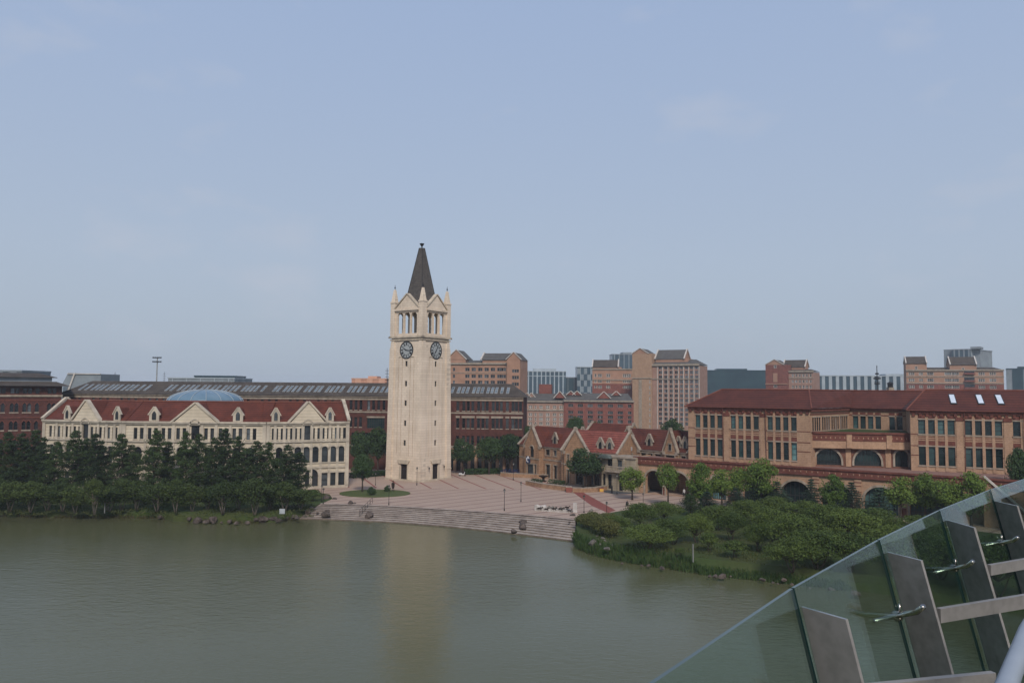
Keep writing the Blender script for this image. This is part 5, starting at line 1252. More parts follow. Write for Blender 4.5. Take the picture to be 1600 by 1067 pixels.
def pine(seed, h=12.0, Rm=3.0):
    R = random.Random(seed); tr, cr = MB(), MB()
    bend = [Vector((R.uniform(-.25, .25)*k, R.uniform(-.25, .25)*k, h*0.97*k/6)) for k in range(7)]
    tr.tube(bend, [0.2*(1-k/7)+0.03 for k in range(7)], 7)
    lv = 13
    for k in range(lv):
        t = k/(lv-1); z = h*(0.2+0.77*t); r = Rm*((1-t)**0.7)*R.uniform(0.75, 1.15)+0.25
        if t < 0.12: r *= 0.75
        nb = 6 if t < 0.8 else 4
        a0 = R.uniform(0, 6.28); cx = bend[min(int(t*6), 5)].x
        for j in range(nb):
            a = a0+2*pi*j/nb+R.uniform(-.35, .35); rr = r*R.uniform(0.65, 1.1); rise = R.uniform(0.1, 0.45)*rr
            if R.random() < 0.08: continue
            d = Vector((cos(a), sin(a), 0)); p0 = Vector((cx, 0, z-0.2)); p1 = p0+d*rr+Vector((0, 0, rise))
            tr.tube([p0, (p0+p1)/2+Vector((0, 0, -0.05)), p1], [0.05, 0.035, 0.015], 4, cap=False)
            for q in (0.5, 0.85, 1.05) if rr > 1.4 else (0.6, 1.0):
                c = p0.lerp(p1, q)+Vector((R.uniform(-.2, .2), R.uniform(-.2, .2), R.uniform(-.05, .2))); s = R.uniform(0.42, 0.75)*(0.65+0.35*(1-t))
                ell_leaf(cr, c, s*1.3, s*1.3, s*0.78, 46, 0.37, R, 0.36, 0.3, 0.4)
    ell_leaf(cr, (cx, 0, h*0.97), 0.3, 0.3, 0.55, 40, 0.3, R, 0.3, 0.2)
    return tree_obj('pine_tree', tr, cr, bark, pine_l)
def lumpy(name, seed, h, Rm, z0, nclump, nleaf, size, lf, bk=bark, stems=1, crad=0.36, flat=1.0, asp=0.75, drop=0.06):
    R = random.Random(seed); tr, cr = MB(), MB()
    ch = (h-z0)/2; cz = z0+ch
    for s in range(stems):
        a = 2*pi*s/stems+R.random(); sp = 0.0 if stems == 1 else Rm*0.35
        tr.tube([Vector((0.12*cos(a)*(stems > 1), 0.12*sin(a)*(stems > 1), -0.1)), Vector((sp*.4*cos(a), sp*.4*sin(a), z0*0.7)), Vector((sp*cos(a), sp*sin(a), cz))], [0.032*h, 0.025*h, 0.012*h] if stems == 1 else [0.02*h, 0.015*h, 0.008*h], 7)
    for k in range(nclump):
        u = R.uniform(-0.75, 1) if flat > 0.7 else R.uniform(-0.35, 1); a = k*2.39996+R.uniform(-.4, .4); rho = sqrt(max(0, 1-u*u))*R.uniform(0.62, 1.0)
        if k % 4 == 0: rho *= 0.45
        rr = crad*Rm*R.uniform(0.75, 1.2)
        c = Vector((rho*(Rm-rr*0.6)*cos(a), rho*(Rm-rr*0.6)*sin(a), cz+u*(ch-rr*0.55*flat)))
        ell_leaf(cr, c, rr, rr, rr*0.78*flat, nleaf, size, R, asp, 0.42, 0.35)
        b = Vector((0, 0, z0*0.8+0.25*(c.z-z0))); tr.tube([b, b.lerp(c, 0.55)+Vector((0, 0, 0.1)), c], [0.012*h, 0.008*h, 0.003*h], 4, cap=False)
    ell_leaf(cr, (0, 0, cz), Rm*0.75, Rm*0.75, ch*0.75, int(nleaf*2.5), size, R, asp, 0.1, 0.3)
    ell_leaf(cr, (0, 0, cz), Rm*1.02, Rm*1.02, ch*1.02, int(nleaf*2.5*drop*10), size*0.9, R, asp, 0.75, 0.3)
    return tree_obj(name, tr, cr, bk, lf)
def cedar(seed, h=7.0, Rm=2.3):
    R = random.Random(seed); tr, cr = MB(), MB(); tr.tube([Vector((0, 0, -0.1)), Vector((0.05, 0, h*0.5)), Vector((0, 0.05, h*0.98))], [0.16, 0.1, 0.02], 7)
    lv = 13
    for k in range(lv):
        t = k/(lv-1); z = h*(0.12+0.85*t); r = Rm*(1-t*0.92)*R.uniform(0.85, 1.1); nb = 8 if t < 0.6 else 5
        for j in range(nb):
            a = 2*pi*j/nb+R.uniform(-.4, .4)+k; rr = r*R.uniform(0.7, 1.1); d = Vector((cos(a), sin(a), 0))
            p0 = Vector((0, 0, z)); p1 = p0+d*rr+Vector((0, 0, -0.12*rr)); tr.tube([p0, p1], [0.03, 0.01], 4, cap=False)
            for q in (0.4, 0.7, 0.97):
                c = p0.lerp(p1, q); ell_leaf(cr, c, 0.42*(1.1-t*0.5), 0.42*(1.1-t*0.5), 0.17, 20, 0.24, R, 0.35, 0.2, 0.8)
    ell_leaf(cr, (0, 0, h*0.96), 0.15, 0.15, 0.35, 25, 0.22, R, 0.3)
    return tree_obj('cedar_tree', tr, cr, bark, cedar_l)
USEDP = set()
def put(proto, px, yb, ytop, hproto, wpx=None, rproto=None, label='', cat='tree', group=None, rot=None, z=0.0, seed=0):
    """plant: height from the top's height above the ground, width from the crown's real width"""
    p = P(px, yb, z); H = PD(px, ytop, p.y).z-z; sz = H/hproto
    sxy = sz if not wpx else (wpx/FPX*p.y/2)/rproto
    if proto.name not in USEDP: o = proto; USEDP.add(proto.name)
    else:
        o = proto.copy(); COL.objects.link(o)
        for ch in proto.children:
            c = ch.copy(); COL.objects.link(c); c.parent = o
    o.location = p; o.rotation_euler = (0, 0, random.Random(int(px*7+yb*13)+seed).uniform(0, 6.28) if rot is None else rot); o.scale = (sxy, sxy, sz)
    o['label'] = label; o['category'] = cat
    if group: o['group'] = group
    return o
pines = [pine(s) for s in (11, 12, 13, 14, 15)]
PX = [(-52, 774, 680, 52), (-18, 776, 672, 50), (8, 778, 674, 46), (33, 777, 676, 48), (52, 773, 671, 50), (68, 778, 683, 42), (86, 779, 689, 40), (115, 777, 672, 50), (132, 774, 684, 40), (147, 778, 677, 44), (163, 774, 688, 36),
      (186, 778, 677, 46), (203, 774, 694, 40), (239, 776, 671, 50), (262, 772, 690, 40), (289, 777, 674, 44), (308, 773, 677, 44), (331, 776, 683, 42), (351, 777, 669, 50), (374, 777, 681, 44), (397, 776, 689, 50), (418, 775, 690, 44), (447, 778, 694, 52), (466, 776, 706, 40)]
for i, (px_, yb, yt, wd) in enumerate(sorted(PX)):
    put(pines[i % 5], px_, yb, yt, 12.0, wd*1.03, 3.0, f'tall dark pine, {ORD[i]} from the left in the row before the cream hall', 'pine tree', 'pines in front of the cream hall')
maples = [lumpy('maple_tree', s, 5.0, 2.6, 1.25, 24, 150, 0.24, maple_l, bark_pale, 3, 0.4, 0.8) for s in (21, 22, 23, 24)]
MX = [-45, -12, 15, 47, 74, 98, 118, 147, 170, 190, 213, 246, 275, 300, 325, 348, 372, 398, 422, 445, 470]
for i, px_ in enumerate(MX):
    rr_ = random.Random(i*3+1)
    put(maples[i % 4], px_, 800.5+rr_.uniform(-5, 2.5)-(max(0, px_-420)*0.1), 753+rr_.uniform(-6, 7)+max(0, px_-430)*0.25, 5.0, rr_.uniform(38, 62), 2.6, f'low spreading leafy tree, {ORD[i]} from the left in the lakeside front row', 'tree', 'low trees along the left shore')
# undergrowth below the pines
def stuff_leaves(name, pts, n, size, lf, rx, rz, seed, asp=0.6, kind='stuff'):
    R = random.Random(seed); cr = MB()
    for c in pts: ell_leaf(cr, c, rx*R.uniform(.7, 1.3), rx*R.uniform(.7, 1.3), rz*R.uniform(.7, 1.3), n, size, R, asp, 0.4, 0.4)
    o = cr.build(name, lf); o['kind'] = kind; return o
R = random.Random(77)
stuff_leaves('undergrowth', [P(R.uniform(-90, 470), R.uniform(768, 793), 0)+Vector((0, 0, R.uniform(0.2, 1.5))) for _ in range(300)], 110, 0.32, pine_l, 1.5, 0.9, 1)
# reeds along the right shore
cr = MB(); R = random.Random(8)
sr_ = [P(*p, ZW) for p in [(899, 852)]+shoreR[:10]]
for a, b_ in zip(sr_, sr_[1:]):
    n_ = int((b_-a).length*95)
    for _ in range(n_):
        t = R.random(); p = a.lerp(b_, t); dens = noise.noise(p*0.25)
        wdt = 2.6 if p.x < 22 else 1.3
        if dens < (-0.5 if p.x < 22 else -0.32): continue
        p = p+Vector((R.uniform(-.4, .4), R.uniform(-0.15, wdt), 0)); z = ZW+min(max((p.y-a.lerp(b_, t).y)/2.6, 0), 1)*1.2; hh = R.uniform(0.35, 1.0)*(1.0 if p.x < 22 else 0.6); an = R.uniform(0, pi); wv = Vector((cos(an), sin(an), 0))*0.045
        ln = Vector((R.gauss(0, .22), R.gauss(0, .22), 1))*hh; q = Vector((p.x, p.y, z))
        i = len(cr.v); cr.v.extend((tuple(q-wv), tuple(q+wv), tuple(q+ln*0.6+wv), tuple(q+ln), tuple(q+ln*0.6-wv))); cr.f.append((i, i+1, i+2, i+3, i+4)); cr.m.append(0)
o = cr.build('reeds', reed_l); o['kind'] = 'stuff'
cr = MB(); R = random.Random(18)     # dry fringe along the left shore
sl__ = [P(*p, ZW) for p in shoreL[1:]]
for a, b_ in zip(sl__, sl__[1:]):
    for _ in range(int((b_-a).length*60)):
        p = a.lerp(b_, R.random())+Vector((0, R.uniform(-.15, 1.2), 0))
        if noise.noise(p*0.3) < -0.15: continue
        hh = R.uniform(.25, .75); an = R.uniform(0, pi); wv = Vector((cos(an), sin(an), 0))*.05; q = Vector((p.x, p.y, ZW)); ln = Vector((R.gauss(0, .25), R.gauss(0, .25), 1))*hh
        i = len(cr.v); cr.v.extend((tuple(q-wv), tuple(q+wv), tuple(q+ln))); cr.f.append((i, i+1, i+2)); cr.m.append(0)
o = cr.build('dry_grass', leafmat('dry_grass_blades', (0.05, 0.045, 0.02), (0.13, 0.11, 0.05), 0.2)); o['kind'] = 'stuff'
# rough grass on the lawns
cr = MB(); R = random.Random(9)
for reg, n_ in (((905, 1300, 832, 905), 9000), ((-60, 490, 783, 808), 6000)):
    for _ in range(n_):
        q = P(R.uniform(reg[0], reg[1]), R.uniform(reg[2], reg[3]), 0)
        if noise.noise(q*0.3) < -0.1: continue
        px_t = P(reg[0], 0.0+reg[3], 0).y
        if reg[0] > 0:
            lim = None
            for a, b_ in zip(edgeT, edgeT[1:]):
                if a.x <= q.x <= b_.x and a.x > 8: lim = a.y+(b_.y-a.y)*(q.x-a.x)/(b_.x-a.x)
            if lim is None or q.y < lim: continue
        elif q.y < 120.5: continue
        hh = R.uniform(0.12, 0.34); an = R.uniform(0, pi); wv = Vector((cos(an), sin(an), 0))*0.09; ln = Vector((R.gauss(0, .4), R.gauss(0, .4), 1))*hh
        i = len(cr.v); cr.v.extend((tuple(q-wv), tuple(q+wv), tuple(q+ln))); cr.f.append((i, i+1, i+2)); cr.m.append(0)
o = cr.build('grass', leafmat('grass_blades', (0.035, 0.052, 0.014), (0.085, 0.095, 0.03), 0.2)); o['kind'] = 'stuff'
# right bank: spreading low trees
lows = [lumpy('spreading_tree', s, 4.6, 3.6, 0.9, 34, 190, 0.19, low_l, bark, 3, 0.33, 0.68) for s in (31, 32, 33, 34, 35)]
LX = [(962, 832, 801, 62), (1000, 826, 790, 74), (1038, 815, 786, 62), (1012, 858, 814, 84), (1052, 850, 812, 70), (1088, 848, 800, 70), (1122, 828, 786, 70), (1143, 846, 801, 66), (1168, 822, 783, 72), (1208, 846, 792, 96), (1185, 862, 818, 60), (1240, 868, 806, 104),
      (1212, 818, 776, 70), (1258, 826, 786, 84), (1290, 848, 790, 100), (1278, 889, 822, 124), (1238, 893, 838, 84), (1330, 860, 798, 104), (1330, 893, 830, 110), (1372, 842, 798, 90), (1310, 826, 788, 70), (1400, 880, 815, 120), (1440, 850, 800, 90), (1350, 823, 790, 60), (1470, 905, 830, 130), (1560, 930, 840, 140)]
for i, (px_, yb, yt, wd) in enumerate(sorted(LX)):
    put(lows[(i*3) % 5], px_, yb, yt+random.Random(i).uniform(-5, 6), 4.6, wd*random.Random(i+50).uniform(.8, 1.08), 3.6, f'broad low tree, {ORD[i] if i < len(ORD) else "last"} from the left in the dense thicket on the right bank', 'tree', 'low spreading trees on the right bank')
smalls = lumpy('small_tree', 36, 2.4, 1.5, 0.7, 16, 110, 0.16, low_l, bark, 3, 0.4, 0.6)
put(smalls, 1148, 872, 844, 2.4, 44, 1.5, 'small bushy round tree alone on the grass of the right bank', 'tree', 'small trees on the lakeside grass')
put(smalls, 1108, 863, 832, 2.4, 34, 1.5, 'small thin tree on the right bank lawn just right of the grey post', 'tree', 'small trees on the lakeside grass')
put(smalls, 1063, 870, 856, 2.4, 18, 1.5, 'smallest sapling on the right bank lawn, left of the grey post', 'tree', 'small trees on the lakeside grass')
put(smalls, 488, 783, 765, 2.4, 34, 1.5, 'small dark tree beside the steps at the end of the hall trees', 'tree', 'small trees on the lakeside grass')
shr = lumpy('bush', 38, 1.7, 1.7, 0.0, 20, 130, 0.16, shrub_l, bark, 1, 0.4, 0.7)
for i, (px_, yb, yt, wd) in enumerate([(912, 822, 803, 30), (926, 828, 802, 34), (940, 836, 806, 34), (925, 815, 800, 36), (948, 818, 801, 32), (955, 840, 812, 34)]):
    put(shr, px_, yb, yt, 1.7, wd, 1.7, f'yellowish green bush by the right end of the steps, {["front left", "front middle", "front right", "back left", "back right", "lowest"][i]} of the clump', 'bush', 'bushes at the right end of the steps')
cedars = [cedar(s) for s in (41, 42)]
for i, (px_, yb, yt, wd, tx) in enumerate([(1184, 798, 738, 62, 'behind the thicket in front of the podium'), (1214, 800, 752, 60, 'behind the thicket, right of the tallest cedar'), (1268, 804, 748, 42, 'slim, between the second and third wide podium arches'), (1331, 806, 753, 48, 'standing right of a bright leafy tree'),
        (1374, 836, 762, 66, 'large, in front of the widest podium arch'), (1150, 800, 762, 46, 'small, at the left end of the cedars'), (1105, 806, 768, 50, 'dark, beside the trunks of the bright trees')]):
    put(cedars[i % 2], px_, yb, yt, 7.0, wd*1.3, 2.3, 'blue green cedar '+tx, 'cedar', 'cedars on the right bank')
dk = lumpy('dark_conifer', 43, 3.6, 1.7, 0.3, 24, 170, 0.2, pine_l, bark, 2, 0.34, 1.0, 0.35)
put(dk, 1079, 806, 771, 3.6, 36, 1.7, 'very dark dense conifer between bright trees in front of the second arch', 'conifer')
brights = [lumpy('leafy_tree', s, 6.0, 2.3, z_, nc_, 200, 0.24, bright_l, bark, 1, cr_, 1.0, .75, dr_) for s, z_, nc_, cr_, dr_ in ((51, 1.9, 13, 0.42, .03), (52, 1.5, 17, 0.36, .1), (53, 2.2, 12, 0.46, .04), (54, 1.2, 22, 0.30, .12))]
for i, (px_, yb, yt, wd, tx) in enumerate([(988, 781, 729, 42, 'bright green tree standing alone on the plaza before the first arch'), (1044, 792, 723, 36, 'bright green tall narrow tree between the two open arches'), (1095, 797, 724, 46, 'bright green tree in front of the pier right of the open arches'),
        (1128, 797, 733, 44, 'bright green tree left of the cedars by the podium wall'), (1190, 799, 716, 56, 'tallest bright green tree rising above the podium parapet'), (1155, 797, 729, 40, 'bright green tree just left of the tallest one'), (1302, 806, 742, 44, 'bright green tree between two cedars before the podium'),
        (1408, 815, 744, 54, 'airy light green tree right of the widest arch, leaning left'), (1446, 815, 738, 54, 'light green tree under the right block of the tan hall'), (1480, 822, 748, 56, 'light green tree near the glass balustrade, second from right'), (1518, 825, 738, 60, 'light green rounded tree just above the glass balustrade'), (1560, 822, 757, 56, 'light green tree partly hidden behind the top of the glass')]):
    put(brights[(i*5+1) % 4], px_, yb, yt, 6.0, wd, 2.3, tx, 'tree', 'bright leafy trees along the podium')
broads = [lumpy('round_tree', s, 7.5, 3.1, 2.3, 24, 200, 0.3, broad_l, bark, 1, 0.38, 1.0) for s in (61, 62, 63)]
for px_, yb, yt, wd, tx in [(916, 764, 699, 60, 'dark round tree hiding the front of the middle shop'), (566, 769, 709, 38, 'dark round tree on the oval lawn between hall and tower'), (724, 741, 684, 42, 'dark tree just right of the clock tower base'), (764, 741, 683, 44, 'dark tree before the brick building, second right of the tower'),
        (797, 739, 678, 46, 'dark tree left of the first shop house'), (822, 733, 667, 40, 'dark tree behind the gable of the first shop house'), (590, 742, 668, 40, 'tall dark tree just left of the clock tower'), (562, 739, 672, 36, 'dark tree behind the right end of the cream hall'),
        (899, 722, 651, 34, 'dark tree top showing above the ridge between the shop roofs'), (1050, 730, 656, 40, 'tree top showing over the right shop roof'), (934, 720, 657, 30, 'faint tree top above the dark back shop roof'), (1596, 822, 702, 40, 'dark tree at the right edge in front of the tan hall'), (1640, 840, 715, 70, 'dark tree just outside the right corner of the tan hall')]:
    put(broads[int(px_) % 3], px_, yb, yt, 7.5, wd, 3.1, tx, 'tree', 'dark round trees around the plaza')
ball = lumpy('round_bush', 66, 2.0, 1.1, 0.0, 20, 160, 0.13, broad_l, bark, 1, 0.35, 0.95)
put(ball, 580.5, 774, 760.5, 2.0, 15, 1.1, 'dark clipped round bush on the oval lawn', 'bush')
put(ball, 605, 768.5, 758, 2.0, 11, 1.1, 'small pale round bush beside the bronze statue', 'bush')
def hedge(name, label, a, b_, w_, h_, n_, seed):
    cr = MB(); R = random.Random(seed); d = (b_-a); L = d.length; ang = atan2(d.y, d.x)
    for _ in range(n_):
        t = R.random(); p = a.lerp(b_, t); o = R.uniform(-w_/2, w_/2); z = R.uniform(0.05, h_) if R.random() < .5 else h_*R.uniform(.92, 1.05)
        if R.random() < .5: o = math.copysign(w_/2, o)*R.uniform(.9, 1.1)
        c = p+Vector((-sin(ang)*o, cos(ang)*o, z)); ell_leaf(cr, c, .12, .12, .12, 1, .3, R)
    x = cr.build(name, broad_l); return tag(x, label, 'hedge')
hedge('hedge', 'low clipped hedge in front of the brick building right of the clock tower', P(727, 741, 0), P(782, 739.5, 0), 2.2, 1.1, 5000, 4)
hedge('hedge', 'low dark hedge left of the clock tower behind the oval lawn', P(548, 747, 0), P(604, 742.5, 0), 1.6, 1.0, 3500, 5)
# ================================================================== rocks, sculpture, street furniture
import bmesh
def rock_mesh(seed, m):
    bm = bmesh.new(); bmesh.ops.create_icosphere(bm, subdivisions=3, radius=1.0); R = random.Random(seed); of = Vector((seed*3.1, seed*1.7, 0))
    pl = [(Vector((R.gauss(0, 1), R.gauss(0, 1), R.gauss(0.2, .8))).normalized(), R.uniform(0.45, 0.85)) for _ in range(12)]
    for v in bm.verts:
        d = v.co.normalized(); r = 1.0
        for n_, k in pl:
            c = d.dot(n_)
            if c > 0.01: r = min(r, k/c)
        v.co = d*(r+0.1*noise.noise(d*2.3+of)+0.05*noise.noise(d*6+of)); v.co.z *= 0.75
    me = bpy.data.meshes.new('rock'); bm.to_mesh(me); bm.free(); me.materials.append(m); return me
ROCKS = [rock_mesh(s, rock_m) for s in range(5)]; PROCKS = [rock_mesh(s, rock_p) for s in (7, 8)]
def rocks(L, pre, group, z=0.0, meshes=None, cat='rock'):
    L = sorted(L)
    for i, (px_, y, wd) in enumerate(L):
        me = (meshes or ROCKS)[i % len(meshes or ROCKS)]; zz_ = z if not callable(z) else z(px_)
        R = random.Random(i*11+int(px_)); p = P(px_+R.uniform(-3, 3), y+R.uniform(-1.6, 1.2), zz_); s = wd/FPX*p.y/2*R.choice((.55, .75, 1.0, 1.15, 1.35)); o = bpy.data.objects.new('rock', me); COL.objects.link(o)
        R = random.Random(i*5+int(px_)); o.location = p+Vector((0, 0, s*0.2)); o.scale = (s*1.05, s*R.uniform(.8, 1.1), s*R.uniform(.65, .95)); o.rotation_euler = (R.uniform(-.2, .2), R.uniform(-.2, .2), R.uniform(0, 6.28))
        tag(o, f'{pre}, {ORD[i] if i < len(ORD) else ORD[-1]} from the left', cat, group)
rocks([(262, 806, 12), (272, 808, 9), (283, 809, 12), (296, 813, 10), (306, 815, 16), (319, 815, 10), (331, 815, 14), (343, 816, 12), (356, 815, 12), (370, 817, 10), (386, 817, 12), (401, 813, 11), (412, 814, 13), (424, 813, 12), (438, 814, 12), (450, 811, 14), (459, 807, 12), (466, 811, 12), (474, 806, 14), (480, 801, 12), (488, 797, 12), (455, 797, 13), (497, 803, 9), (248, 808, 9)],
      'brown shore rock left of the steps', 'rocks along the left shore', lambda px_: -1.0 if px_ < 455 else -0.6)
rocks([(507, 805, 13), (513, 801, 8), (577, 807, 19), (582, 801, 15), (805, 831, 24), (814, 826, 20), (819, 820, 17), (497, 789, 7)], 'dark boulder lying on the lake steps', 'boulders on the steps', -0.7)
rocks([(513, 780, 13), (523, 780, 7), (549.5, 786.5, 9), (556, 786.5, 6), (898, 806, 10), (905, 803, 7), (892, 815, 8), (901, 812, 10)], 'dark boulder on the plaza edge above the steps', 'boulders on the plaza edge', 0.0)
rocks([(926, 848, 12), (934, 838, 9), (938, 852, 12), (947, 846, 10), (957, 853, 11), (949, 857, 9), (962, 848, 9), (942, 842, 8)], 'pale rock in the heap above the reeds', 'pale rocks above the reeds', -0.1, PROCKS)
rocks([(970, 880, 9), (1003, 885, 9), (1011, 885, 8), (1035, 889, 8), (1108, 901, 9), (1118, 902, 8), (1130, 902, 11), (1141, 902, 9), (1194, 908, 9), (1207, 911, 9), (1214, 911, 9), (1223, 908, 9), (1148, 893, 10), (1236, 914, 10), (1265, 918, 12), (1300, 922, 12), (1340, 930, 14)], 'shore rock at the water of the right bank', 'rocks along the right shore', -0.9)
o = None
p = P(924, 799, 0); me = PROCKS[0]; o = bpy.data.objects.new('boulder', me); COL.objects.link(o); o.location = p+Vector((0, 0, .2)); o.scale = (.5, .4, .4); tag(o, 'small white boulder on the plaza near the right bushes', 'boulder')
# long pale stone group with small bronze figures
SC = Fr((P(836, 797.5, 0).x, P(836, 797.5, 0).y), (P(892, 801, 0).x, P(892, 801, 0).y))
t = thing('stone_sculpture', 'long low white stone sculpture with small dark bronze animals at the top of the steps', 'sculpture', SC.pt(SC.L/2, 0, 0))
white_st = mat('white_stone', (0.50, 0.46, 0.43), (0.36, 0.33, 0.30), scale=1.5, stain=0.2, bump=0.4)
m = MB(); m.box(SC, 0, SC.L, 0, 0.5, -0.6, 0.3); m.build('plinth', [white_st], t)
for k, (u, s) in enumerate([(0.4, .75), (1.1, .6), (1.7, .62), (2.4, .5), (3.0, .5), (3.6, .42), (4.4, .45), (4.9, .4), (5.5, .35)]):
    me = rock_mesh(60+k % 3, white_st) if k < 3 else bpy.data.objects['boulder'].data
    b_ = bpy.data.objects.new('carved_block', me); link(b_, t, Matrix.Translation(SC.pt(min(u, SC.L-.3), .55+s*.25, -.1)) @ Matrix.Diagonal((s*.8, s*.6, s*.8, 1)))
def animal(mb, F, u, z, s, o=0.35):
    q = lambda a, b2: F.pt(u+a*s, z+b2*s, o)
    mb.tube([q(-.6, .6), q(-.3, .68), q(.25, .62), q(.5, .72), q(.75, 1.02)], [s*.1, s*.2, s*.17, s*.13, s*.08], 7); mb.tube([q(.72, 1.0), q(.98, .86)], [s*.09, s*.05], 6)
    for a, b2, c in ((-.5, -.8, .12), (-.35, -.15, -.02), (.3, .65, .1), (.35, .15, .0)):
        for k in (-1, 1): pass
        mb.tube([q(a, .6), q((a+b2)/2+.05, .32), q(b2, c)], [s*.09, s*.05, s*.035], 5)
    mb.tube([q(-.6, .62), q(-.9, .5), q(-1.0, .3)], [s*.05, s*.04, s*.02], 5)
for u, z, s in ((0.9, .1, .62), (2.1, .1, .55), (3.4, .2, .6), (4.5, .25, .6), (5.6, .55, .62), (6.0, .1, .55)):
    if u < SC.L+.6: m = MB(); animal(m, SC, u, z, s); m.build('bronze_animal', [bronze], t, smooth=True)
m = MB(); q = P(898.5, 801, 0); G = Fr((q.x-.35, q.y), (q.x+.35, q.y)); m.prism(G, [(0, 0), (.7, 0), (.68, 1.55), (.55, 1.65), (.05, 1.6)], -.25, 0)
o = m.build('standing_stone', [white_st]); tag(o, 'pale upright stone slab at the right end of the white sculpture', 'stone')
# ------------------------------------------------------------------ people
def figure(name, joints, radii, edges, M, mats, head=None, hair=None, scale=1.0):
    me = bpy.data.meshes.new(name); me.from_pydata([Vector(j) for j in joints], edges, []); o = bpy.data.objects.new(name, me); link(o, None, M)
    me.materials.append(mats)
    o.modifiers.new('skin', 'SKIN'); sv = me.skin_vertices[0].data
    for i, r in enumerate(radii): sv[i].radius = (r, r*0.85) if not isinstance(r, tuple) else r
    sv[0].use_root = True
    s = o.modifiers.new('sub', 'SUBSURF'); s.levels = 1; s.render_levels = 2
    return o
skin_m = mat('skin', (0.36, 0.22, 0.16), stain=0, scale=5)
def standing(name, label, px_, yb, hgt, rot, cloth, trousers, z=0.0, cat='person', allm=None):
    J = [(0, 0, .98), (0, .01, 1.18), (0, .0, 1.38), (0, 0, 1.5), (0, .02, 1.56), (0, .02, 1.70), (.1, 0, .92), (.12, .02, .5), (.13, 0, .07), (.13, .14, .04), (-.1, 0, .92), (-.13, .05, .5), (-.14, 0, .07), (-.14, .14, .04),
         (.19, 0, 1.41), (.26, -.03, 1.12), (.24, .1, .9), (.235, .15, .80), (.23, .17, .73), (-.19, 0, 1.41), (-.26, -.03, 1.12), (-.24, .08, .9), (-.235, .13, .80), (-.23, .15, .73)]
    Rr = [(.15, .1), (.145, .1), (.16, .1), .06, .055, .09, .09, .065, .045, .035, .09, .065, .045, .035, .06, .045, .034, .035, .018, .06, .045, .034, .035, .018]
    E = [(0, 1), (1, 2), (2, 3), (3, 4), (4, 5), (0, 6), (6, 7), (7, 8), (8, 9), (0, 10), (10, 11), (11, 12), (12, 13), (2, 14), (14, 15), (15, 16), (16, 17), (17, 18), (2, 19), (19, 20), (20, 21), (21, 22), (22, 23)]
    k = hgt/1.78; M = Matrix.Translation(P(px_, yb, z)+Vector((0, 0, z*0))) @ Matrix.Rotation(rot, 4, 'Z') @ Matrix.Scale(k, 4)
    o = figure(name, J, Rr, E, M, cloth); tag(o, label, cat)
    def child(nm, mb, mt): x = bpy.data.objects.new(nm, mb.mesh(nm, [mt])); COL.objects.link(x); x.parent = o; return x
    h = MB(); h.lathe((0, .02, 1.60), [(.03, 0), (.07, .03), (.088, .09), (.09, .13), (.075, .18), (.03, .205)], 12); 
    h.wbox(-.012, .012, -.098+.02+.18, .125, 1.67, 1.70)
    child('head', h, allm or skin_m)
    if not allm:
        h = MB(); h.lathe((0, .0, 1.70), [(.094, -.02), (.098, .04), (.085, .09), (.03, .12)], 12); child('hair', h, blackm)
        h = MB()
        for s in (-1, 1): h.tube([(s*.1, 0, .97), (s*.12, .02, .5), (s*.135, 0, .1)], [.105, .08, .06], 8)
        child('trousers', h, trousers)
    return o
m = MB(); q = P(614, 768, 0)
st = standing('statue', 'dark bronze statue of a standing man on the plaza edge of the oval lawn', 614, 768, 2.15, pi, bronze, bronze, cat='statue', allm=bronze)
c = MB(); c.tube([(0, 0, .55), (0, 0, .8), (0, 0, 1.15), (0, 0, 1.42)], [.2, .19, .19, .17], 10); x = bpy.data.objects.new('coat', c.mesh('coat', [bronze])); COL.objects.link(x); x.parent = st
c = MB(); c.wbox(-.55, .55, -.45, .45, -.02, .06); x = bpy.data.objects.new('plinth', c.mesh('plinth', [blackm])); COL.objects.link(x); x.parent = st
white_cl = mat('white_cloth', (0.62, 0.6, 0.58), stain=0); dark_cl = mat('dark_cloth', (0.02, 0.02, 0.022), stain=0)
standing('person', 'person in white top standing before the second open arch', 1069, 776.5, 1.68, 0.3, white_cl, dark_cl)
# crouching person in black
J = [(0, 0, .28), (0, .06, .5), (0, .14, .72), (0, .18, .82), (0, .2, .88), (0, .22, 1.0), (.1, .02, .27), (.14, .36, .46), (.13, .22, .07), (.13, .34, .04), (-.1, .02, .27), (-.14, .36, .46), (-.13, .22, .07), (-.13, .34, .04),
     (.18, .15, .73), (.24, .28, .55), (.12, .45, .5), (.06, .5, .5), (-.18, .15, .73), (-.24, .28, .55), (-.12, .45, .5), (-.06, .5, .5)]
Rr = [(.16, .13), (.15, .11), (.16, .1), .06, .055, .09, .1, .07, .045, .035, .1, .07, .045, .035, .06, .045, .034, .028, .06, .045, .034, .028]
E = [(0, 1), (1, 2), (2, 3), (3, 4), (4, 5), (0, 6), (6, 7), (7, 8), (8, 9), (0, 10), (10, 11), (11, 12), (12, 13), (2, 14), (14, 15), (15, 16), (16, 17), (2, 18), (18, 19), (19, 20), (20, 21)]
o = figure('person', J, Rr, E, Matrix.Translation(P(979, 791, 0.012)) @ Matrix.Rotation(-0.8, 4, 'Z'), dark_cl); tag(o, 'person dressed in black crouching on the plaza by the shrubs', 'person')
h = MB(); h.lathe((0, .22, .9), [(.03, 0), (.07, .03), (.088, .09), (.09, .13), (.075, .18), (.03, .205)], 12); x = bpy.data.objects.new('head', h.mesh('head', [skin_m])); COL.objects.link(x); x.parent = o
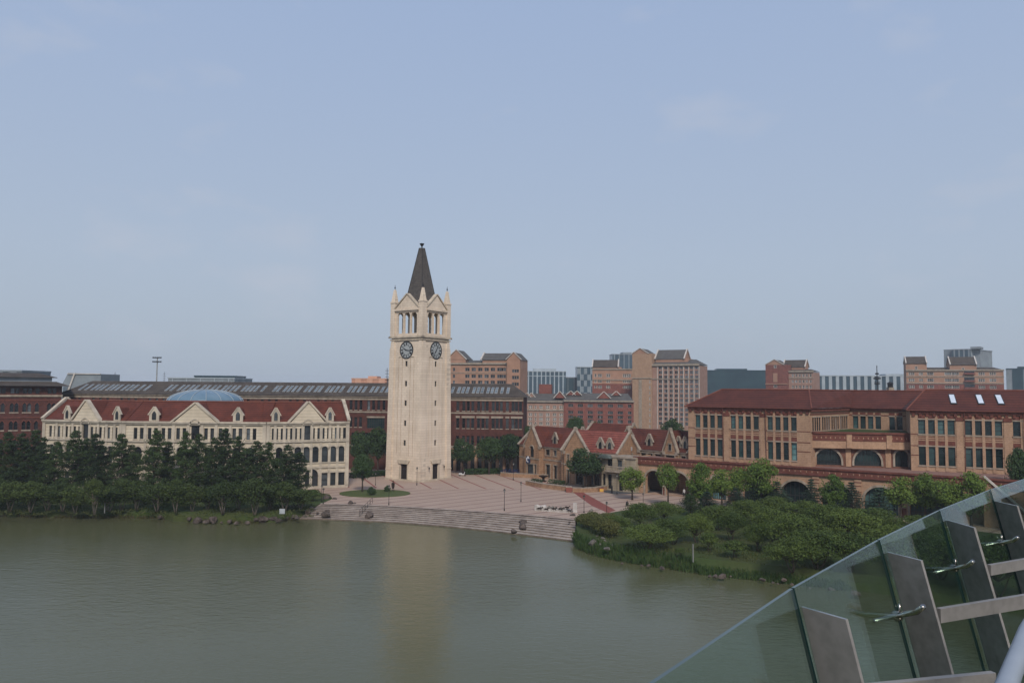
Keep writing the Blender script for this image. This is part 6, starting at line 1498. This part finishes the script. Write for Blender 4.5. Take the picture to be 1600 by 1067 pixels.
# ------------------------------------------------------------------ lamps
def lamp_proto():
    r = bpy.data.objects.new('street_lamp', None); COL.objects.link(r)
    m = MB(); m.tube([(0, 0, 0), (0, 0, .5)], [.11, .075], 8); m.tube([(0, 0, .5), (0, 0, 3.35)], [.05, .038], 8); m.lathe((0, 0, 3.35), [(.04, 0), (.13, .06), (.04, .1)], 8)
    x = bpy.data.objects.new('pole', m.mesh('pole', [blackm])); COL.objects.link(x); x.parent = r
    m = MB(); m.lathe((0, 0, 3.45), [(.09, 0), (.19, .38)], 6, 0); x = bpy.data.objects.new('lantern', m.mesh('lantern', [mat('lamp_glass', (.32, .31, .28), stain=0, rough=.3)])); COL.objects.link(x); x.parent = r
    m = MB(); m.lathe((0, 0, 3.83), [(.24, 0), (.12, .14), (.03, .2), (.03, .3)], 6)
    for k in range(6): a = 2*pi*k/6; m.tube([(.09*cos(a), .09*sin(a), 3.45), (.195*cos(a), .195*sin(a), 3.84)], .012, 4)
    x = bpy.data.objects.new('cap', m.mesh('cap', [blackm])); COL.objects.link(x); x.parent = r
    return r
LP = lamp_proto()
for i, (px_, yb, yt, tx) in enumerate([(788, 798, 763, 'at the top of the steps in mid plaza'), (814, 784, 752, 'right of the middle lamp, nearer the shops'), (912.5, 801, 773, 'beside the red paving band'), (948, 812, 783, 'rising from the shrubs right of the steps'), (1005, 789, 770, 'right of the lone bright tree'),
        (607.5, 789, 757, 'in front of the oval lawn'), (651.3, 758, 729, 'before the corner of the clock tower'), (586.5, 758, 738, 'left of the tower beyond the oval lawn'), (964, 772, 740, 'beside the dark bollard near the first arch'), (802, 750, 722, 'before the first shop house'), (780, 742, 722, 'by the bicycles in front of the hedge'),
        (505, 787, 762, 'at the left end of the steps'), (502.5, 784, 757, 'behind the boulder left of the steps')]):
    p = P(px_, yb, 0); H = PD(px_, yt, p.y).z
    o = LP if i == 0 else LP.copy()
    if i:
        COL.objects.link(o)
        for ch in LP.children: c = ch.copy(); COL.objects.link(c); c.parent = o
    o.location = p; o.scale = (max(.9, H/4.1),)*2+(H/4.1,); tag(o, 'black post lamp '+tx, 'street lamp', 'black post lamps on the plaza')
# posts, bins, boxes
def simple(name, fn, mats, label, cat, group=None):
    m = MB(); fn(m); o = m.build(name, mats); tag(o, label, cat, group); return o
grey_st = mat('grey_concrete', (0.20, 0.20, 0.195), (0.15, 0.15, 0.145), stain=0.2)
def post(px_, yb, yt, w_):
    def f(m):
        p = P(px_, yb, -0.05); H = PD(px_, yt, p.y).z; m.wbox(p.x-w_/2, p.x+w_/2, p.y-w_/2, p.y+w_/2, -.1, H-.06); m.wbox(p.x-w_*.6, p.x+w_*.6, p.y-w_*.6, p.y+w_*.6, H-.06, H)
    return f
simple('marker_post', post(1083, 877, 850, .13), [grey_st], 'grey post on the right bank lawn in front of the thicket', 'post')
simple('marker_post', post(163.5, 801, 786, .13), [grey_st], 'grey post under the front trees on the left shore', 'post')
simple('bollard', post(956, 771, 759, .3), [blackm], 'dark bollard on the plaza before the planter wall', 'bollard')
def bx(px_, yb, w_, d_, h_):
    def f(m):
        p = P(px_, yb, 0.0); m.wbox(p.x-w_/2, p.x+w_/2, p.y, p.y+d_, 0.03, h_*.8, 0); m.wbox(p.x-w_*.54, p.x+w_*.54, p.y-.04, p.y+d_+.04, h_*.8, h_, 1); m.wbox(p.x-w_*.4, p.x+w_*.4, p.y-.012, p.y, h_*.2, h_*.65, 2)
    return f
simple('litter_bin', bx(913.5, 768, 1.0, .5, 1.0), [grey_st, blackm, blackm], 'grey and black litter bin in front of the planter wall', 'litter bin')
simple('sign_box', bx(940, 768.5, .8, .35, .85), [mat('orange_panel', (.55, .24, .05), stain=0), brick_red, mat('yellow_panel', (.6, .38, .08), stain=0)], 'small orange sign box with a red top beside the planter wall', 'sign')
def nboard(m):
    p = P(439.5, 806, -.2); m.wbox(p.x-.1, p.x-.04, p.y, p.y+.05, -.4, .3, 1); m.wbox(p.x+.3, p.x+.36, p.y, p.y+.05, -.4, .3, 1); m.wbox(p.x-.3, p.x+.56, p.y-.04, p.y, .15, .95, 0)
simple('notice_board', nboard, [mat('white_board', (.36, .38, .40), stain=0), grey_st], 'small white notice board on the grass at the left shore', 'sign')
# planter walls and bowl fountain
def lowwall(name, label, pts, h_, w_, mt, cat='planter wall'):
    m = MB(); P3 = [P(x, y, 0) for x, y in pts]
    for i, (a, b_) in enumerate(zip(P3, P3[1:])):
        F = Fr(a, b_); m.box(F, 0 if i == 0 else 0.001, F.L+0.002*i, 0, h_-.12, -w_, 0, 0); m.box(F, -.03+.002*i, F.L+.03, h_-.12, h_, -w_-.05, .06+.001*i, 1)
    o = m.build(name, [mt, stone_tr]); tag(o, label, cat); return o
lowwall('planter_wall', 'low ochre planter wall in front of the first shop house', [(782, 744), (800, 745.5), (830, 746.5), (856, 748)], .95, .5, shop_brick)
lowwall('planter_wall', 'long curved ochre planter wall before the middle shop and dark tree', [(821, 757.5), (845, 762), (868, 765), (884, 767)], .95, .6, shop_brick)
lowwall('planter_wall', 'curved ochre planter wall right of the red block, behind the litter bin', [(894.5, 769), (912, 769.5), (932, 768.5), (952, 765), (972, 761), (988, 756.5)], .95, .6, shop_brick)
def redb(m): p0, p1 = P(884.3, 769, 0), P(894, 770, 0); m.wbox(p0.x, p1.x, p0.y-.2, p0.y+1, 0, 1.0, 0); m.wbox(p0.x-.05, p1.x+.05, p0.y-.26, p0.y+1.05, 1.0, 1.1, 1)
simple('brick_block', redb, [brick_red, stone_tr], 'red brick block where the red paving band meets the planter wall', 'wall')
t = thing('fountain', 'dark stone bowl fountain in front of the first shop house', 'fountain', P(849, 752, 0)); p = P(849, 752, 0)
m = MB(); m.lathe(p, [(.7, 0), (.7, .15), (.3, .2), (.25, .7), (.5, .85)], 14); m.build('pedestal', [bronze], t)
m = MB(); m.lathe(p+Vector((0, 0, .85)), [(.4, 0), (.95, .22), (1.05, .4), (.95, .4), (.5, .25), (.1, .22)], 18); m.build('bowl', [bronze], t)
R = random.Random(3)
cr = MB()
for x, y in [(860+k*2.2, 757+k*.25) for k in range(11)]+[(832+k*2.5, 755.5+k*.2) for k in range(6)]: ell_leaf(cr, P(x, y, 0)+Vector((0, 0, .7)), .7, .6, .5, 90, .2, R)
o = cr.build('planting', broad_l); o['kind'] = 'stuff'
# handrail on the steps
def hr(m):
    a, b_ = P(562, 806, -.75), P(582, 786, 0); F = None; pts = [a.lerp(b_, k/5) for k in range(6)]
    for p in pts: m.tube([p, p+Vector((0, 0, 1.0))], .03, 6)
    m.tube([pts[0]+Vector((0, 0, 1.0)), pts[-1]+Vector((0, 0, 1.0))], .035, 6); m.tube([pts[0]+Vector((0, 0, .55)), pts[-1]+Vector((0, 0, .55))], .022, 6)
simple('handrail', hr, [blackm], 'dark metal handrail going down the left part of the lake steps', 'handrail')
# bicycles
blue_p = mat('blue_bike_paint', (.03, .05, .16), stain=0, rough=.4); tyre_m = mat('tyre_rubber', (.015, .015, .015), stain=0)
def bike_proto():
    r = bpy.data.objects.new('bicycle', None); COL.objects.link(r)
    def add(nm, m, mt): x = bpy.data.objects.new(nm, m.mesh(nm, [mt])); COL.objects.link(x); x.parent = r
    for x0 in (-.52, .52):
        m = MB(); pts = [(x0+.33*cos(a), 0, .34+.33*sin(a)) for a in [2*pi*k/16 for k in range(17)]]; m.tube(pts, .022, 5, cap=False)
        for k in range(8): a = pi*k/8; m.tube([(x0+.32*cos(a), 0, .34+.32*sin(a)), (x0-.32*cos(a), 0, .34-.32*sin(a))], .005, 3)
        add('wheel', m, tyre_m)
    m = MB(); bb, st_, hd, rw, fw = (-.08, 0, .3), (-.2, 0, .82), (.36, 0, .86), (-.52, 0, .34), (.52, 0, .34)
    for a, b_ in ((bb, st_), (bb, hd), (st_, hd), (bb, rw), (st_, rw), (hd, fw)): m.tube([a, b_], .022, 5)
    m.tube([(.34, 0, .86), (.32, 0, 1.02)], .018, 5); m.wbox(.48, .72, -.12, .12, .75, .95); add('frame', m, blue_p)
    m = MB(); m.tube([(.3, -.28, 1.0), (.34, -.1, 1.04), (.34, .1, 1.04), (.3, .28, 1.0)], .018, 5); add('handlebar', m, blackm)
    m = MB(); m.prism(WORLD, [(-.34, .86), (-.06, .88), (-.06, .92), (-.34, .94)], -.06, .06); add('saddle', m, blackm)
    return r
BK = bike_proto(); R = random.Random(12); bi = 0
for row, (y0, x0, x1, n_) in enumerate(((741.5, 783, 811, 11), (739.5, 778, 812, 11))):
    for k in range(n_):
        o = BK if bi == 0 else BK.copy()
        if bi:
            COL.objects.link(o)
            for ch in BK.children: c = ch.copy(); COL.objects.link(c); c.parent = o
        o.location = P(x0+(x1-x0)*k/(n_-1), y0+R.uniform(-.2, .2), 0.012); o.rotation_euler = (0, R.uniform(-.05, .05), pi/2+R.uniform(-.35, .35)); o.scale = (1.05,)*3
        tag(o, 'dark blue bicycle parked in the %s of the crowded rows left of the first shop' % ('front' if row == 0 else 'back'), 'bicycle', 'bicycles parked left of the first shop house'); bi += 1
# scooter beside the tower
t = thing('scooter', 'white motor scooter parked right of the clock tower before the hedge', 'scooter', P(722.5, 743.5, 0)); p = P(722.5, 743.5, 0.012)
for dx in (-.6, .6): m = MB(); m.tube([(p.x+dx+.22*cos(a), p.y, p.z+.24+.22*sin(a)) for a in [2*pi*k/14 for k in range(15)]], .05, 6, cap=False); m.tube([(p.x+dx, p.y-.06, p.z+.24), (p.x+dx, p.y+.06, p.z+.24)], .1, 8); m.build('wheel', [tyre_m], t)
m = MB(); G = Fr((p.x-1, p.y), (p.x+1, p.y)); m.prism(G, [(.2, .35), (1.3, .3), (1.45, .4), (1.6, .95), (1.5, 1.0), (1.3, .5), (.95, .5), (.85, .75), (.15, .72)], -.16, .16); m.build('body', [mat('white_scooter_paint', (.6, .6, .6), stain=0, rough=.3)], t)
m = MB(); m.prism(G, [(.12, .73), (.9, .77), (.85, .86), (.2, .88)], -.14, .14); m.tube([(p.x+.5, p.y-.3, 1.08), (p.x+.55, p.y, 1.02), (p.x+.5, p.y+.3, 1.08)], .02, 5); m.build('seat', [blackm], t)
# masts on the skyline
def mast(px_, D, y0, y1, r, head, name, label):
    t = thing(name, label, 'mast', (PD(px_, y0, D).x, D, 0)); a = PD(px_, y1, D); m = MB(); m.tube([(a.x, D, 0), (a.x, D, a.z)], [r, r*.6], 6); m.build('pole', [frame_gr if head == 'flood' else blackm], t)
    m = MB()
    if head == 'flood':
        for dz in (0, -1.6): m.wbox(a.x-1.5, a.x+1.5, D-.2, D+.2, a.z+dz-.15, a.z+dz+.05); [m.wbox(a.x+k*.75-.22, a.x+k*.75+.22, D-.45, D-.2, a.z+dz-.2, a.z+dz+.35) for k in (-2, -1, 0, 1, 2)]
    elif head == 'disc':
        for z, rr in ((a.z-4, .8), (a.z-6, 1.6), (a.z-8.2, 1.2)): m.lathe((a.x, D, z), [(.2, 0), (rr, .2), (rr, .7), (.2, .9)], 8)
        for z in (a.z-7, a.z-5): m.tube([(a.x-1.2, D, z), (a.x+1.2, D, z)], .12, 5)
    else:
        for k in range(5): m.tube([(a.x-.7, D, a.z-1-k*1.2), (a.x+.7, D, a.z-1-k*1.2)], .07, 4)
    m.build('antenna' if head != 'flood' else 'floodlight', [blackm], t)
mast(246, 300, 597, 559, .35, 'flood', 'floodlight_mast', 'tall floodlight mast rising behind the skylight roof on the left')
mast(1370, 330, 608, 571, .3, 'disc', 'radio_mast', 'dark radio mast with round antennas above the long red roof')
mast(605, 300, 597, 575, .16, 'bar', 'radio_mast', 'thin lattice mast just left of the clock tower')
mast(180, 420, 597, 581, .12, 'bar', 'radio_mast', 'faint thin mast left of the floodlight mast'); mast(257, 420, 597, 581, .12, 'bar', 'radio_mast', 'faint thin mast right of the floodlight mast')
m = MB(); q = PD(1391, 606, 166); m.wbox(q.x-.55, q.x+.55, 165.4, 166.6, 18, q.z+.1, 0); m.wbox(q.x-.4, q.x+.4, 165.6, 166.4, q.z+.1, q.z+.9, 1); m.lathe((q.x, 166, q.z+.9), [(.8, 0), (.45, .3), (.1, .45)], 8, 1); m.build('chimney', [stone_tr, frame_dk], RH)

# ================================================================== glass balustrade near the camera
gm = bpy.data.materials.new('balustrade_glass'); gm.use_nodes = True; n = gm.node_tree.nodes; l = gm.node_tree.links; n.clear()
ou = n.new('ShaderNodeOutputMaterial'); ms = n.new('ShaderNodeMixShader'); tb = n.new('ShaderNodeBsdfTransparent'); gb = n.new('ShaderNodeBsdfGlossy'); fr = n.new('ShaderNodeFresnel')
tb.inputs[0].default_value = (0.81, 0.89, 0.845, 1); gb.inputs['Roughness'].default_value = 0.01; gb.inputs[0].default_value = (0.75, 0.8, 0.8, 1); fr.inputs[0].default_value = 1.5
gg = n.new('ShaderNodeNewGeometry'); gi = n.new('ShaderNodeMapRange'); gi.inputs[3].default_value = 1.5; gi.inputs[4].default_value = 1/1.5; l.new(gg.outputs['Backfacing'], gi.inputs[0]); l.new(gi.outputs[0], fr.inputs[0])
l.new(fr.outputs[0], ms.inputs[0]); l.new(tb.outputs[0], ms.inputs[1]); l.new(gb.outputs[0], ms.inputs[2]); l.new(ms.outputs[0], ou.inputs[0])
gedge = mat('glass_edge', (0.012, 0.035, 0.034), stain=0, rough=0.2); gtop = mat('glass_top_edge', (0.09, 0.13, 0.135), stain=0, rough=0.25)
ZG = 19.25; JP = [(1000, 1075), (1235, 918), (1370, 843), (1465, 797), (1545, 765), (1603, 747), (1655, 733)]
J = [P(x, y, ZG) for x, y in JP]
j0 = J[0]-(J[1]-J[0])*1.0; J = [j0]+J
def inward(i):
    a, b_ = J[max(i-1, 0)], J[min(i+1, len(J)-1)]; d = (b_-a); d.z = 0; d.normalize(); return Vector((d.y, -d.x, 0))
HG = 3.0; LEAN = 0.24
def off_at(px, py, dr):
    p = P(px, py, ZG-dr); best = None
    for j, k in zip(J, J[1:]):
        d = (k-j).normalized(); al = (p-j).dot(d); L = (k-j).length
        n2 = Vector((d.y, -d.x, 0)); v = (max(0, -al, al-L), (p-j).dot(n2)-LEAN*dr)
        if best is None or v[0] < best[0]: best = v
    return best[1]
def on_glass(px, py, off):
    dr = 0.0; prev = off_at(px, py, 0.0)
    for k in range(400):
        dr += 0.003; q = off_at(px, py, dr)
        if (prev-off)*(q-off) <= 0: return dr
        prev = q
    return 0.3
t = thing('glass_balustrade', 'leaning frameless glass balustrade with steel fins in the near right corner', 'balustrade', J[2]+Vector((0, 0, -HG)))
for i in range(len(J)-1):
    a, b_ = J[i], J[i+1]; d = (b_-a).normalized(); a2, b2 = a+d*.008, b_-d*.008; na, nb = inward(i), inward(i+1)
    n_ = (na+nb).normalized(); th = n_*0.012; V0 = Vector((0, 0, -HG))
    m = MB(); A, B, C, D_ = a2, b2, b2+nb*LEAN*HG+V0, a2+na*LEAN*HG+V0
    m.poly([A, B, C, D_], 0); m.poly([A+th, D_+th, C+th, B+th], 0)
    m.poly([A, A+th, B+th, B], 2); m.poly([A, D_, D_+th, A+th], 1); m.poly([B, B+th, C+th, C], 1); m.poly([D_, C, C+th, D_+th], 1)
    m.build('glass_panel', [gm, gedge, gtop], t)
for (x0, y0, x1, y1) in ((1253, 947, 1323, 967), (1387, 862, 1440, 875), (1480, 812, 1523, 824), (1553, 782, 1590, 790), (1612, 762, 1644, 770)):
    dr = on_glass(x0, y0, .012); a, b_ = P(x0, y0, ZG-dr), P(x1, y1, ZG-dr); d = (b_-a).normalized(); side = Vector((-d.y, d.x, 0))*0.007; ni = inward(min(range(len(J)), key=lambda k: (J[k]-a).length)); dn = ni*LEAN*(HG-.2)+Vector((0, 0, -HG+.2))
    m = MB(); pts = [a, b_, b_+dn, a+dn]
    m.poly([p+side for p in pts], 0); m.poly([p-side for p in pts[::-1]], 0)
    for k in range(4): p_, q_ = pts[k], pts[(k+1) % 4]; m.poly([p_+side, p_-side, q_-side, q_+side], 1 if k == 0 else 0)
    m.build('steel_fin', [steel, steel_lt], t)
for (x0, y0, x1, y1, zq, cx) in ((1366, 970, 1443, 951, ZG-.34, 1401), (1462, 894, 1520, 880, ZG-.36, 1490), (1540, 852, 1590, 842, ZG-.37, 1563)):
    k = (cx-x0)/(x1-x0); zq = ZG-on_glass(cx, y0+(y1-y0)*k, 0.0)
    a, b_ = P(x0, y0, zq), P(x1, y1, zq); m = MB(); k = (cx-x0)/(x1-x0); c = a.lerp(b_, k); d = (b_-a).normalized()
    b_ = P(x1, y1, zq+.10); m.tube([a, c, c.lerp(b_, .75)+Vector((0, 0, -.006)), b_+Vector((0, 0, .012))], [.010, .014, .014, .013], 10); m.tube([c-d*.014, c+d*.014], .026, 14)
    m.tube([c+Vector((0, 0, .0))+d*.02, c+Vector((0, 0, .055))+d*.02], .006, 8)
    m.build('glass_clamp', [steel_lt], t, smooth=True)
for (x0, y0, x1, y1, zq, hh) in ((1466, 950, 1640, 922, ZG-.33, .07), (1545, 882, 1660, 862, ZG-.33, .065), (1290, 1075, 1552, 1049, ZG-.36, .07)):
    a, b_ = P(x0, y0, zq), P(x1, y1, zq); d = (b_-a).normalized(); w_ = Vector((-d.y, d.x, 0))*.013; m = MB(); v0 = Vector((0, 0, 0)); v1 = Vector((0, 0, -hh))
    q = [a-w_, b_-w_, b_+w_, a+w_]; m.poly(q, 0); m.poly([p+v1 for p in q[::-1]], 0)
    for k in range(4): m.poly([q[k], q[k]+v1, q[(k+1) % 4]+v1, q[(k+1) % 4]], 0)
    m.build('steel_strut', [steel], t)
m = MB(); m.tube([P(1530, 1180, 19.3), P(1569, 1080, 19.3), P(1606, 985, 19.3), P(1668, 880, 19.3)], .024, 20); o = m.build('tube_handrail', [steel_pt], smooth=True); tag(o, 'round grey painted handrail tube at the very bottom right corner', 'handrail')
# ------------------------------------------------------------------ haze
hm = bpy.data.materials.new('haze'); hm.use_nodes = True; n = hm.node_tree.nodes; l = hm.node_tree.links; n.remove(n['Principled BSDF'])
pv = n.new('ShaderNodeVolumePrincipled'); pv.inputs['Color'].default_value = (0.86, 0.91, 1.0, 1); pv.inputs['Density'].default_value = 0.00022; pv.inputs['Anisotropy'].default_value = 0.0
l.new(pv.outputs[0], n['Material Output'].inputs['Volume'])
m = MB(); m.wbox(-2700, 2700, -300, 2700, -3.5, 56); o = m.build('haze', hm); o['kind'] = 'stuff'
S.cycles.volume_step_rate = 10; S.cycles.volume_max_steps = 16
